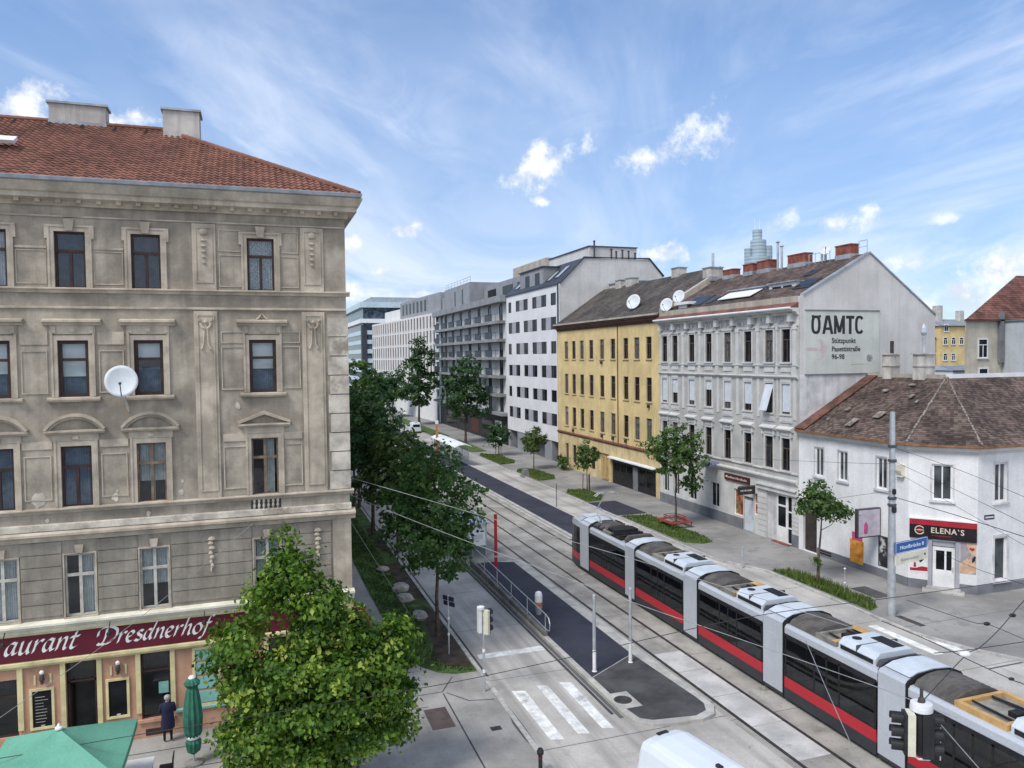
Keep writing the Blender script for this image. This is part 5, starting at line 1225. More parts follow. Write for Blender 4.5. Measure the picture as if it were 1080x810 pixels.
q = MB(); q.box(37.2, 41.3, 96.1, 105.8, 25.9, 26.05); q.build('dormer_roof', M['slate'], do_)
FD = Fac((37.4, 0, 0), (0, 1, 0), (-1, 0, 0))
for a, b in ((97.6, 99.4), (101.6, 103.4)): q = MB(); q.fquad(FD, a, b, 23.5, 25.3, .012); q.build('pane', M['glass'], do_)
for a, b, t0, t1 in ((91.4, 92.8, .25, .75), (93.9, 95.2, .2, .6), (107.0, 108.4, .2, .7)): skylight(a, b, t0, t1, M['galv'], 36.75, 23.12, 40.35, 26.4, wroof)
ub = MB(); ub.box(41.6, 48.5, 90.5, 104.5, 26.38, 28.0); uo = ub.build('roof_storey', M['gable_grey'], wb); q = MB(); q.box(41.45, 48.6, 90.35, 104.65, 28.0, 28.12); q.build('roof_edge', M['slate'], uo)
for x_, y_, h_ in ((44.5, 89.9, 27.6), (45.2, 89.9, 27.3), (46.1, 89.9, 27.5), (47.0, 89.9, 27.4), (48.0, 90.0, 27.2), (42.2, 90.2, 28.6)):
    q = MB(); q.tube([(x_, y_, 26.3), (x_, y_, h_)], .12, 6); q.lathe((x_, y_, h_), [(.12, 0), (.2, .08), (.02, .2)], 7); q.build('flue', M['darkgrey'], wb)
for x0, x1, z0, z1 in ((43.5, 45.5, 22.0, 22.9), (46.2, 48.6, 21.7, 23.3)): q = MB(); q.box(x0, x1, 86.8, 88.6, z0 - 1.2, z1); o = q.build('chimney', M['chim'], yroof); q = MB(); q.box(x0 - .15, x1 + .15, 86.65, 88.75, z1, z1 + .12); q.build('cap', M['zinc'], o)

# ---------------------------------------------------------------- grey balcony block
BY0, BY1 = 110.8, 157.5
bb = thing('balcony_block', 'pale apartment block with long grey balconies on every floor', 'apartment block', (37.0, BY0, 0))
FB = Fac((37.3, 0, 0), (0, 1, 0), (-1, 0, 0))
SL = [5.1, 8.0, 10.9, 13.8, 16.65, 19.5, 22.75]; ST = [114.6, 120.7, 126.9, 132.9, 139.0, 145.0, 150.8, 154.4]
bops = [(c - .85, c + .85, a + .1, b - .35) for a, b in zip(SL, SL[1:]) for c in ST]
w = MB(); wall_holes(w, FB, BY0, BY1, 0, 23.3, bops, .12); w.face([(37.3, BY0, 0), (50, BY0, 0), (50, BY0, 23.3), (37.3, BY0, 23.3)]); w.build('wall', M['bal_wall'], bb)
for i, z in enumerate(SL):
    q = MB(); y0 = BY0 + 1.6 if 0 < i < 6 else BY0
    q.box(36.0 if i < 6 else 35.9, 37.3, y0, BY1, z - .45, z if i < 6 else z + .55); so_ = q.build('balcony', M['bal_slab'], bb)
    if i == 6 or i == 0: continue
    for c in ST[:-1]:
        q = MB(); q.box(36.02, 36.1, c + 1.25, c + 4.75, z + .05, z + 1.15); q.build('balcony_screen', M['bal_pane'], so_)
    q = MB()
    q.box(36.02, 36.06, y0, BY1, z + 1.0, z + 1.06)
    for c in ST: q.box(36.02, 36.06, c - .9, c - .86, z, z + 1.0); q.box(36.02, 36.06, c + .9, c + .94, z, z + 1.0)
    q.build('railing', M['darkgrey'], so_)
P_ = lf(FB); bwin = simple(FB, 1.7, 2.4, M['slate'], M['slate'], M['glass'], 'V', .04, .02, -.08)
for a, b in zip(SL, SL[1:]):
    for c in ST: bwin.put(bb, c, a + .12)
sf = MB(); sf.box(37.0, 37.25, BY0 + .5, BY1 - 2, .1, 4.4); sfo = sf.build('shop_front', M['shop_black'], bb)
FS_ = Fac((37.0, 0, 0), (0, 1, 0), (-1, 0, 0))
for a, b, m_ in ((111.5, 113.5, 'glassb'), (114, 117.5, 'shut'), (119, 125, 'glassb'), (127, 132, 'sign_maroon'), (134, 140, 'glassb'), (142, 150, 'glassb')): q = MB(); q.fquad(FS_, a, b, .6, 3.6, .01); q.build('pane', M[m_], sfo)
at = MB(); at.box(37.5, 45, 133.4, 152.5, 23.3, 27.5); ao = at.build('attic_storey', M['attic'], bb)
FA = Fac((37.5, 0, 0), (0, 1, 0), (-1, 0, 0))
for c in (138.5, 144.0): q = MB(); q.fquad(FA, c - .5, c + .5, 23.6, 26.6, .012); q.build('pane', M['glass'], ao)
rr = MB()
for k in range(9): rr.tube([(37.7, 133.5 + k * 2.3, 27.5), (37.7, 133.5 + k * 2.3, 28.5)], .04, 5)
rr.tube([(37.7, 133.5, 28.5), (37.7, 152, 28.5)], .04, 5); rr.tube([(37.7, 133.5, 28.0), (37.7, 152, 28.0)], .03, 5); rr.build('roof_railing', M['galv'], ao)
a2 = MB(); a2.box(38.2, 46, 152.6, 157.4, 23.3, 26.4); a2.box(40.2, 48, 110.9, 133.3, 23.3, 26.6); a2o = a2.build('attic_storey', M['attic'], bb)
FA2 = Fac((40.2, 0, 0), (0, 1, 0), (-1, 0, 0))
for c0, c1 in ((113, 115), (117, 122.5), (126, 131)): q = MB(); q.fquad(FA2, c0, c1, 23.7, 25.7, .012); q.build('pane', M['glass'], a2o)
bs = MB(); bs.box(44, 52, 112, 128, 26.6, 29.4); tag(bs.build('stair_tower', M['beige']), 'cream roof block rising behind the balcony block', 'roof block'); 

# ---------------------------------------------------------------- long pale block further up, glass office at the bend
ends = Vector((36.9, 158.0, 0)), Vector((32.4, 219.0, 0)); u_ = (ends[1] - ends[0]); LN = u_.length
FF = Fac(ends[0], u_, (-u_.y, u_.x, 0)); M['spandrel'] = mat('pinkish_spandrel', (.46, .40, .37), .8, .1, .25, c2=(.58, .50, .46)); M['far_white'] = mat('far_white_render', (.66, .65, .63), .85, .04, .4)
fb_ = thing('long_pale_block', 'long pale block with rows of tall narrow windows beyond the balconies', 'apartment block', ends[0])
fl_ = [3.6, 7.1, 10.4, 13.6, 16.8, 20.0, 23.2]
N_ = 24; pitch = LN / N_
for_ops = [(k * pitch + .9, k * pitch + 1.75, a + .3, b - .25) for a, b in zip(fl_[2:], fl_[3:]) for k in range(N_)]
w = MB(); wall_holes(w, FF, 0, LN, 0, 23.4, for_ops, .15); q0, q1 = FF.pt(0, 0, 0), FF.pt(LN, 0, 0)
w.face([FF.pt(LN, 0, 0), FF.pt(LN, 0, -14), FF.pt(LN, 23.4, -14), FF.pt(LN, 23.4, 0)]); w.face([FF.pt(0, 23.4, 0), FF.pt(LN, 23.4, 0), FF.pt(LN, 23.4, -14), FF.pt(0, 23.4, -14)]); b = MB()
for a, c in zip(fl_[1:], fl_[2:]):
    for k in range(N_): w.fbox(FF, k * pitch + 1.78, k * pitch + 2.35, a + .3, c - .25, -.01, .04, 1)
w.build('wall', [M['far_white'], M['spandrel']], fb_)
farw = simple(FF, .85, 2.65, M['far_white'], M['slate'], M['glass'], 'X', .03, .02, -.1)
for a in fl_[2:-1]:
    for k in range(N_): farw.put(fb_, k * pitch + 1.325, a + .3)
a_ = MB(); a_.fbox(FF, .2, 34, 23.4, 27.6, -9, -1.2); ao = a_.build('attic_storey', M['attic'], fb_)
FF2 = Fac(Vector(FF.pt(0, 0, -1.2)), FF.u, FF.n)
for k in range(7): q = MB(); q.fquad(FF2, 11 + k * 3.2, 12.6 + k * 3.2, 24.4, 27.0, .012); q.build('pane', M['glass'], ao)
a_ = MB(); a_.fbox(FF, 34.2, 52, 23.4, 26.3, -9, -1.6); a_.build('attic_storey', M['far_white'], fb_)
a_ = MB(); a_.fbox(FF, 5, 30, 27.6, 28.2, -8, -2.5); a_.build('roof_plant', M['zinc'], fb_)
of = thing('glass_office', 'distant layered glass office block with pale bands at the bend of the street', 'office block', (36.5, 268, 0))
M['off_glass'] = glass_dark('office_glass', (.05, .075, .10), .12); M['off_band'] = mat('pale_blue_band', (.50, .62, .66), .6, .06, .5); M['off_white'] = mat('office_white_band', (.74, .76, .77), .6, .05, .5)
b = MB(); b.box(36.6, 74, 268.1, 330, 0, 33.4); b.build('glazing', M['off_glass'], of)
for k in range(9):
    z = 2.4 + k * 3.3; b = MB(); big = k >= 7
    if k == 8: z = 31.6
    if k == 7: z = 26.2
    e = .8 if big else .0
    b.box(36.3 - e, 74.3, 267.8 - e, 330, z, z + (1.45 if k < 8 else 1.9)); b.build('band', M['off_band'] if k != 7 else M['off_white'], of)
b = MB(); b.box(36.0, 37.8, 267.6, 270.2, 0, 25.5); b.build('corner_strip', M['slate'], of)
b = MB(); b.box(40, 66, 272, 320, 33.4, 35.6); b.build('roof_plant', M['zinc'], of)

# ---------------------------------------------------------------- low white corner house
lo = thing('low_corner_house', 'low two storey white corner house with a patched brown tiled roof', 'house', (36, 34.2, 0))
FLA = Fac((36.0, 0, 0), (0, 1, 0), (-1, 0, 0)); A2, B2 = Vector((36, 34.2, 0)), Vector((38.25, 31.6, 0)); UC = (B2 - A2).normalized()
FC = Fac(A2, UC, (UC.y, -UC.x, 0)); LC = (B2 - A2).length; FLB = Fac((0, 31.6, 0), (1, 0, 0), (0, -1, 0))
aops = [(c - .42, c + .42, 5.5, 7.45) for c in (41.6, 39.4, 36.2)] + [(41.8, 43.15, .15, 3.0), (35.35, 36.45, .75, 2.65)]
cops = [(1.18, 2.22, 5.3, 7.38), (1.1, 2.5, .3, 2.95)]; bops = [(39.5, 40.45, 5.25, 7.5), (39.55, 40.5, .75, 3.25), (43.0, 43.95, 5.25, 7.5), (46.5, 47.45, 5.25, 7.5), (43.0, 43.95, .75, 3.25)]
w = MB(); wall_holes(w, FLA, 34.2, GY0, 0, 8.45, aops, .18); wall_holes(w, FC, 0, LC, 0, 8.45, cops, .18); wall_holes(w, FLB, 38.25, 60, 0, 8.45, bops, .18); w.build('wall', M['wall_blue'], lo)
pq = MB()
for a, b in ((34.2, 41.75),): pq.fbox(FLA, a, b, 0, .62, -.02, .035)
pq.fbox(FC, 0, 1.0, 0, .62, -.02, .035); pq.fbox(FC, 2.6, LC + .03, 0, .62, -.02, .035); pq.fbox(FLB, 38.25, 60, 0, .62, -.02, .035); pq.build('plinth', M['plinth'], lo)
def loop3(mb, prof, m=0):
    P0 = [FLA.pt(GY0 - .05, 0, 0), FLA.pt(34.2, 0, 0), FC.pt(LC, 0, 0), (60, 31.6, 0)]
    nn = [Vector((-1, 0, 0)), (Vector((-1, 0, 0)) + FC.n), (Vector((0, -1, 0)) + FC.n), Vector((0, -1, 0))]
    nn[1] = nn[1] / (nn[1].dot(FC.n)); nn[2] = nn[2] / (nn[2].dot(FC.n))
    for (d0, z0), (d1, z1) in zip(prof, prof[1:]):
        for k in range(3):
            a, b = Vector(P0[k]), Vector(P0[k + 1])
            mb.face([a + nn[k] * d0 + Vector((0, 0, z0)), b + nn[k + 1] * d0 + Vector((0, 0, z0)), b + nn[k + 1] * d1 + Vector((0, 0, z1)), a + nn[k] * d1 + Vector((0, 0, z1))], m)
c = MB(); loop3(c, [(-.02, 8.02), (.06, 8.02), (.08, 8.12), (.26, 8.2), (.3, 8.42), (.0, 8.46)]); c.build('cornice', M['grey_white'], lo)
c = MB(); loop3(c, [(.28, 8.44), (.36, 8.38), (.46, 8.42), (.48, 8.54), (.36, 8.5), (.2, 8.56)]); M['gutter_rust'] = mat('rusty_gutter', (.26, .135, .065), .7, .2, 2); c.build('gutter', M['gutter_rust'], lo)
n1 = (Vector((-1, 0, 0)) + FC.n); n1 /= n1.dot(FC.n); n2 = (Vector((0, -1, 0)) + FC.n); n2 /= n2.dot(FC.n)
e_ = .42; E0 = Vector((36 - e_, GY0, 8.52)); E1 = A2 + n1 * e_ + Vector((0, 0, 8.52)); E2 = B2 + n2 * e_ + Vector((0, 0, 8.52)); E3 = Vector((60, 31.6 - e_, 8.52))
T0 = Vector((42.0, GY0, 12.12)); T1 = Vector((42.0, 37.0, 12.15)); T2 = Vector((60, 37.0, 12.15))
rf = MB(); tiles(rf, E0, E1, T1, T0, .20, .20, .008, .022, 2)
tiles(rf, E1, E2, T1 + Vector((.02, -.02, 0)), T1 - Vector((.02, -.02, 0)), .20, .20, .008, .022, 2); tiles(rf, E2, E3, T2, T1, .20, .20, .008, .022, 2)
rf.face([T0, T1, (48.3, 43.6, 8.5), (48.3, 43.6, 8.5)][:3]); rf.face([T1, T2, (60, 43.6, 8.5), (48.3, 43.6, 8.5)])
lroof = rf.build('roof', M['roof_old'], lo, fix=False)
rd = MB(); rnd = random.Random(2)
for a, b, n in ((T1, E1, 26), (T1, E2, 26)):
    for k in range(n):
        p, q = a.lerp(b, k / n), a.lerp(b, (k + rnd.uniform(.7, 1.05)) / n); jj = Vector((rnd.uniform(-.03, .03), rnd.uniform(-.03, .03), .05)); rd.tube([p + jj, q + jj], rnd.uniform(.04, .075), 6)
M['mortar'] = mat('old_mortar', (.20, .175, .148), .95, .3, 3); rd.build('ridge_tiles', M['mortar'], lroof)
rd = MB(); a, b = E0, T0
rd.hexa([a + Vector((0, -1.05, .10)), b + Vector((0, -1.05, .10)), b + Vector((0, 0, .10)), a + Vector((0, 0, .10)), a + Vector((0, -1.05, .135)), b + Vector((0, -1.05, .135)), b + Vector((0, 0, .135)), a + Vector((0, 0, .135))]); M['rust_tile'] = mat('newer_red_tiles', (.105, .050, .038), .85, .3, 1.2, attr=.2); rd.build('verge_tiles', M['rust_tile'], lroof)
rd = MB(); rnd = random.Random(8)
dE = (E1 - E0); dT = (T0 - E0)
for u, v, a, b in ((.42, .12, .05, .12), (.55, .28, .06, .1), (.25, .35, .03, .05), (.35, .7, .04, .04), (.62, .62, .03, .06), (.72, .55, .02, .04), (.2, .18, .02, .03), (.5, .82, .05, .03)):
    p = E0 + dE * u + dT * v + Vector((-.08, 0, .14)); rd.extrude([p, p + dE * a, p + dE * a + dT * b, p + dT * b], (-.02, 0, .03))
rd.build('patch_tiles', M['mortar'], lroof)
bk = MB(); bk.box(41.9, 42.2, 37.2, GY0 - .1, 11.9, 12.34); bk.build('ridge_cap', M['beige'], lroof); bk = MB(); bk.box(42.1, 60, 36.9, 37.15, 12.05, 12.36); bk.build('ridge_sheet', M['awn_white'], lroof)
for (x0, x1, y0, y1, z1, px_, ph, pm) in ((41.7, 42.5, 41.2, 41.95, 13.65, (42.1, 41.5), .95, 'dark_wood'), (41.7, 42.6, 38.4, 39.35, 13.65, (42.15, 38.9), 1.35, 'galv')):
    o = chimney(x0, x1, y0, y1, 11.5, z1, M['chim'], lroof, .10, M['chim'], False); q = MB(); q.box(x0 - .06, x1 + .06, y0 - .06, y1 + .06, 12.85, 12.95); q.build('band', M['chim'], o)
    q = MB(); q.tube([(px_[0], px_[1], z1), (px_[0], px_[1], z1 + ph)], .12, 8); 
    if pm == 'galv': q.lathe((px_[0], px_[1], z1 + ph), [(.13, -.1), (.2, .1), (.16, .4), (.03, .7)], 8, 0)
    q.build('flue', M[pm], o)
lw = simple(FLA, .84, 1.95, M['gable_low'], M['white'], M['glass_grey'], 'V', .09, .03, fw=.11); lwc = simple(FC, 1.04, 2.08, M['gable_low'], M['white'], M['glass_grey'], 'V', .09, .03, fw=.11); lwb = simple(FLB, .95, 2.25, M['gable_low'], M['white'], M['glass_grey'], 'V', .09, .03, fw=.11); lwg = simple(FLB, .95, 2.5, M['gable_low'], M['white'], M['glass_grey'], 'I', .16, .035, fw=.10)
for c in (41.6, 39.4, 36.2): lw.put(lo, c, 5.5)
lwc.put(lo, 1.7, 5.3)
for c in (39.98, 43.48, 46.98): lwb.put(lo, c, 5.25)
lwg.put(lo, 40.02, .75); lwg.put(lo, 43.48, .75)
opening(lo, 'door', FLA, 41.85, 43.1, .15, 2.95, M['dark_wood'])
M['bw'] = mat('black_white_poster', (.03, .03, .035), .4, .3, 1.3, patches=((.55, .55, .55), .55, .62)); panes(lo, FLA, 35.35, 36.45, .75, 2.65, M['darkgrey'], M['bw'], 1, 1, -.05, name='display_window')
# salon entrance on the cut-off corner
dp = MB(); dp.fbox(FC, 1.02, 1.22, .3, 3.0, -.02, .06); dp.fbox(FC, 2.38, 2.58, .3, 3.0, -.02, .06); dp.build('door_post', M['panel_grey'], lo)
d_ = MB(); d_.fbox(FC, 1.24, 2.36, .32, 2.6, -.14, -.06); do = d_.build('door', M['white'], lo)
for a, b in ((1.42, 1.84), (1.94, 2.2)): q = MB(); q.fquad(FC, a, b, 1.3, 2.4, -.055); q.build('pane', M['glass'], do)
q = MB(); q.fbox(FC, 2.24, 2.28, 1.2, 1.5, -.06, -.0); q.build('handle', M['galv'], do)
q = MB(); q.fbox(FC, 1.24, 2.36, 2.65, 2.95, -.12, -.06); q.build('transom', M['panel_grey'], do)
st = MB(); st.fbox(FC, .75, 2.85, 0.05, .20, -.0, .75); st.fbox(FC, .95, 2.65, .20, .32, -.1, .42); st.build('doorstep', M['edge'], lo)
M['salon_black'] = mat('black_sign_board', (.014, .011, .014), .35, .2, 1.5); M['salon_red'] = mat('red_sign_band', (.36, .020, .035), .4, .08, 1.5); M['gold'] = mat('pale_gold_letters', (.62, .55, .42), .4, .06, 2)
sg = thing('salon_sign', 'black and red sign over the salon door reading ELENAS with a round emblem', 'sign', FC.pt(.05, 3.05, .1))
sg['label'] = 'black sign with a red upper band and white salon lettering over the corner door'
b = MB(); b.fbox(FC, .06, 3.42, 3.05, 3.84, .0, .12); b.build('board', M['salon_black'], sg); b = MB(); b.fbox(FC, .06, 3.42, 3.84, 4.16, .0, .13); b.build('red_band', M['salon_red'], sg)
b = MB(); b.fbox(FC, .06, 3.42, 4.16, 4.22, .0, .15); b.build('rim', M['white'], sg)
put_text('lettering', "ELENA`S", FC, 1.14, 3.42, .125, .44, M['gold'], sg, bold=.006, depth=.004, sx=.96, spacing=1.08)
b = MB()
for k in range(14): b.fbox(FC, 1.2 + k * .07, 1.2 + k * .07 + .045, 3.24, 3.29, .12, .125)
b.build('small_line', M['salon_red'], sg)
b = MB(); n = 30
for k in range(n):
    t0, t1 = .5 + 5.4 * k / n, .5 + 5.4 * (k + 1) / n; q = lambda r, t: FC.pt(.58 + r * math.cos(t), 3.52 + r * math.sin(t), .124)
    b.face([q(.20, t0), q(.20, t1), q(.26, t1), q(.26, t0)])
b.fbox(FC, .42, .80, 3.50, 3.55, .12, .126); b.build('emblem_ring', M['gold'], sg)
b = MB(); b.disc(FC.pt(.58, 3.52, .121), FC.n, .12, 16, 0, .004); b.build('emblem_dot', M['salon_red'], sg)
M['skin_post'] = mat('skin_tone_print', (.56, .37, .25), .5, .14, 2.5); M['grey_post'] = mat('grey_print', (.30, .28, .29), .5, .1, 2.5); M['lip'] = mat('red_print', (.36, .02, .035), .5, .1, 3)
po = thing('wall_poster', 'salon poster of red lips and a raised hand right of the corner door', 'poster', FC.pt(2.62, 1.25, .02))
b = MB(); b.fbox(FC, 2.62, 3.40, 1.25, 3.03, .0, .02); b.build('sheet', M['grey_post'], po)
b = MB(); F = FC; pt = lambda u, z, d=.021: F.pt(2.62 + u, 1.25 + z, d)
b.face([pt(.30, 1.77), pt(.34, 1.5), (pt(.45, 1.25)), pt(.62, 1.08), pt(.78, 1.05), pt(.78, 1.77)]); 
b.face([pt(0, .55), pt(.15, .72), pt(.36, .82), pt(.55, .80), pt(.78, .66), pt(.78, .12), pt(.5, .0), pt(.1, .0), pt(0, .1)])
for u0, z0, u1, z1, r in ((.2, .5, .42, 1.0, .05), (.38, .55, .58, 1.12, .05), (.5, .45, .7, .95, .05), (.1, .3, .02, .6, .045)): b.face([pt(u0 - r, z0, .022), pt(u0 + r, z0, .022), pt(u1 + r * .6, z1, .022), pt(u1 - r * .6, z1, .022)])
b.build('skin_print', M['skin_post'], po)
b = MB(); b.face([pt(.42, 1.42, .0225), pt(.5, 1.5, .0225), pt(.57, 1.46, .0225), pt(.64, 1.5, .0225), pt(.72, 1.4, .0225), pt(.58, 1.3, .0225)]); b.build('lips', M['lip'], po)
b = MB(); b.face([pt(.58, .62, .023), pt(.70, .75, .023), pt(.76, 1.0, .023), pt(.68, 1.02, .023), pt(.58, .85, .023)]); b.build('dark_print', M['salon_black'], po)
po = thing('wall_poster', 'white poster with red and black shapes left of the corner door', 'poster', FC.pt(.1, 1.0, .02))
b = MB(); b.fbox(FC, .1, 1.0, 1.0, 3.0, .0, .015); b.build('sheet', M['white'], po)
b = MB(); pt = lambda u, z, d=.0165: FC.pt(.1 + u, 1.0 + z, d); b.face([pt(.0, .08), pt(.9, .12), pt(.9, .36), pt(.6, .38), pt(.3, .26), pt(.0, .25)]); b.face([pt(.18, .30, .017), pt(.32, .30, .017), pt(.3, .55, .017), pt(.24, .62, .017), pt(.2, .55, .017)]); b.build('red_print', M['lip'], po)
b = MB(); b.face([pt(.45, .66), pt(.55, .60), pt(.72, .8), pt(.66, .88), pt(.55, .82)]); b.build('black_print', M['salon_black'], po)
M['post_orange'] = mat('orange_print', (.56, .24, .04), .5, .25, 2.2, patches=((.62, .50, .10), .55, .66)); M['post_pink'] = mat('pink_print', (.50, .06, .20), .5, .15, 3)
po = thing('wall_poster', 'orange advertising poster with a pink top on the white wall', 'poster', FLA.pt(38.2, .42, .02))
b = MB(); b.fbox(FLA, 37.62, 38.72, .46, 1.92, .0, .05); b.build('sheet', M['post_orange'], po); b = MB(); b.fbox(FLA, 37.72, 38.55, 1.92, 2.42, .0, .05); b.build('pink_top', M['post_pink'], po)
bl = thing('light_box', 'framed advertising light box with a pink bottle sticking out from the white wall', 'light box', (36, 36.5, 3.4))
b = MB(); b.box(34.2, 35.95, 36.22, 36.45, 2.62, 4.38); b.build('box', M['darkgrey'], bl); M['ad'] = mat('pale_lilac_print', (.42, .38, .44), .4, .12, 1.2); b = MB(); b.box(34.28, 35.87, 36.19, 36.22, 2.7, 4.3); b.build('advert', M['ad'], bl)
b = MB(); b.lathe((34.8, 36.2, 2.85), [(.14, 0), (.17, .1), (.17, .55), (.10, .7), (.07, .8), (.09, 1.1), (.03, 1.15)], 12, sy=.12); b.build('bottle_print', M['post_pink'], bl)
b = MB(); b.box(35.9, 36.0, 36.3, 36.6, 2.8, 4.2); b.build('bracket', M['galv'], bl)
M['plate'] = mat('navy_enamel', (.012, .018, .06), .35, .1, 2)
sp = thing('street_plate', 'small navy street name plate on the side wall of the low house', 'sign', FLB.pt(39.1, 4.3, .02)); b = MB(); b.fbox(FLB, 38.75, 39.5, 4.32, 4.58, .0, .02); b.build('plate', M['plate'], sp); b = MB()
for k in range(9): b.fbox(FLB, 38.82 + k * .07, 38.87 + k * .07, 4.40, 4.49, .02, .023)
b.build('lettering', M['white'], sp)
ib = MB(); ib.fbox(FLA, 40.4, 41.6, .30, .40, .02, .06); ib.fbox(FLA, 40.4, 41.6, .48, .56, .02, .06); tag(ib.build('wall_rail', M['salon_black']), 'short dark double rail low on the white wall beside the dark door', 'rail')
ab = thing('alarm_box', 'beige box with a cable high on the white wall beside the mast', 'box', FLA.pt(34.7, 6.6, .1)); b = MB(); b.fbox(FLA, 34.45, 34.95, 6.5, 7.2, .0, .25); b.build('case', M['cream_pale'], ab); b = MB(); b.fbox(FLA, 34.52, 34.88, 6.6, 6.85, .25, .27); b.build('grille', M['beige'], ab)

# ---------------------------------------------------------------- houses in the yards behind
def block(name, label, cat, x0, x1, y0, y1, h, wm, rm_, rh, wins, over=.35, ww=1.1, wh=1.7, apex=None):
    t = thing(name, label, cat, (x0, y0, 0)); b = MB(); b.box(x0, x1, y0, y1, 0, h); b.build('wall', wm, t)
    r = MB(); yc = (y0 + y1) / 2; o = over
    ax0, ax1 = apex if apex else (x0 + rh * 1.2, x1 - rh * 1.2)
    tiles(r, (x0 - o, y0 - o, h), (x1 + o, y0 - o, h), (ax1, yc, h + rh), (ax0, yc, h + rh), .4, .4, .006, .03, 2)
    r.face([(x0 - o, y1 + o, h), (x0 - o, y0 - o, h), (ax0, yc, h + rh)]); r.face([(x1 + o, y0 - o, h), (x1 + o, y1 + o, h), (ax1, yc, h + rh)]); r.face([(x1 + o, y1 + o, h), (x0 - o, y1 + o, h), (ax0, yc, h + rh), (ax1, yc, h + rh)])
    ro = r.build('roof', rm_, t, fix=False); g = MB(); g.box(x0 - o, x1 + o, y0 - o, y0 - o + .1, h - .12, h + .02); g.build('gutter', M['brown_eave'], t)
    F = Fac((0, y0, 0), (1, 0, 0), (0, -1, 0)); W_ = simple(F, ww, wh, M['grey_white'], M['white'], M['glass'], 'T', .12, .05, .02, .1)
    for u, z in wins: W_.put(t, u, z)
    return t, ro
M['cream_wall'] = mat('cream_render', (.47, .43, .35), .9, .1, .5, streak=.25); M['cool_wall'] = mat('cool_grey_render', (.44, .47, .49), .9, .06, .4, streak=.15)
h1 = thing('yard_house', 'cream house with white windows and a dark red hipped roof at the right edge', 'house', (70.6, 60, 0))
b = MB(); b.extrude([(70.6, 60, 0), (98, 60, 0), (98, 72, 0), (85.4, 72, 0)], (0, 0, 17.15)); b.build('wall', M['cream_wall'], h1)
r = MB(); RA, RB = (85.6, 66, 22.7), (98, 66, 22.7); tiles(r, (70.2, 59.6, 17.15), (98, 59.6, 17.15), RB, RA, .4, .4, .006, .03, 2)
r.face([(70.2, 59.6, 17.15), RA, (85.2, 72.4, 17.15)]); r.face([(85.2, 72.4, 17.15), RA, RB, (98, 72.4, 17.15)]); r.build('roof', M['roof_maroon'], h1, fix=False)
g = MB(); g.box(70.2, 98, 59.6, 59.72, 17.0, 17.18); g.build('gutter', M['brown_eave'], h1)
FH = Fac((0, 60, 0), (1, 0, 0), (0, -1, 0)); WH = simple(FH, 1.35, 2.05, M['grey_white'], M['white'], M['glass'], 'T', .12, .05, .02, .1)
for u, z in ((73.1, 13.1), (73.2, 10.0), (73.2, 6.8)): WH.put(h1, u, z)
g = MB(); g.box(75.9, 99, 57.6, 59.97, 0, 16.95); g.build('side_wall', M['cool_wall'], h1); g = MB(); g.box(75.8, 99, 57.5, 57.6, 11.2, 11.35); g.box(75.75, 99, 57.4, 60, 16.95, 17.1); g.build('ledge', M['plinth'], h1)
g = MB(); g.box(75.2, 75.7, 59.6, 59.95, 12.6, 17.9); g.build('downpipe', M['plinth'], h1)
block('far_yard_house', 'distant yellow house seen between the gable and the cream house', 'house', 134.5, 150, 120, 130, 19.2, M['yellow'], M['zinc'], 1.6, [(135.8, 15.3), (138.0, 15.3), (140.2, 15.3), (135.8, 12.0), (138, 12.0), (136, 18.0)], .4, 1.1, 1.5, (135.5, 149))
block('far_yard_house', 'distant small house with a dark red roof just right of the grey gable', 'house', 131.0, 134.3, 121, 130, 16.6, M['cream_wall'], M['roof_maroon'], 4.3, [(132.9, 13.6), (132.9, 10.6)], .1, .9, 1.6, (128, 134.2))
t, _ = block('low_yard_building', 'low white building in the yard behind the corner roof', 'building', 92, 106, 80, 88, 11.2, M['wall_white'], M['zinc'], .6, [(96.5, 8.6), (99.2, 8.6), (101.6, 8.6)], .2, 1.2, 1.2, (94, 104))
t2 = thing('yard_chimney', 'pair of slim grey chimneys on the distant yellow house', 'chimney', (137.9, 124, 19)); b = MB(); b.box(137.2, 138.4, 123, 124.5, 19, 23.6); b.build('stack', M['chim'], t2); b = MB(); b.box(143.6, 144.4, 123, 124.5, 19, 22.6); b.build('stack', M['chim'], t2)
for k, (x, y) in enumerate(((101.5, 79.2), (104.3, 79.0))):
    t = thing('yard_mast', ('left', 'right')[k] + ' of two grey lattice masts in the yard behind the corner roof', 'mast', (x, y, 0)); b = MB()
    for dx in (-.25, .25): b.tube([(x + dx, y, 0), (x + dx, y, 15.5)], .10, 5)
    for j in range(20): b.tube([(x - .25, y, j * .78), (x + .25, y, j * .78 + .7)], .05, 4)
    b.build('lattice', M['zinc'], t); b = MB(); b.box(x - .6, x + .6, y - .2, y + .2, 13.2, 14.3); b.build('equipment', M['zinc'], t)
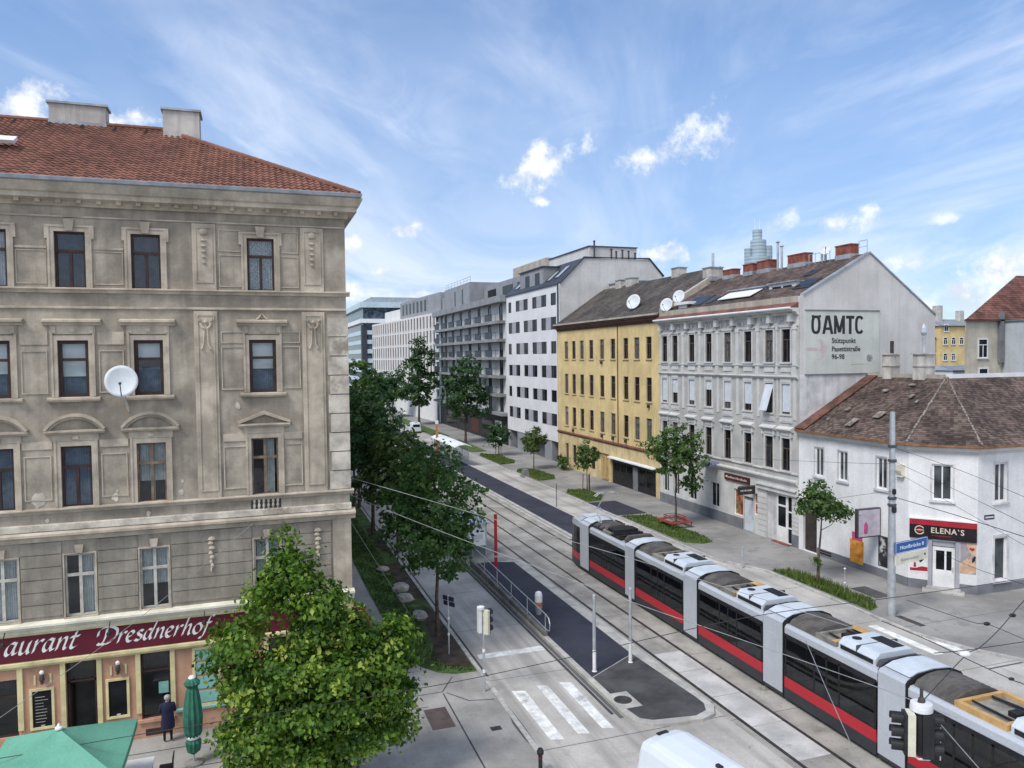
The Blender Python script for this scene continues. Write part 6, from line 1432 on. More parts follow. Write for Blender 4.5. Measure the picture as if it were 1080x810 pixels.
# far glass tower
M['tower'] = mat('hazy_tower_glass', (.34, .44, .50), .35, .10, .02, spec=.6)  # pale glass, with bluish distance haze put into the colour
TWD = Vector((597, 800, 0)); rvec = Vector((.947, -.322, 0))
tw = thing('glass_tower', 'distant pale glass tower with stepped round shafts and twin antennas', 'tower', TWD)
for dr, r, h in ((0, 5.8, 168), (1.2, 9.6, 155), (12.5, 6, 148), (-11.5, 4.5, 145), (0, 15, 134)):
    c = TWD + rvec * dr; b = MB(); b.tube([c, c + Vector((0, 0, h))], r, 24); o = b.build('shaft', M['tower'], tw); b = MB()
    for k in range(22, 40):
        if 4.2 * k + 1.2 < h: b.tube([c + Vector((0, 0, 4.2 * k)), c + Vector((0, 0, 4.2 * k + 1.2))], r + .15, 24, 0, False)
    b.build('floor_band', M['zinc'], o)
b = MB()
for dx in (-3, 3): b.tube([TWD + rvec * dx + Vector((0, 0, 168)), TWD + rvec * dx + Vector((0, 0, 182))], [.6, .25], 6)
b.build('antenna', M['off_white'], tw)
# next houses on the left side of the side street, behind the corner house
for y0, y1, h, wm, lab in ((47.2, 68, 17.5, 'cream_wall', 'cream neighbour house behind the corner house along the lawn strip'), (68.2, 96, 20.5, 'cool_wall', 'cool grey neighbour house farther along the lawn strip'), (96.2, 140, 18.0, 'ochre_trim', 'ochre neighbour house at the far end of the lawn strip')):
    t = thing('neighbour_house', lab, 'house', (2.9, y0, 0)); FN = Fac((2.9, 0, 0), (0, 1, 0), (1, 0, 0)); n = int((y1 - y0) / 3.2); WN = simple(FN, 1.1, 1.9, M['grey_white'], M['white'], M['glass'], 'T', .12, .05)
    cs = [y0 + (y1 - y0) * (k + .5) / n for k in range(n)]; zs = [z for z in (1.2, 4.8, 8.3, 11.8, 15.3) if z + 2.2 < h]
    w = MB(); wall_holes(w, FN, y0, y1, 0, h, [(c - .55, c + .55, z, z + 1.9) for c in cs for z in zs], .15); w.face([(-14, y0, 0), (2.9, y0, 0), (2.9, y0, h), (-14, y0, h)]); w.face([(-14, y1, 0), (2.9, y1, 0), (2.9, y1, h), (-14, y1, h)]); w.build('wall', M[wm], t)
    for c in cs:
        for z in zs: WN.put(t, c, z)
    r = MB(); r.extrude([(3.4, y0, h), (-5.5, y0, h + 4), (-14.4, y0, h)], (0, y1 - y0, 0)); r.build('roof', M['roof_brown'], t)

# ================================================================== trees
M['bark'] = mat('bark', (.085, .065, .050), .95, .25, 3, bump=.6, bscale=18)
M['bark_pale'] = mat('pale_bark', (.17, .15, .125), .95, .2, 3, bump=.5, bscale=18)
M['leaf_lime'] = leaf_mat('lime_leaves', (.026, .078, .010), (.15, .26, .032), (.40, .46, .10), .40)
M['leaf_dark'] = leaf_mat('dark_leaves', (.024, .066, .018), (.085, .175, .042), (.19, .27, .09), .34)
M['leaf_deep'] = leaf_mat('deep_green_leaves', (.020, .060, .024), (.068, .14, .048), (.14, .21, .085), .32)
M['leaf_mid'] = leaf_mat('mid_green_leaves', (.034, .08, .02), (.11, .185, .05), (.20, .26, .09), .33)
M['leaf_bright'] = leaf_mat('bright_green_leaves', (.040, .085, .016), (.105, .17, .035), (.16, .22, .06), .3)
M['leaf_olive'] = leaf_mat('olive_leaves', (.038, .070, .018), (.10, .155, .042), (.17, .20, .07), .3)
def tree(label, loc, lobes, nleaf, ls, leafm, trunk_r=.12, trunk_h=2.5, barkm='bark', seed=1, group=None, clump=.38, lean=(0, 0), spread=.17, nlimb=10, surf=.55, stakes=0, name='street_tree'):
    """lobes: (dx, dy, z, rx, ry, rz) ellipsoids that together make the uneven crown"""
    rnd = random.Random(seed); t = thing(name, label, 'tree', loc, group); L = Vector(loc)
    if name == 'lime_tree': lobes = [(a * .90 + .06, b_, c + .0, d * (.86 if c > 3 else .80), e * .88, f * .9) for a, b_, c, d, e, f in lobes]
    tb = MB(); vol = [l[3] * l[4] * l[5] for l in lobes]; tot = sum(vol)
    top = max(l[2] + l[5] for l in lobes) * .82
    n = 9; spine = []
    for k in range(n):
        f = k / (n - 1); spine.append(Vector((lean[0] * f + rnd.gauss(0, .03) * f * trunk_h, lean[1] * f + rnd.gauss(0, .03) * f * trunk_h, top * f)))
    tb.tube([L + p for p in spine], [trunk_r * (1.25 if k == 0 else 1) * (1 - .82 * k / (n - 1)) for k in range(n)], 9)
    def on_spine(z): f = max(0, min(.999, z / top)) * (n - 1); i = int(f); return spine[i].lerp(spine[i + 1], f - i)
    def pick():
        r = rnd.random() * tot
        for l, v in zip(lobes, vol):
            r -= v
            if r <= 0: return l
        return lobes[-1]
    for k in range(nlimb):
        l = lobes[k % len(lobes)] if k < len(lobes) else pick()
        e = Vector((l[0] + rnd.uniform(-.5, .5) * l[3], l[1] + rnd.uniform(-.5, .5) * l[4], l[2] + rnd.uniform(-.3, .5) * l[5]))
        z0 = max(trunk_h * .8, min(e.z - .35 * math.hypot(e.x, e.y) - .2, top * .8)); a = on_spine(z0); mid = a.lerp(e, .5) + Vector((0, 0, -.12 * (e - a).length))
        r0 = trunk_r * .42 * (1 - .5 * z0 / top)
        tb.tube([L + a, L + mid, L + e], [r0, r0 * .6, r0 * .2], 6)
        for q in range(2):
            s_ = mid.lerp(e, rnd.random()); e2 = s_ + Vector((rnd.gauss(0, .5), rnd.gauss(0, .5), rnd.uniform(.1, .7))) * .5 * l[3]; tb.tube([L + s_, L + e2], [r0 * .4, r0 * .12], 5)
    for k in range(stakes):
        a = 2.1 * k + .5; tb.tube([L + Vector((.45 * math.cos(a), .45 * math.sin(a), 0)), L + Vector((.40 * math.cos(a), .40 * math.sin(a), 1.7))], .04, 6)
    tb.build('trunk', M[barkm], t)
    lb_ = MB(); per = 26; nc = max(8, nleaf // per)
    for c in range(nc):
        l = pick()
        while True:
            v = Vector((rnd.uniform(-1, 1), rnd.uniform(-1, 1), rnd.uniform(-1, 1)))
            if .05 < v.length <= 1: break
        if rnd.random() < surf: v = v.normalized() * rnd.uniform(.72, 1.08)
        cc = Vector((l[0] + v.x * l[3], l[1] + v.y * l[4], l[2] + v.z * l[5])); cr = clump * rnd.uniform(.6, 1.35)
        tone = rnd.gauss(.42, spread)
        out = (Vector((v.x, v.y, v.z + .55))).normalized()
        for k in range(per):
            o = Vector((rnd.gauss(0, .5), rnd.gauss(0, .5), rnd.gauss(0, .38))) * cr
            nn = (out + Vector((rnd.gauss(0, .55), rnd.gauss(0, .55), rnd.gauss(0, .45)))).normalized()
            d = nn.cross(Vector((rnd.gauss(0, 1), rnd.gauss(0, 1), rnd.gauss(0, 1)))).normalized(); e = nn.cross(d)
            s = ls * rnd.uniform(.6, 1.25); p = L + cc + o; var = max(0, min(1, tone + rnd.gauss(0, .16) + .10 * (rnd.random() < .06)))
            lb_.face([p - d * s, p + e * s * .62 - d * s * .15 + nn * s * .10, p + d * s * .95, p - e * s * .62 - d * s * .15 + nn * s * .10], 0, var)
    lb_.build('crown', leafm, t, fix=False)
    return t
tree('large bright green lime tree in front of the restaurant', (1.6, 24.0, .1),
     [(-1.0, .2, 8.0, .42, .5, .7), (-.8, .1, 7.1, .85, .9, .6), (-1.5, 0, 6.5, .8, .8, .5), (.0, 0, 6.3, .9, 1.0, .55), (-2.5, .1, 5.3, 1.0, 1.1, .45), (-2.9, .1, 4.6, .7, .8, .35), (.3, .2, 5.3, 1.2, 1.2, .6), (1.2, -.2, 5.3, .6, .7, .5), (2.7, -.2, 4.9, .6, .8, .55), (1.7, 0, 4.4, .9, 1.2, .5),
      (-1.0, -.5, 4.5, 1.2, 1.3, .55), (.4, -.6, 4.2, 1.3, 1.4, .55), (2.5, 0, 4.1, .8, 1.1, .5), (-2.2, 0, 3.9, .95, 1.2, .5), (-.4, -.6, 3.2, 1.5, 1.6, .5), (1.4, -.5, 3.3, 1.3, 1.4, .5), (2.6, .1, 3.0, .8, 1.0, .42), (-2.1, -.3, 2.7, 1.2, 1.4, .5), (-.6, -.4, 2.1, 1.3, 1.5, .5), (1.2, -.4, 2.2, 1.3, 1.4, .5), (2.6, .1, 1.9, .8, 1.0, .4), (-2.2, -.2, 1.7, .9, 1.1, .4), (.2, 0, 1.2, 1.3, 1.3, .4)],
     40000, .094, M['leaf_lime'], .2, 2.0, seed=4, clump=.37, nlimb=26, surf=.80, spread=.27, name='lime_tree')
LG = 'trees along the lawn strip'
tree('full dark tree on the lawn strip nearest the zebra crossing', (8.3, 36.2, .12), [(-.3, 0, 7.9, 1.7, 1.8, 1.5), (.3, .3, 6.4, 2.35, 2.3, 1.5), (-.8, -.2, 5.2, 2.1, 2.1, 1.2), (.9, .2, 4.8, 1.2, 1.4, .9), (.2, 0, 4.0, 1.9, 1.9, .9), (-1.6, .3, 6.6, 1.3, 1.4, 1.1)], 9000, .125, M['leaf_dark'], .11, 3.1, seed=7, group=LG, nlimb=14)
if False: tree('slender dark tree just behind the nearest lawn tree', (8.3, 45.5, .12), [(-.2, 0, 7.4, 1.5, 1.6, 1.5), (.2, 0, 6.0, 2.0, 2.0, 1.4), (-.8, .2, 4.6, 1.6, 1.7, 1.0), (1.0, 0, 4.8, 1.3, 1.4, 1.0)], 7000, .15, M['leaf_mid'], .10, 2.9, seed=17, group=LG)
tree('large dark tree on the lawn strip with a bare lower trunk beside the house corner', (8.3, 57.5, .12), [(0, 0, 10.6, 1.9, 2.0, 1.7), (-.4, .3, 8.8, 2.8, 2.8, 1.9), (1.1, 0, 7.6, 2.2, 2.4, 1.6), (-1.2, 0, 6.6, 2.3, 2.4, 1.4), (.6, .2, 6.2, 2.3, 2.3, .9)], 8000, .16, M['leaf_deep'], .16, 4.0, seed=9, group=LG)
for i, (y, h, m_, lab) in enumerate(((70, 11.0, 'leaf_deep', 'dark tree behind the large lawn tree'), (66, 14.2, 'leaf_bright', 'pale bright green tall tree rising at the house corner'), (78, 9.5, 'leaf_dark', 'rounded dark tree farther along the lawn strip'), (53, 8.8, 'leaf_olive', 'olive tinted low tree in the middle of the lawn strip'))):
    x = (8.9, 8.0, 9.0, 9.4)[i]
    tree(lab, (x, y, .12), [(0, 0, h * .82, 1.8, 1.8, h * .17), (.4, .2, h * .64, 2.7, 2.7, h * .17), (-.8, 0, h * .55, 2.4, 2.5, h * .14), (.8, -.3, h * .47, 2.2, 2.2, h * .11)], 5200, .21, M[m_], .14, h * .3, seed=30 + i, group=LG)
RG = 'young trees in the planting beds'
tree('slim tree with a leaning bare trunk in the long grass before the white corner house', (31.6, 36.6, .12), [(-.1, 0, 5.4, .8, .8, .6), (.3, .2, 4.7, 1.3, 1.3, .6), (-.9, -.1, 4.7, .8, .8, .4), (1.0, .1, 4.2, 1.0, 1.0, .5), (1.7, .1, 4.1, .6, .6, .35), (.0, 0, 1.5, .22, .22, .25), (-.1, 0, 1.0, .2, .2, .2)], 2600, .13, M['leaf_mid'], .10, 2.2, seed=41, group=RG, clump=.3, lean=(.25, 0), surf=.35)
tree('taller open crowned tree beside the red bench', (31.8, 53.0, .12), [(-.1, 0, 7.7, 1.0, 1.0, .8), (-1.2, .2, 6.6, 1.5, 1.4, .8), (.7, 0, 6.6, 1.6, 1.5, 1.0), (-2.0, 0, 5.6, 1.1, 1.1, .5), (.2, .1, 5.2, 1.5, 1.5, .9), (1.9, 0, 5.2, 1.1, 1.1, .9), (1.5, 0, 3.4, .8, .8, .7), (-1.0, 0, 4.7, .9, .9, .5), (2.1, .1, 4.0, .7, .7, .6)], 4200, .145, M['leaf_mid'], .10, 3.0, seed=43, group=RG, clump=.34, surf=.4)
tree('small staked tree before the yellow wooden door', (31.8, 70.1, .12), [(0, 0, 4.5, .8, .8, .7), (.2, .1, 3.6, 1.2, 1.2, .8), (-.4, 0, 2.9, .9, .9, .6)], 1900, .14, M['leaf_mid'], .06, 1.6, seed=45, group=RG, clump=.3, stakes=3)
tree('young olive green tree before the white apartment block', (32.0, 86.1, .12), [(0, 0, 4.7, .9, .9, .7), (.1, .1, 3.7, 1.5, 1.5, 1.0), (-.3, 0, 2.8, 1.2, 1.2, .7)], 2000, .16, M['leaf_olive'], .07, 1.7, seed=47, group=RG, clump=.34)
tree('compact dark tree at the near end of the balcony block', (32.0, 100, .12), [(0, 0, 3.6, 1.2, 1.2, .7), (.1, .1, 2.8, 1.6, 1.6, .9), (-.3, 0, 2.0, 1.2, 1.2, .6)], 2000, .17, M['leaf_deep'], .08, 1.3, seed=49, group=RG, clump=.36, stakes=2)
FGp = 'tall trees before the balcony block'
tree('tall broad dark tree before the balconies', (32.0, 117.4, .12), [(.2, 0, 11.6, 2.4, 2.4, 2.1), (-1.2, .2, 10.0, 2.4, 2.5, 1.8), (1.4, 0, 8.2, 2.5, 2.5, 1.8), (-1.6, 0, 7.4, 2.5, 2.6, 1.6), (1.9, .2, 5.4, 2.2, 2.2, 1.4), (-1.4, 0, 5.0, 2.2, 2.2, 1.2)], 4800, .25, M['leaf_deep'], .2, 3.4, seed=51, group=FGp, clump=.6)
tree('tallest narrow dark tree before the long pale block', (31.9, 153, .12), [(0, 0, 15.9, 1.7, 1.7, 2.0), (.8, 0, 13.6, 2.6, 2.6, 2.2), (-1.2, 0, 11.4, 2.9, 2.9, 2.3), (1.2, 0, 9.0, 3.0, 3.0, 2.2), (-.8, 0, 6.8, 3.0, 3.0, 1.8), (.6, 0, 5.0, 2.6, 2.6, 1.3)], 5000, .30, M['leaf_deep'], .25, 3.2, seed=53, group=FGp, clump=.7)
for i, (x, y, h, lab) in enumerate(((30.5, 176, 11.4, 'rounded dark tree left of the tallest tree'), (29.0, 196, 11.2, 'second rounded tree farther off up the street'), (13.5, 150, 10.5, 'broad mid green tree on the far left side of the street'), (20, 240, 9.5, 'farthest broad tree closing the street'), (12, 215, 13, 'distant mid green tree just beside the house corner'))):
    tree(lab, (x, y, 0), [(0, 0, h * .80, 2.6, 2.6, h * .18), (1.2, 0, h * .62, 3.4, 3.2, h * .18), (-1.4, 0, h * .58, 3.2, 3.2, h * .16), (0, 0, h * .46, 3.2, 3.2, h * .12)], 3600, .34, M['leaf_deep' if i != 2 else 'leaf_mid'], .2, h * .3, seed=60 + i, group='far trees up the street', clump=.75)
tree('low shrub against the ochre wall', (35.0, 84.0, .1), [(0, 0, .8, .6, .9, .6), (.1, .6, 1.3, .5, .6, .5)], 700, .14, M['leaf_mid'], .04, .2, seed=71, clump=.3, name='shrub')

# ================================================================== the tram
M['tram_silver'] = mat('tram_silver_paint', (.50, .53, .57), .38, .03, .6, metal=.15, spec=.5)
M['tram_white'] = mat('tram_roof_white', (.52, .57, .62), .45, .05, 1.2)
M['tram_red'] = mat('tram_red_stripe', (.44, .018, .030), .35, .03, .5, spec=.5)
M['tram_dark'] = mat('tram_dark_skirt', (.035, .037, .043), .45, .1, .8)
M['tram_roof'] = mat('tram_roof_grey', (.088, .080, .072), .75, .22, 1.6, streak=.0, bump=.3, bscale=24)
M['tram_tan'] = mat('tram_roof_tan', (.46, .285, .115), .7, .12, 1.4)
M['tram_pan'] = mat('tram_roof_pan', (.21, .20, .175), .8, .2, 2.0)
M['tram_glass'] = glass_dark('tram_glass', (.007, .009, .013), .07, .6, .12)
M['rubber'] = mat('gaiter_rubber', (.014, .014, .016), .7, .2, 3)
M['tram_pane'] = glass_clear('tram_pane', (.17, .19, .20), .035); M['seat_fab'] = mat('tram_seat', (.12, .13, .15), .7, .15, 3); M['pole_yel'] = mat('grab_pole_paint', (.42, .34, .10), .5, .05, 2)
TX0, TX1 = 19.66, 22.04; TC = (TX0 + TX1) / 2
tram = thing('tram', 'long silver and red articulated tram on the far track', 'tram', (TC, 30.0, 0))
FT = Fac((TX0, 0, 0), (0, 1, 0), (-1, 0, 0)); FT2 = Fac((TX1, 0, 0), (0, 1, 0), (1, 0, 0))
SECT = [(43.1, 38.33), (37.07, 32.16), (30.83, 26.03), (24.67, 19.95), (18.67, 13.95), (12.7, 8.0)]
def shell(inset, z0, zt, rise):
    h = (TX1 - TX0) / 2 - inset
    return [(-h, z0), (-h, zt), (-h + .09, zt + .10), (-h * .6, zt + .10 + rise * .75), (0, zt + .10 + rise), (h * .6, zt + .10 + rise * .75), (h - .09, zt + .10), (h, zt), (h, z0)]
def loft(mb, pr, y0, y1, m=0): mb.extrude([(TC + x, y0, z) for x, z in pr], (0, y1 - y0, 0), m)
for i, (y1, y0) in enumerate(SECT):
    b = MB(); pr = shell(.035, .62, 2.98, .03); pr[0] = (pr[0][0], 2.70); pr[-1] = (pr[-1][0], 2.70); loft(b, pr, y0, y1); sec = b.build('car_section', M['tram_silver'], tram)
    b = MB(); b.box(TX0 + .06, TX1 - .06, y0, y1, .60, .66); b.box(TX0 + .06, TX1 - .06, y0, y0 + .04, .66, .9); b.build('floor', M['plinth'], sec)
    q = MB(); k = 0; yy = y0 + .45
    for sx_ in (TX0 + .14, TX0 + .62, TX1 - 1.06, TX1 - .58):
        yy = y0 + .45
        while yy < y1 - .6:
            if not (y0 + (y1 - y0) * .36 < yy < y0 + (y1 - y0) * .60): q.box(sx_, sx_ + .42, yy, yy + .42, 1.02, 1.10); q.box(sx_, sx_ + .42, yy + .38, yy + .46, 1.10, 1.72); q.box(sx_ + .15, sx_ + .27, yy + .1, yy + .3, .66, 1.02)
            yy += .86
    q.build('passenger_seat', M['seat_fab'], sec); q = MB()
    for f in (.12, .37, .5, .63, .88): q.tube([(TX0 + .62, y0 + (y1 - y0) * f, .66), (TX0 + .62, y0 + (y1 - y0) * f, 2.7)], .02, 6); q.tube([(TX1 - .62, y0 + (y1 - y0) * f, .66), (TX1 - .62, y0 + (y1 - y0) * f, 2.7)], .02, 6)
    q.tube([(TX0 + .62, y0 + .2, 2.45), (TX0 + .62, y1 - .2, 2.45)], .02, 6); q.build('grab_pole', M['pole_yel'], sec)
    for F in (FT, FT2):
        b = MB(); b.fquad(F, y0 + .02, y1 - .02, 1.04, 2.74, -.012); wo = b.build('side_window', M['tram_pane'], sec)
        b = MB(); b.fbox(F, y0 + .02, y1 - .02, .60, 1.03, -.06, -.010); b.build('red_stripe', M['tram_red'], sec)
        b = MB(); b.fbox(F, y0, y1, .17, .60, -.10, -.012); b.build('skirt', M['tram_dark'], sec)
        q = MB(); ln = y1 - y0
        for f in (.004, .36, .495, .63, .972): q.fbox(F, y0 + ln * f, y0 + ln * f + .08, 1.04, 2.62, -.03, -.008)
        q.fbox(F, y0 + .02, y1 - .02, 2.56, 2.74, -.03, -.008); q.fbox(F, y0 + .02, y1 - .02, 1.03, 1.10, -.03, -.0085)
        
        q.build('window_bar', M['rubber'], wo if False else sec)
    b = MB(); b.box(TX0 + .1, TX1 - .1, y0, y1, .15, .65); b.build('underframe', M['tram_dark'], sec)
    # roof equipment, from the far joint towards the near one
    L_ = y1 - y0; yc = y1 - .06
    pr = [(-.98, 3.10), (-.86, 3.26), (-.45, 3.40), (0, 3.44), (.45, 3.40), (.86, 3.26), (.98, 3.10)]
    b = MB(); loft(b, pr, yc - 1.45, yc); cv = b.build('roof_cover', M['tram_roof'], sec)
    q = MB()
    for k in range(7): q.extrude([(TC + x * 1.004, yc - .12 - k * .2, z + .008) for x, z in pr], (0, -.05, 0))
    q.build('cover_rib', M['tram_roof'], cv)
    b = MB(); a0, a1 = yc - 1.5, yc - 2.55 if i != 4 else yc - 3.2
    tan_ = M['tram_tan'] if i >= 4 else M['tram_pan']
    if i in (2, 3): q = MB(); q.box(TC - 1.0, TC + 1.0, a1 - .0, a1 + .2, 3.27, 3.285); q.box(TC + .6, TC + 1.0, a1 + .2, a0, 3.27, 3.285); q.build('tan_cover', M['tram_tan'], sec)
    b.box(TC - 1.0, TC + 1.0, a1, a1 + .14, 3.08, 3.27); b.box(TC - 1.0, TC + 1.0, a0 - .14, a0, 3.08, 3.27); b.box(TC - 1.0, TC - .84, a1 + .14, a0 - .14, 3.08, 3.27); b.box(TC + .84, TC + 1.0, a1 + .14, a0 - .14, 3.08, 3.27); fr_ = b.build('roof_tray', tan_, sec)
    b = MB(); b.box(TC - .84, TC + .84, a1 + .14, a0 - .14, 3.08, 3.15); b.build('tray_floor', M['tram_pan'], fr_)
    b = MB(); b.tube([(TC - .5, a0 - .2, 3.25), (TC - .5, a1 + .2, 3.22)], .04, 6); b.tube([(TC + .3, a0 - .2, 3.25), (TC + .5, a1 + .2, 3.22)], .05, 6); b.box(TC - .2, TC + .15, a1 + .3, a1 + .6, 3.12, 3.3); b.build('roof_pipe', M['rubber'], fr_)
    u0, u1 = y0 + .32, a1 - .06
    if i == 0: u0, u1 = y0 + .32, y0 + .5
    b = MB(); loft(b, [(-.92, 3.06), (-.92, 3.28), (-.70, 3.47), (.70, 3.47), (.92, 3.28), (.92, 3.06)], u0, u1); ac = b.build('roof_unit', M['tram_white'] if i else M['tram_roof'], sec)
    if i:
        b = MB(); b.box(TC + .1, TC + .62, u0 + .25, u1 - .45, 3.465, 3.485); b.disc((TC - .38, u1 - .32, 3.46), (0, 0, 1), .17, 16, 0, .03); b.box(TC - .931, TC - .91, u0 + .1, u1 - .1, 3.10, 3.25); b.build('vent_grille', M['rubber'], ac)
        b = MB(); b.box(TC - .92, TC + .92, (u0 + u1) / 2 - .02, (u0 + u1) / 2 + .02, 3.2, 3.478); b.build('panel_seam', M['darkgrey'], ac)
    b = MB(); loft(b, [(-.95, 3.06), (-.8, 3.30), (.8, 3.30), (.95, 3.06)], y0 + .04, y0 + .28); b.build('roof_bracket', M['darkgrey'], sec)
POR = [(44.57, 43.12), (38.31, 37.09), (32.14, 30.85), (26.01, 24.69), (19.93, 18.69), (13.93, 12.72)]
for i, (y1, y0) in enumerate(POR):
    b = MB(); loft(b, shell(.0, .30, 3.10, .12), y0 + .05, y1 - .05); po_ = b.build('portal', M['tram_silver'], tram)
    b = MB(); pr = [(x * .93, z) for x, z in shell(.05, .4, 3.18, .16)]; loft(b, pr[2:7], y0 + .10, y1 - .12); b.build('portal_roof', M['tram_white'], po_)
    b = MB(); b.lathe((TC + .15, (y0 + y1) / 2, 3.34), [(.02, .0), (.34, .0), (.33, .06), (.02, .07)], 20, sx=.55, sy=1.15); b.build('roof_hatch', M['rubber'], po_)
    b = MB(); b.box(TC - .62, TC - .6, y0 + .14, y1 - .16, 3.30, 3.36); b.build('roof_seam', M['darkgrey'], po_)
    for ya in (y0 + .0, y1 - .06):
        b = MB(); prg = shell(-.012 if ya < y1 - .1 else .03, .25, 3.12, .22); loft(b, prg, ya, ya + .05); b.build('gaiter', M['rubber'], po_)
    b = MB(); b.fbox(FT, y0 + .05, y1 - .05, .17, .32, -.1, -.02); b.fbox(FT2, y0 + .05, y1 - .05, .17, .32, -.1, -.02); b.build('skirt', M['tram_dark'], po_)
    for F in (FT, FT2):
        b = MB(); mould(b, F, y0 + .35, y1 - .35, 1.2, 2.5, .015, .004); b.build('access_panel', M['tram_white'], po_)
def nose(ya, yb):   # ya joint end, yb tip
    s = 1 if yb > ya else -1; L_ = abs(yb - ya); b = MB(); h = (TX1 - TX0) / 2 - .03
    def ring(f, z):
        w = h * (1 - .22 * f ** 2); return [(TC - w, ya + s * L_ * f, z), (TC + w, ya + s * L_ * f, z)]
    def band(mb, z0, z1, f1a, f1b, off=.0):
        st = [0, .35, .7, 1]
        for p, q in zip(st, st[1:]):
            for side in (0, 1):
                k = -1 if side == 0 else 1
                A = ring(p * f1a, z0)[side]; B_ = ring(q * f1a, z0)[side]; C_ = ring(q * f1b, z1)[side]; D_ = ring(p * f1b, z1)[side]
                mb.face([(A[0] + k * off, A[1], A[2]), (B_[0] + k * off, B_[1], B_[2]), (C_[0] + k * off, C_[1], C_[2]), (D_[0] + k * off, D_[1], D_[2])])
        a = ring(f1a, z0); c = ring(f1b, z1); mb.face([a[0], a[1], c[1], c[0]])
    return band
for ya, yb in ((44.55, 46.5), (8.0, 6.1)):
    if yb < 7: 
        pass
    band = nose(ya, yb)
    b = MB(); band(b, .17, .60, .98, 1.0); c_ = b.build('cab_skirt', M['tram_dark'], tram)
    b = MB(); band(b, .60, 1.03, 1.0, 1.0); b.build('cab_stripe', M['tram_red'], tram)
    b = MB(); band(b, 1.03, 2.74, 1.0, .90); b.build('cab_window', M['tram_glass'], tram)
    b = MB(); band(b, 2.74, 3.1, .90, .80); h = (TX1 - TX0) / 2 - .03; s = 1 if yb > ya else -1
    b.face([(TC - h, ya, 3.1), (TC + h, ya, 3.1), (TC + h * .86, ya + s * 1.56, 3.1), (TC - h * .86, ya + s * 1.56, 3.1)]); b.build('cab_roof', M['tram_silver'], tram)
    b = MB(); b.box(TC - .55, TC + .55, min(ya + s * .2, ya + s * 1.2), max(ya + s * .2, ya + s * 1.2), 3.1, 3.35); b.build('cab_roof_unit', M['tram_white'], tram)
b = MB(); y = 43.9     # pantograph
b.tube([(TC - .5, y - 1.2, 3.35), (TC - .5, y - .2, 3.40)], .05, 6); b.tube([(TC + .5, y - 1.2, 3.35), (TC + .5, y - .2, 3.40)], .05, 6)
b.tube([(TC - .45, y - 1.1, 3.4), (TC - .2, y + .5, 3.95)], .035, 6); b.tube([(TC + .45, y - 1.1, 3.4), (TC + .2, y + .5, 3.95)], .035, 6)
b.tube([(TC, y + .5, 3.95), (TC, y - .7, 5.15)], .04, 6); b.tube([(TC - .2, y + .5, 3.95), (TC + .2, y + .5, 3.95)], .03, 6)
for dy in (0, -.25): b.tube([(TC - .8, y - .7 + dy, 5.0), (TC - .5, y - .7 + dy, 5.2), (TC + .5, y - .7 + dy, 5.2), (TC + .8, y - .7 + dy, 5.0)], .03, 6)
b.build('pantograph', M['galv'], tram)
b = MB(); b.box(TC - .95, TC + .95, 39.2, 42.9, 3.10, 3.22); b.box(TC - .8, TC + .8, 40.4, 41.2, 3.22, 3.42)
for k in range(6): b.box(TC - .9, TC + .9, 39.4 + k * .58, 39.5 + k * .58, 3.22, 3.32)
b.build('roof_gear', M['rubber'], tram)

# ================================================================== street furniture
def post(mb, x, y, z0, z1, r, n=10): mb.tube([(x, y, z0), (x, y, z1)], r, n)
for x, y, lab in ((13.71, 29.61, 'pale slim steel post on the platform asphalt nearest the zebra crossing'), (15.63, 29.95, 'pale slim steel post at the track edge of the platform')):
    t = thing('steel_post', lab, 'post', (x, y, .12)); b = MB(); post(b, x, y, .12, 3.45, .075, 14); b.build('shaft', M['galv'], t)
    b = MB(); b.lathe((x, y, 3.45), [(.075, 0), (.06, .04), (.01, .05)], 14); b.build('cap', M['galv'], t); b = MB(); b.lathe((x, y, .12), [(.11, 0), (.11, .02), (.08, .03), (.079, .95)], 14); b.build('sleeve', M['white'], t)
t = thing('stop_column', 'slim red tram stop column on the near platform', 'column', (14.53, 46.3, .12)); b = MB(); b.box(14.44, 14.62, 46.25, 46.35, .12, 3.62); b.build('column', M['red'], t); b = MB(); b.box(14.42, 14.64, 46.23, 46.37, 3.62, 3.68); b.build('cap', M['red'], t)
b = MB(); b.box(14.43, 14.63, 46.24, 46.36, .9, 1.0); b.build('base_band', M['pink'], t)
M['orange_col'] = mat('orange_column_paint', (.45, .17, .07), .6, .1, 1)
t = thing('stop_column', 'slim orange stop column before the distant glass shelter', 'column', (23.9, 102.8, .12)); b = MB(); b.box(23.75, 24.05, 102.7, 102.9, .12, 4.6); b.build('column', M['orange_col'], t); b = MB(); b.box(23.7, 24.1, 102.7, 102.9, 4.6, 5.1); b.build('top_sign', M['off_white'], t)
# shelter on the near platform: white end panel with stop plan, glass side
M['map'] = mat('white_stop_panel', (.74, .76, .80), .4, .03, 2)
t = thing('tram_shelter', 'tram shelter with a white route panel half hidden behind the lawn tree', 'shelter', (14.0, 49.5, .13))
b = MB()
for x, y in ((13.5, 49.2), (14.75, 49.2), (13.5, 53.4), (14.75, 53.4)): post(b, x, y, .13, 2.45, .04, 8)
b.build('post', M['galv'], t); b = MB(); b.box(13.35, 14.95, 49.0, 53.6, 2.45, 2.55); b.build('shelter_roof', M['galv'], t)
b = MB(); b.box(13.55, 14.7, 49.17, 49.22, 1.0, 2.42); pn_ = b.build('route_panel', M['map'], t); b = MB(); b.disc((14.15, 49.168, 2.0), (0, -1, 0), .11, 16, 0, .006); b.box(14.35, 14.6, 49.16, 49.17, 1.92, 2.02); b.box(14.0, 14.25, 49.16, 49.17, 1.3, 1.34); b.box(13.62, 13.75, 49.16, 49.17, 1.9, 2.1)
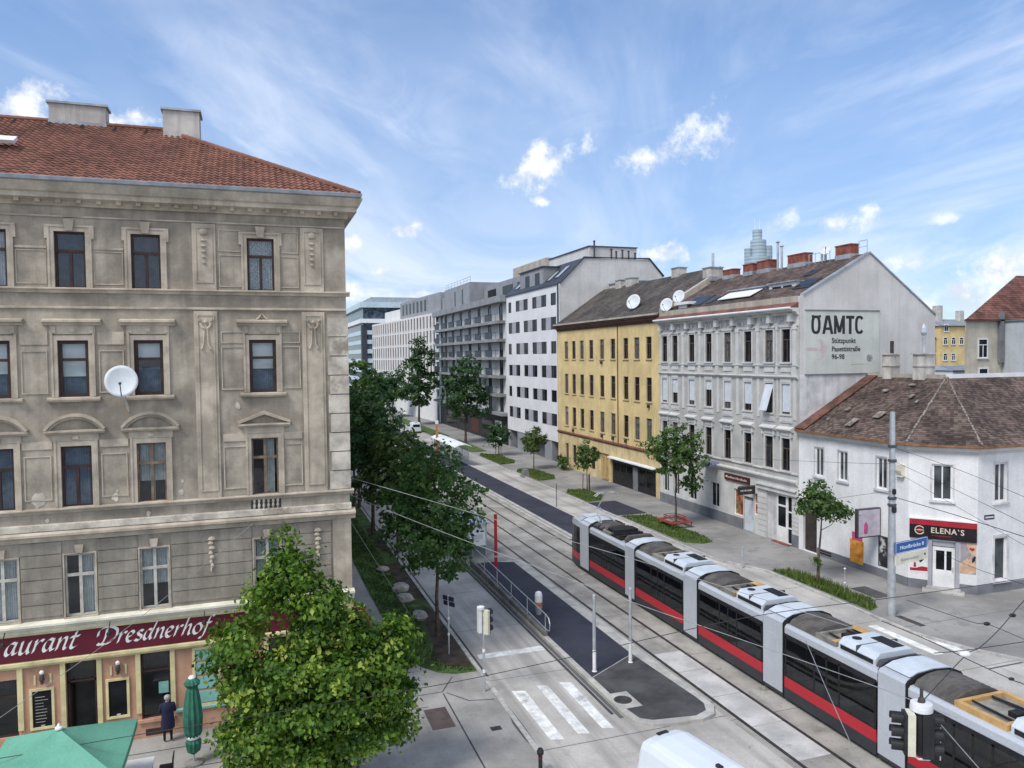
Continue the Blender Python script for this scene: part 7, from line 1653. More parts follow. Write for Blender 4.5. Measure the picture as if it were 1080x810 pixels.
for k in range(5): b.box(13.75, 14.5, 49.165, 49.17, 1.45 + k * .07, 1.465 + k * .07)
b.build('print', M['ink'], pn_)
b = MB(); b.box(13.55, 14.7, 49.18, 49.21, .3, .98); b.build('lower_panel', M['pane'], t); b = MB(); b.box(13.49, 13.51, 49.25, 53.35, .4, 2.3); b.build('rear_pane', M['pane'], t)
b = MB(); b.box(13.6, 14.0, 50.0, 52.6, .55, .6); b.build('seat', M['darkgrey'], t)
# railing on a low wall along the platform back
t = thing('platform_railing', 'steel hand rail on a low concrete wall along the back of the platform', 'railing', (13.3, 34.5, .1))
b = MB(); b.hexa([(13.14, 34.2, .0), (13.34, 34.2, .0), (13.34, 47.6, .0), (13.14, 47.6, .0), (13.14, 34.2, .30), (13.34, 34.2, .30), (13.34, 47.6, .55), (13.14, 47.6, .55)]); M['wall_conc'] = mat('stained_concrete', (.20, .195, .18), .9, .2, .9, streak=.4); b.build('low_wall', M['wall_conc'], t)
b = MB(); b.tube([(13.3, 47.5, 1.45), (13.3, 34.3, 1.15), (13.3, 33.95, 1.08), (13.3, 33.8, .85), (13.3, 33.85, .5), (13.3, 34.1, .42), (13.3, 34.5, .42), (13.3, 47.5, .78)], .028, 8); b.build('rail', M['galv'], t)
for k in range(6): b = MB(); y = 34.4 + k * 2.6; post(b, 13.3, y, .1, 1.16 + (y - 34.4) * .0227, .025, 8); b.build('rail_post', M['galv'], t)
t = thing('litter_bin', 'pale litter bin with a rusty red collar beside the platform railing', 'litter bin', (14.05, 37.3, .12)); b = MB(); b.lathe((14.05, 37.3, .12), [(.15, 0), (.16, .05), (.19, .45), (.19, .62)], 16); b.build('bin_base', M['galv'], t)
b = MB(); b.lathe((14.05, 37.3, .60), [(.20, 0), (.21, .10), (.20, .2)], 16); b.build('collar', M['orange_col'], t); b = MB(); b.lathe((14.05, 37.3, .80), [(.20, 0), (.20, .35), (.16, .5), (.05, .56)], 16); b.build('hood', M['white'], t)
M['sign_back'] = mat('navy_sign', (.020, .022, .060), .5, .1, 2)
t = thing('sign_post', 'thin post with two dark blue street signs on the lawn strip', 'sign post', (8.25, 33.7, .12)); b = MB(); post(b, 8.25, 33.7, .12, 2.9, .035, 8); b.build('shaft', M['galv'], t)
for k in range(2):
    b = MB(); a = R(60); z = 2.62 - k * .26; c, s = math.cos(a), math.sin(a); P = lambda u, v, zz: (8.25 + u * c - v * s, 33.7 - u * s - v * c, zz)
    b.hexa([P(-.35, -.02 - .05 * k, z), P(.35, -.02 - .05 * k, z), P(.35, .02 - .05 * k, z), P(-.35, .02 - .05 * k, z), P(-.35, -.02 - .05 * k, z + .2), P(.35, -.02 - .05 * k, z + .2), P(.35, .02 - .05 * k, z + .2), P(-.35, .02 - .05 * k, z + .2)]); b.build('sign_plate', M['sign_back'], t)
for z in (1.0, 1.75): b = MB(); post(b, 8.25, 33.7, z, z + .1, .05, 8); b.build('band', M['white'], t)
# traffic signals
M['sig_cream'] = mat('cream_signal_housing', (.60, .585, .46), .55, .06, 2); M['sig_white'] = mat('white_signal_top', (.66, .67, .68), .5, .05, 2)
M['lens'] = glass_dark('signal_lens', (.05, .012, .010), .15)
def head(mb_c, mb_b, o, f, w=.32, h=.98, n=3, vis=.22):
    """signal head: cream back board, black lens side with visors. o centre, f facing"""
    o = Vector(o); f = Vector(f).normalized(); s = Vector((-f.y, f.x, 0)); up = Vector((0, 0, 1))
    def hx(mb, s0, s1, z0, z1, f0, f1): mb.hexa([o + s * a + f * b_ + up * z for z in (z0, z1) for a, b_ in ((s0, f0), (s1, f0), (s1, f1), (s0, f1))])
    hx(mb_c, -w / 2, w / 2, -h / 2, h / 2, -.16, -.03); hx(mb_b, -w / 2 + .01, w / 2 - .01, -h / 2 + .01, h / 2 - .01, -.03, .03)
    for k in range(n):
        c = o + up * (h / 2 - h / n * (k + .5)); r = h / n * .40; m_ = 12
        for q in range(m_):
            t0, t1 = R(-30) + R(240) * q / m_, R(-30) + R(240) * (q + 1) / m_
            A = lambda t, d, rr: c + (s * math.cos(t) + up * math.sin(t)) * rr + f * d
            mb_b.hexa([A(t0, .02, r), A(t1, .02, r), A(t1, vis, r), A(t0, vis, r), A(t0, .02, r + .012), A(t1, .02, r + .012), A(t1, vis, r + .012), A(t0, vis, r + .012)])
        mb_b.tube([c + f * .03, c + f * .045], r * .9, 14)
t = thing('traffic_light', 'traffic light on a banded post at the corner kerb by the zebra crossing', 'traffic light', (8.66, 29.4, .1)); b = MB(); post(b, 8.66, 29.4, .1, 3.25, .05, 10); b.build('shaft', M['galv'], t)
for z in (.9, 1.75): b = MB(); post(b, 8.66, 29.4, z, z + .13, .062, 10); b.build('band', M['white'], t)
mc, mk = MB(), MB(); head(mc, mk, (8.80, 29.42, 3.0), (.80, .60, 0), .36, 1.0, 3, .26); mc.build('back_board', M['sig_cream'], t); mk.build('signal_head', M['black'], t)
mc = MB(); mc.box(8.44, 8.58, 29.35, 29.6, 2.55, 3.5); mc.build('control_box', M['sig_white'], t)
b = MB(); b.lathe((8.56, 29.45, 3.5), [(.05, 0), (.16, .02), (.16, .12), (.04, .16)], 12); b.build('top_cap', M['sig_white'], t)
# hanging four-way signal close to the viewer
hp = Vector((11.53, 10.63, 7.30)); t = thing('hanging_traffic_light', 'traffic light cluster hung on a cable close to the viewer', 'traffic light', hp)
b = MB(); b.lathe(hp + Vector((0, 0, -.10)), [(.03, .15), (.185, .13), (.195, .07), (.195, .0), (.15, -.03), (.02, -.03)][::-1], 24); b.build('top_disc', M['sig_white'], t)
b = MB(); b.lathe(hp, [(.06, .03), (.06, .10), (.03, .14), (.03, .3)], 10); b.tube([hp + Vector((-.07, 0, .06)), hp + Vector((.07, 0, .06))], .03, 6); b.build('hanger', M['iron'], t)
rt = Vector((math.cos(_y), -math.sin(_y), 0)); fw = Vector((math.sin(_y), math.cos(_y), 0))
mc, mk = MB(), MB(); head(mc, mk, hp - rt * .32 - fw * .02 + Vector((0, 0, -.50)), (-.9 * rt + .25 * fw), .30, .76, 3, .24); mc.build('back_board', M['sig_cream'], t); mk.build('signal_head', M['black'], t)
mc, mk = MB(), MB(); head(mc, mk, hp + rt * .02 + fw * .16 + Vector((0, 0, -.52)), (.15 * rt + fw), .30, .76, 3, .2); mc.build('back_board', M['sig_cream'], t); mk.build('signal_head', M['black'], t)
mc, mk = MB(), MB(); head(mc, mk, hp + rt * .12 - fw * .10 + Vector((0, 0, -.52)), (rt * .96 - fw * .28), .30, .80, 3, .2); mc.build('back_board', M['black'], t); mk.build('signal_head', M['black'], t)
b = MB(); b.lathe(hp + Vector((0, 0, -.94)), [(.10, 0), (.14, .06), (.14, .82), (.12, .85)], 16); b.build('core', M['black'], t)
b = MB(); b.tube([hp + rt * .30 - fw * .10 + Vector((0, 0, -.15)), hp + rt * .30 - fw * .10 + Vector((0, 0, -1.0))], .012, 6); b.tube([hp - rt * .22 + Vector((0, 0, -.88)), hp - rt * .1 - fw * .1 + Vector((0, 0, -.97)), hp + rt * .1 - fw * .12 + Vector((0, 0, -.98))], .02, 6); b.build('loop_cable', M['sig_white'], t)
# tall mast with direction signs
t = thing('mast', 'tall grey steel mast on the right pavement carrying cables and direction signs', 'mast', (31.08, 30.57, .1))
b = MB(); b.tube([(31.08, 30.57, .1), (31.08, 30.57, 4.0), (31.08, 30.57, 10.75)], [.20, .185, .125], 18); b.build('shaft', M['galv'], t)
for z in (8.9, 8.15, 6.2, 5.85): b = MB(); b.lathe((31.08, 30.57, z), [(.17, 0), (.215, .03), (.215, .13), (.17, .16)], 16); b.build('clamp', M['darkgrey'], t)
b = MB(); b.lathe((31.0, 30.35, 5.55), [(.05, 0), (.12, .05), (.12, .3), (.05, .38)], 10); b.lathe((31.0, 30.35, 6.5), [(.05, 0), (.10, .05), (.10, .25), (.05, .3)], 10); b.build('insulator', M['black'], t)
# direction signs: visible width from the mast to the right, lettered
M['sign_blue'] = mat('blue_sign', (.028, .11, .34), .4, .06, 2)
dv = Vector((.86, -.51, 0)).normalized(); FD_ = Fac(Vector((31.08, 30.57, 0)) + Vector((-.20, -.22, 0)), (.955, -.10, 0), (-.10, -.955, 0))
FD_ = Fac((31.0, 30.30, 0), (.983, .184, 0), (.184, -.983, 0))
t = thing('direction_sign', 'blue arrow shaped direction sign with pale lettering on the tall mast', 'sign', FD_.pt(0, 3.6, 0)); b = MB(); b.extrude([FD_.pt(0, 3.42, 0), FD_.pt(2.7, 3.42, 0), FD_.pt(2.8, 3.72, 0), FD_.pt(2.7, 4.02, 0), FD_.pt(0, 4.02, 0)], FD_.n * .05); b.build('plate', M['sign_blue'], t)
b = MB(); mould(b, Fac(Vector(FD_.pt(0, 0, .05)), FD_.u, FD_.n), .02, 2.7, 3.44, 4.0, .025, .004); b.build('rim', M['white'], t)
M['sign_text'] = mat('pale_blue_lettering', (.60, .68, .80), .5, .05, 2)
put_text('lettering', 'Nordbrücke 8', FD_, .36, 3.62, .055, .27, M['sign_text'], t, bold=.006, depth=.003, sx=1.3)
t = thing('direction_sign', 'cream arrow shaped direction sign with dull lettering below the blue one', 'sign', FD_.pt(0, 3.1, 0)); b = MB(); b.extrude([FD_.pt(0, 2.84, 0), FD_.pt(2.7, 2.84, 0), FD_.pt(2.8, 3.09, 0), FD_.pt(2.7, 3.34, 0), FD_.pt(0, 3.34, 0)], FD_.n * .05); b.build('plate', M['cream_pale'], t)
put_text('lettering', 'Klosterneuburg', FD_, .42, 3.0, .055, .22, M['beige'], t, bold=.004, depth=.003, sx=1.1); b = MB(); b.disc(FD_.pt(2.5, 3.12, .05), FD_.n, .07, 12, 0, .006); b.build('arrow_dot', M['ink'], t)
# small posts
t = thing('marker_post', 'thin pale marker post with white tips in the long grass', 'post', (31.4, 34.2, .12)); b = MB(); post(b, 31.4, 34.2, .12, 1.55, .025, 8); b.build('shaft', M['galv'], t); b = MB(); b.lathe((31.4, 34.2, 1.55), [(.02, 0), (.07, .05), (.02, .12)], 10); b.lathe((31.4, 34.2, .75), [(.03, 0), (.07, .05), (.03, .1)], 10); b.build('tip', M['white'], t)
t = thing('marker_post', 'short grey post at the kerb between the planting beds and the tram', 'post', (29.6, 41.2, .1)); b = MB(); post(b, 29.6, 41.2, .1, 1.3, .06, 10); b.build('shaft', M['galv'], t); b = MB(); b.lathe((29.6, 41.2, 1.3), [(.06, 0), (.09, .05), (.02, .1)], 10); b.build('cap', M['galv'], t)
t = thing('lane_post', 'thin dark post on the edge of the far platform strip', 'post', (25.8, 63.6, .12)); b = MB(); post(b, 25.8, 63.6, .12, 2.2, .035, 8); b.build('shaft', M['darkgrey'], t); b = MB(); b.lathe((25.8, 63.6, 2.2), [(.035, 0), (.05, .02), (.01, .04)], 8); b.build('cap', M['darkgrey'], t)
t = thing('bollard', 'dark red topped bollard on the near corner pavement at the lower edge', 'bollard', (8.63, 23.3, .1)); b = MB(); b.lathe((8.63, 22.9, .1), [(.08, 0), (.07, .05), (.065, .62)], 14); b.build('shaft', M['black'], t); b = MB(); b.lathe((8.63, 22.9, .72), [(.065, 0), (.11, .04), (.12, .13), (.08, .22), (.02, .25)], 14); b.build('knob', M['black'], t); b = MB(); b.lathe((8.63, 22.9, .60), [(.07, 0), (.072, .1)], 14); b.build('band', M['maroon'], t)
t = thing('kerb_box', 'small grey concrete box beside the kerb in front of the young olive tree', 'box', (29.3, 81.7, .1)); b = MB(); b.hexa([(28.9, 81.2, .0), (29.7, 81.2, .0), (29.7, 82.2, .0), (28.9, 82.2, .0), (29.05, 81.35, .85), (29.55, 81.35, .85), (29.55, 82.05, .85), (29.05, 82.05, .85)]); b.build('body', M['plinth'], t); b = MB(); b.box(28.85, 29.75, 81.15, 82.25, 0, .18); b.build('foot', M['wall_conc'], t)
# red bench round the tree
t = thing('bench', 'red slatted bench around the open crowned tree', 'bench', (31.6, 53.1, .12)); b = MB()
for k in range(3): b.box(30.6, 31.55, 52.35 + k * 0, 53.9, .5 + k * 0, .54) if False else None
for k in range(4): b.box(30.75 + k * .11, 30.84 + k * .11, 51.9, 54.3, .52, .56); b.box(32.3 + k * .11, 32.39 + k * .11, 51.9, 54.3, .52, .56)
for k in range(4): b.box(31.2, 32.3, 51.9 + k * .11, 51.99 + k * .11, .52, .56); b.box(31.2, 32.3, 53.9 + k * .11, 53.99 + k * .11, .52, .56)
M['bench_red'] = mat('bench_red', (.27, .040, .028), .6, .12, 2); b.build('seat', M['bench_red'], t)
b = MB()
for z in (.75, .92): b.tube([(31.2, 52.3, z), (31.2, 53.9, z), (32.3, 53.9, z), (32.3, 52.3, z), (31.2, 52.3, z)], .035, 6)
b.build('backrest', M['bench_red'], t)
for x, y in ((30.85, 52.0), (30.85, 54.2), (32.6, 52.0), (32.6, 54.2)): b = MB(); post(b, x, y, .12, .52, .04, 8); b.build('leg', M['bench_red'], t)
# stones on the lawn
M['stone'] = mat('pale_boulder', (.34, .315, .28), .9, .2, 2.5, bump=.6, bscale=12)
for x, y, r, lab in ((8.0, 39.0, .45, 'pale boulder on the lawn nearest the lawn tree trunk'), (7.8, 42.0, .5, 'middle pale boulder on the lawn strip'), (7.9, 44.2, .5, 'upper pale boulder on the lawn strip'), (7.6, 48.5, .4, 'farthest pale boulder on the lawn strip')):
    b = MB(); rnd = random.Random(int(y * 10)); n = 9; prof_ = [(.02, 0), (.9, .02), (1.0, .35), (.75, .62), (.3, .72), (.02, .74)]; i0 = len(b.v)
    rr = [[rnd.uniform(.78, 1.18) for _ in range(n)] for _ in prof_]
    for (pr_, z), rw in zip(prof_, rr): b.v += [(x + pr_ * r * rw[k] * math.cos(6.283 * k / n), y + pr_ * r * 1.3 * rw[k] * math.sin(6.283 * k / n), .1 + z * r * 1.1) for k in range(n)]
    for k in range(len(prof_) - 1):
        for q in range(n): b.f.append((i0 + k * n + q, i0 + k * n + (q + 1) % n, i0 + (k + 1) * n + (q + 1) % n, i0 + (k + 1) * n + q)); b.m.append(0); b.var.append(.5)
    tag(b.build('boulder', M['stone']), lab, 'stone', 'boulders on the lawn')
# distant glass shelter on the far platform strip
t = thing('tram_shelter', 'distant glass tram shelter with a curved pale roof on the far platform', 'shelter', (24.5, 95, .12)); b = MB()
for y in (92.2, 95.4, 98.6, 101.8, 105):
    for x in (24.0, 25.5): post(b, x, y, .12, 2.5, .05, 8)
b.build('post', M['galv'], t); b = MB(); pr_ = [(23.6, 2.5), (24.2, 2.75), (25.0, 2.8), (25.8, 2.55), (25.8, 2.62), (25.0, 2.88), (24.2, 2.83), (23.6, 2.58)]
b.extrude([(x, 91.8, z) for x, z in pr_], (0, 13.6, 0)); b.build('shelter_roof', M['off_white'], t); b = MB(); b.box(24.0, 24.03, 92.2, 105, .3, 2.4); b.box(24.05, 25.4, 92.1, 92.13, .3, 2.4); b.build('pane', M['pane'], t)

# ================================================================== vehicles
M['van_white'] = mat('van_white_paint', (.66, .71, .76), .28, .02, .6, spec=.5, fine=.01)
def van(name, label, loc, rot, L_=5.0, Wd=1.9, Ht=1.98):
    t = thing(name, label, 'van', (0, 0, 0)); b = MB()   # local: x across, y along (front at -y), z up
    st = [(-L_ / 2, .45, 1.00, .90), (-L_ / 2 + .25, .30, 1.12, .97), (-L_ / 2 + 1.0, .28, 1.22, 1.0), (-L_ / 2 + 1.75, .28, 1.92, 1.0), (-L_ / 2 + 2.3, .28, Ht, 1.0), (L_ / 2 - .5, .28, Ht + .02, 1.0), (L_ / 2 - .12, .30, Ht - .05, .98), (L_ / 2, .40, Ht - .35, .93)]
    rings = []
    for y, z0, z1, k in st:
        h = Wd / 2 * k; belt = min(1.05, z1 - .1); f = .80 if z1 > 1.4 else .93
        rings.append([(-h, y, z0), (-h * 1.0, y, belt), (-h * (f + .1), y, belt + (z1 - belt) * .72), (-h * f, y, z1 - .06), (-h * f * .7, y, z1 - .005), (0, y, z1 + .02), (h * f * .7, y, z1 - .005), (h * f, y, z1 - .06), (h * (f + .1), y, belt + (z1 - belt) * .72), (h, y, belt), (h, y, z0)])
    for A, B_ in zip(rings, rings[1:]):
        for k in range(len(A) - 1): b.face([A[k], A[k + 1], B_[k + 1], B_[k]])
        b.face([A[-1], A[0], B_[0], B_[-1]])
    b.face(rings[0][::-1]); b.face(rings[-1]); bo = b.build('body', M['van_white'], t, smooth=False, merge=True)
    md = bo.modifiers.new('bevel', 'BEVEL'); md.width = .04; md.segments = 2; md.limit_method = 'ANGLE'
    q = MB(); y0, y1 = -L_ / 2 + 1.02, -L_ / 2 + 1.72; q.face([(-.80, y0, 1.26), (.80, y0, 1.26), (.72, y1, 1.90), (-.72, y1, 1.90)]); q.v = [(x, y - .02, z + .03) for x, y, z in q.v]; q.build('windscreen', M['glassb'], t)
    for s in (-1, 1):
        q = MB(); hx = Wd / 2
        q.face([(s * hx * .985, -L_ / 2 + 1.5, 1.12), (s * hx * .985, -L_ / 2 + 2.6, 1.12), (s * hx * .925, -L_ / 2 + 2.6, 1.70), (s * hx * .925, -L_ / 2 + 2.0, 1.70)]); q.v = [(x + s * .025, y, z) for x, y, z in q.v]; q.build('side_window', M['glassb'], t)
        for y in (-L_ / 2 + .95, L_ / 2 - 1.0):
            q = MB(); q.tube([(s * (Wd / 2 - .22), y, .33), (s * (Wd / 2 + .01), y, .33)], .33, 20); w_ = q.build('wheel', M['rubber'], t); q = MB(); q.tube([(s * (Wd / 2 + .0), y, .33), (s * (Wd / 2 + .02), y, .33)], .19, 16); q.build('rim', M['galv'], w_)
        q = MB(); q.box(s * .66 - .14, s * .66 + .14, -L_ / 2 - .02, -L_ / 2 + .1, .72, .92); q.build('headlight', M['galv'], t); q = MB(); q.box(s * .80 - .05, s * .80 + .05, L_ / 2 - .10, L_ / 2 - .0, .9, 1.3); q.build('tail_light', M['red'], t)
        q = MB(); q.box(s * (Wd / 2 + .02), s * (Wd / 2 + .22), -L_ / 2 + 1.5, -L_ / 2 + 1.62, 1.15, 1.4) if s > 0 else q.box(-Wd / 2 - .22, -Wd / 2 - .02, -L_ / 2 + 1.5, -L_ / 2 + 1.62, 1.15, 1.4); q.build('mirror', M['black'], t)
    q = MB(); q.box(-.62, .62, L_ / 2 - .06, L_ / 2 + .012, 1.15, 1.62); q.build('rear_window', M['glassb'], t); q = MB(); q.box(-.2, .2, L_ / 2 - .24, L_ / 2 - .10, Ht - .02, Ht + .015); q.build('brake_light', M['black'], t)
    q = MB(); q.box(-.06, .06, -.2, .0, Ht + .02, Ht + .10); q.build('roof_aerial', M['black'], t)
    t.location = loc; t.rotation_euler = (0, 0, rot); WL[t] = Vector(loc); return t
van('van', 'white van seen from above at the lower edge before the tram', (12.32, 18.35, 0), R(11))
van('van', 'distant white van far up the street beside the trees', (28.0, 139, 0), R(180), 4.4, 1.8, 2.0)

# ================================================================== terrace: parasols, table, person
M['para'] = mat('green_parasol_canvas', (.125, .345, .250), .75, .06, .6); M['para_dk'] = mat('folded_green_canvas', (.032, .140, .092), .8, .15, 2.5)
t = thing('parasol', 'large open square green parasol at the lower left', 'parasol', (-5.5, 24.4, .1)); b = MB(); ap = Vector((-5.5, 24.4, 3.33)); hw = 1.78; n = 4
cs = [Vector((-5.5 + a * hw, 24.4 + c * hw, 2.52)) for a, c in ((-1, -1), (1, -1), (1, 1), (-1, 1))]
for k in range(4):
    A, B_ = cs[k], cs[(k + 1) % 4]; m_ = 10
    for i in range(m_):
        for j in range(6):
            def P(f, g):
                e = A.lerp(B_, f); e = e + Vector((0, 0, -.05 * math.sin(math.pi * f) * 1.0)); p = ap.lerp(e, g); p.z -= .10 * math.sin(math.pi * g) * (math.sin(math.pi * f)); return p
            b.face([P(i / m_, j / 6), P((i + 1) / m_, j / 6), P((i + 1) / m_, (j + 1) / 6), P(i / m_, (j + 1) / 6)])
    for i in range(m_):
        e0, e1 = A.lerp(B_, i / m_), A.lerp(B_, (i + 1) / m_); z0 = Vector((0, 0, -.05 * math.sin(math.pi * i / m_))); z1 = Vector((0, 0, -.05 * math.sin(math.pi * (i + 1) / m_)))
        b.face([e0 + z0, e1 + z1, e1 + z1 + Vector((0, 0, -.22)), e0 + z0 + Vector((0, 0, -.22))])
b.build('canopy', M['para'], t, merge=True); b = MB(); post(b, -5.5, 24.4, .1, 3.3, .035, 10); b.build('pole', M['galv'], t); b = MB(); b.lathe((-5.5, 24.4, 3.32), [(.10, 0), (.10, .05), (.06, .08), (.02, .16)], 14); b.build('cap', M['white'], t)
b = MB()
for c in cs: b.tube([ap + Vector((0, 0, -.05)), c + Vector((0, 0, -.03))], .018, 6)
b.build('rib', M['galv'], t); b = MB(); b.box(-5.9, -5.1, 24.0, 24.8, .1, .2); b.build('base', M['wall_conc'], t)
t = thing('parasol', 'tall folded dark green parasol standing by the restaurant wall', 'parasol', (-2.21, 27.5, .1)); b = MB(); n = 22; prof_ = [(.05, .42), (.20, .55), (.24, .85), (.17, .98), (.27, 1.2), (.30, 1.7), (.25, 2.2), (.19, 2.6), (.15, 2.72), (.25, 2.86), (.20, 2.95), (.08, 3.05)]; i0 = 0
for r_, z in prof_: b.v += [(-2.21 + r_ * (1 + .16 * (k % 2) - .08 + .05 * math.sin(3.1 * k)) * math.cos(6.2832 * k / n), 27.5 + r_ * (1 + .16 * (k % 2) - .08) * math.sin(6.2832 * k / n), .1 + z - .08) for k in range(n)]
for k in range(len(prof_) - 1):
    for q in range(n): b.f.append((k * n + q, k * n + (q + 1) % n, (k + 1) * n + (q + 1) % n, (k + 1) * n + q)); b.m.append(0); b.var.append(.5)
b.build('canopy', M['para_dk'], t); b = MB(); post(b, -2.21, 27.5, .1, 3.05, .03, 10); b.build('pole', M['galv'], t); b = MB(); b.lathe((-2.21, 27.5, 3.04), [(.11, 0), (.12, .04), (.08, .09), (.02, .11)], 14); b.build('cap', M['white'], t)
b = MB(); b.lathe((-2.21, 27.5, 1.0), [(.205, 0), (.215, .06), (.205, .1)], 14); b.build('tie', M['white'], t); b = MB(); b.lathe((-2.21, 27.5, .1), [(.3, 0), (.3, .06), (.06, .1)], 16); b.build('base', M['wall_conc'], t)
t = thing('table', 'small white terrace table between the two parasols', 'table', (-3.75, 26.55, .1)); b = MB(); b.box(-4.15, -3.35, 26.2, 26.95, .81, .85); b.build('tabletop', M['white'], t)
for x, y in ((-4.08, 26.27), (-3.42, 26.27), (-4.08, 26.88), (-3.42, 26.88)): b = MB(); post(b, x, y, .1, .81, .02, 6); b.build('leg', M['galv'], t)
t = thing('chair', 'dark terrace chair beside the white table', 'chair', (-3.0, 26.7, .1)); b = MB(); b.box(-3.2, -2.78, 26.45, 26.9, .52, .56); b.build('seat', M['black'], t); b = MB(); b.tube([(-2.8, 26.46, .56), (-2.76, 26.46, .95), (-2.76, 26.89, .95), (-2.8, 26.89, .56)], .018, 6); b.build('backrest', M['black'], t)
for x, y in ((-3.18, 26.47), (-2.8, 26.47), (-3.18, 26.88), (-2.8, 26.88)): b = MB(); post(b, x, y, .1, .52, .016, 6); b.build('leg', M['black'], t)

M['coat'] = mat('navy_coat', (.014, .016, .045), .85, .15, 3); M['trouser'] = mat('black_trousers', (.014, .014, .016), .85, .1, 3); M['skin'] = mat('skin', (.46, .27, .20), .6, .05, 4); M['hair'] = mat('grey_hair', (.34, .33, .32), .7, .15, 20)
def person(label, loc, rot):
    t = thing('person', label, 'person', (0, 0, 0))   # faces +y
    V = [(0, 0, .92), (0, -.01, 1.08), (0, 0, 1.26), (0, .01, 1.38), (0, .03, 1.46), (0, .05, 1.52), (0, .06, 1.60), (0, .055, 1.66),
         (.10, 0, .88), (.105, .015, .48), (.105, -.02, .09), (.105, .10, .04), (-.10, 0, .88), (-.12, .03, .48), (-.12, .0, .09), (-.12, .12, .04),
         (.18, .0, 1.36), (.235, .04, 1.12), (.15, .24, 1.10), (.12, .31, 1.12), (-.18, .0, 1.36), (-.235, .05, 1.13), (-.14, .25, 1.12), (-.10, .32, 1.15)]
    Rr = [.15, .135, .15, .13, .06, .055, .095, .085, .088, .058, .045, .038, .088, .058, .045, .038, .065, .048, .036, .034, .065, .048, .036, .034]
    Ed = [(0, 1), (1, 2), (2, 3), (3, 4), (4, 5), (5, 6), (6, 7), (0, 8), (8, 9), (9, 10), (10, 11), (0, 12), (12, 13), (13, 14), (14, 15), (3, 16), (16, 17), (17, 18), (18, 19), (3, 20), (20, 21), (21, 22), (22, 23)]
    for h, s in ((19, 1), (23, -1)):      # five fingers on each hand
        bx = Vector(V[h])
        for k in range(4):
            i = len(V); V += [tuple(bx + Vector((s * (.03 - .02 * k), .05, .0))), tuple(bx + Vector((s * (.03 - .02 * k), .075 - .006 * abs(k - 1), -.03)))]; Rr += [.010, .008]; Ed += [(h, i), (i, i + 1)]
        i = len(V); V += [tuple(bx + Vector((-s * .035, .03, .025)))]; Rr += [.010]; Ed += [(h, i)]
    me = bpy.data.meshes.new('person_body'); me.from_pydata(V, Ed, []); o = bpy.data.objects.new('body', me); COL.objects.link(o)
    sk = o.modifiers.new('skin', 'SKIN')
    for v, r in zip(me.skin_vertices[0].data, Rr): v.radius = (r, r)
    me.skin_vertices[0].data[0].use_root = True
    o.modifiers.new('sub', 'SUBSURF').levels = 2; o.modifiers['sub'].render_levels = 2
    dg = bpy.context.evaluated_depsgraph_get(); m2 = bpy.data.meshes.new_from_object(o.evaluated_get(dg)); bpy.data.objects.remove(o); bpy.data.meshes.remove(me)
    for m_ in (M['skin'], M['trouser'], M['coat'], M['black']): m2.materials.append(m_)
    for p in m2.polygons:
        c = p.center; p.use_smooth = True
        p.material_index = 3 if c.z < .085 else 1 if c.z < .86 else 0 if (c.z > 1.44 or c.y > .265) else 2
    link('body', m2, t)
    b = MB(); n = 18; pr_ = [(.235, .17, .52, .0), (.225, .165, .75, 0), (.205, .155, .95, 0), (.195, .145, 1.1, -.005), (.215, .15, 1.25, 0), (.225, .135, 1.36, 0), (.14, .10, 1.43, .015), (.075, .075, 1.475, .03)]
    for a, c, z, dy in pr_: b.v += [(a * math.cos(6.2832 * k / n) * (1 + .02 * math.sin(5 * k + z * 9)), dy + c * math.sin(6.2832 * k / n), z) for k in range(n)]
    for k in range(len(pr_) - 1):
        for q in range(n): b.f.append((k * n + q, k * n + (q + 1) % n, (k + 1) * n + (q + 1) % n, (k + 1) * n + q)); b.m.append(0); b.var.append(.5)
    for s, A in ((1, (16, 17, 18)), (-1, (20, 21, 22))): b.tube([Vector(V[A[0]]) + Vector((-s * .03, 0, .02)), V[A[0]], V[A[1]], V[A[2]]], [.07, .085, .066, .054], 10)
    b.build('coat', M['coat'], t, smooth=True)
    b = MB(); b.lathe((0, .045, 1.60), [(.06, -.08), (.10, -.04), (.108, .02), (.095, .075), (.05, .105), (.01, .112)], 14, sy=1.05); b.v = [(x, y - .018, z) for x, y, z in b.v]; b.build('hair', M['hair'], t, smooth=True)
    t.location = loc; t.rotation_euler = (0, 0, rot); WL[t] = Vector(loc); return t
person('grey haired person in a long navy coat reading the menu in the restaurant window', (-3.2, 29.42, .1), R(6))

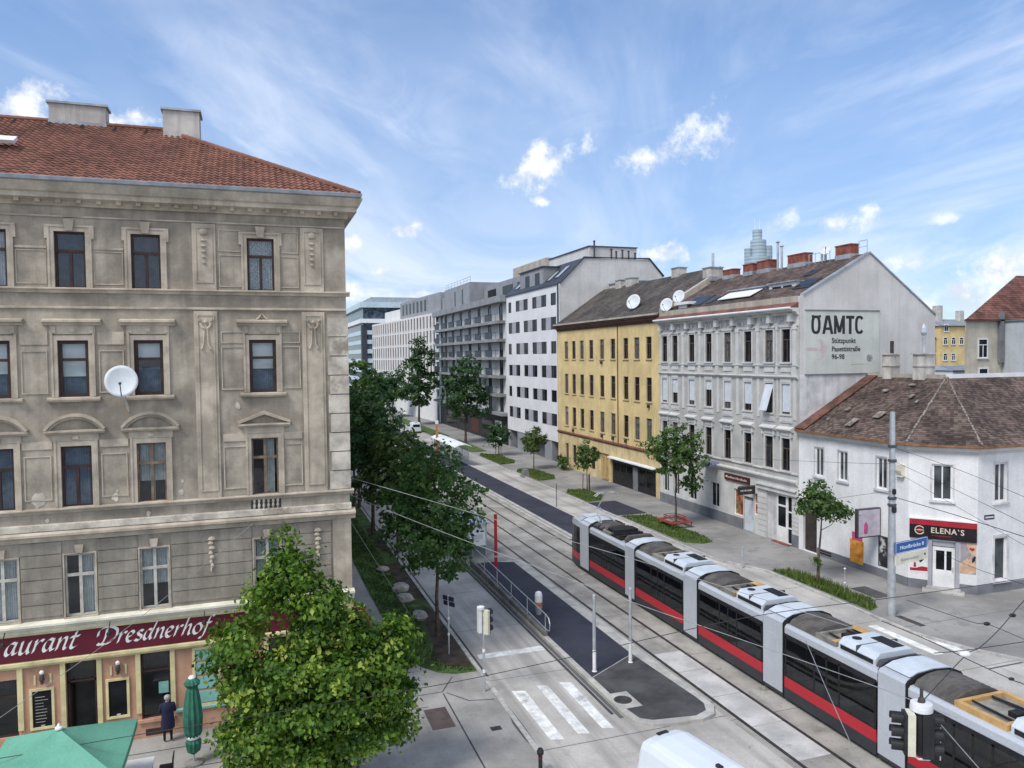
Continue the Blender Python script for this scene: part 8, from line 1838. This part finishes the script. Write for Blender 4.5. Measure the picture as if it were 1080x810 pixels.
# ================================================================== overhead cables
M['cab_dk'] = mat('dark_cable', (.030, .031, .034), .6, .1, 4); M['cab_lt'] = mat('pale_steel_cable', (.27, .28, .28), .5, .1, 4, metal=.2)
CABLES = [
    ('dark overhead cable crossing the whole view above the zebra crossing', 0.016, [(-8.38, 24.63, 2.66), (-6.95, 24.36, 2.75), (-3.63, 23.56, 3.17), (4.05, 21.51, 4.17), (8.13, 20.67, 4.75), (14.19, 19.7, 5.63), (19.62, 18.92, 5.92), (24.36, 18.37, 6.16), (28.46, 18.04, 6.42)], 'dk'),
    ('pale cable from the house corner across the tree to the tram roof', 0.016, [(3.55, 31.38, 8.97), (6.72, 29.21, 8.08), (8.59, 27.81, 7.56), (11.53, 25.41, 6.79), (13.56, 23.64, 6.25), (18.15, 19.38, 4.93)], 'lt'),
    ('pale cable passing below the first one over the platform and tram side', 0.016, [(3.6, 31.86, 8.19), (4.85, 30.89, 7.68), (7.49, 27.84, 6.81), (12.11, 23.04, 5.35), (13.58, 21.47, 4.94), (14.93, 19.94, 4.58), (16.73, 17.2, 4.18), (17.8, 15.24, 3.91)], 'lt'),
    ('thin pale guy wire from the house corner down over the lawn', 0.014, [(3.67, 31.79, 7.05), (5.64, 33.63, 3.58), (6.95, 35.21, 1.32)], 'lt'),
    ('thin wire slanting across the restaurant facade', 0.012, [(-7.98, 25.56, 2.89), (-7.35, 25.89, 3.28), (-3.93, 27.44, 5.18), (-0.14, 29.42, 7.77)], 'lt'),
    ('upper wire from the mast to the right edge', 0.014, [(30.75, 30.04, 8.95), (29.77, 25.61, 8.53), (27.77, 20.99, 8.23), (26.42, 18.27, 8.07)], 'dk'),
    ('second wire from the mast, crossing the upper window of the corner', 0.014, [(30.63, 29.95, 8.27), (28.49, 24.96, 7.95), (25.83, 19.51, 7.67), (24.37, 16.84, 7.58)], 'dk'),
    ('third wire from the mast, crossing above the salon sign', 0.012, [(30.62, 29.94, 7.79), (28.86, 24.8, 7.04), (27.25, 20.57, 6.51), (26.38, 18.22, 6.25)], 'dk'),
    ('thick dark cable from the mast past the salon sign', 0.022, [(30.47, 29.84, 6.51), (28.85, 24.79, 6.67), (26.78, 20.22, 6.95), (25.38, 17.54, 7.17)], 'dk'),
    ('dark wire from the direction signs across the salon door', 0.014, [(30.37, 27.36, 4.41), (28.68, 23.71, 4.64), (27.69, 20.89, 4.89), (27.37, 18.89, 4.95)], 'dk'),
    ('thin wire along the white wall to the mast', 0.012, [(23.79, 35.03, 8.26), (26.99, 32.88, 8.15), (30.05, 30.78, 8.1), (30.48, 30.11, 8.16)], 'dk'),
    ('short wire from the young tree side to the mast', 0.012, [(27.03, 32.78, 5.75), (28.76, 31.15, 6.41), (30.5, 30.05, 6.77)], 'dk'),
    ('dark wire over the grey pavement at the right edge', 0.016, [(24.27, 23.08, 4.0), (23.97, 20.02, 4.19), (23.87, 19.32, 4.36), (23.83, 17.95, 4.31), (24.29, 16.73, 4.07)], 'dk'),
    ('cable carrying the hanging signal up to the right edge', 0.012, [(11.53, 10.63, 7.34), (13.19, 11.14, 7.78), (13.73, 11.27, 7.83), (14.58, 11.52, 8.01), (15.75, 11.87, 8.38), (18.27, 12.63, 9.07)], 'dk'),
    ('nearly level wire meeting the white insulator', 0.012, [(12.78, 11.49, 7.77), (13.55, 11.44, 7.74), (15.25, 11.49, 7.67), (16.71, 11.52, 7.63)], 'dk'),
    ('dark wire with small clamps falling to the right past the insulator', 0.014, [(13.2, 13.25, 7.79), (13.66, 12.45, 7.58), (13.76, 11.57, 7.48), (14.07, 10.82, 7.3), (14.09, 10.6, 7.3), (14.15, 9.73, 7.22)], 'dk'),
    ('pale steel guy wire from the hanging signal to the lower edge', 0.012, [(11.76, 10.54, 7.05), (11.35, 9.62, 6.99), (10.96, 8.69, 6.91)], 'lt'),
    ('pale wire falling across the tram side to the lower edge', 0.012, [(13.62, 16.22, 6.23), (12.09, 13.56, 6.03), (11.14, 11.76, 5.78), (10.79, 10.81, 5.44)], 'lt'),
]

for lab, r, pts, m_ in CABLES:
    b = MB(); P = [Vector(p) for p in pts]; Q = []
    E = [P[0] * 2 - P[1]] + P + [P[-1] * 2 - P[-2]]
    for i in range(1, len(E) - 2):
        for k in range(6):
            t = k / 6; a, c, d, e = E[i - 1:i + 3]; Q.append(.5 * (2 * c + (d - a) * t + (2 * a - 5 * c + 4 * d - e) * t * t + (3 * c - a - 3 * d + e) * t ** 3))
    Q.append(P[-1]); b.tube(Q, r * .72, 6); tag(b.build('overhead_cable', M['cab_' + m_]), lab, 'cable', 'overhead cables')
for lab, p, m_, r in (('white cable insulator hanging above the tram at the right', (13.19, 11.14, 7.82), 'sig_white', .065), ('small dark cable clamp at the far right below the level wire', (14.05, 10.83, 7.32), 'black', .035), ('small dark clamp on the wire over the pavement', (23.87, 19.32, 4.36), 'black', .07), ('small dark clamp high on the signal cable', (15.23, 11.73, 8.16), 'black', .045)):
    b = MB(); P = Vector(p); b.tube([P - rt * r * 1.6, P - rt * r, P, P + rt * r, P + rt * r * 1.6], [r * .3, r * .8, r, r * .8, r * .3], 10); tag(b.build('cable_insulator', M[m_]), lab, 'insulator')
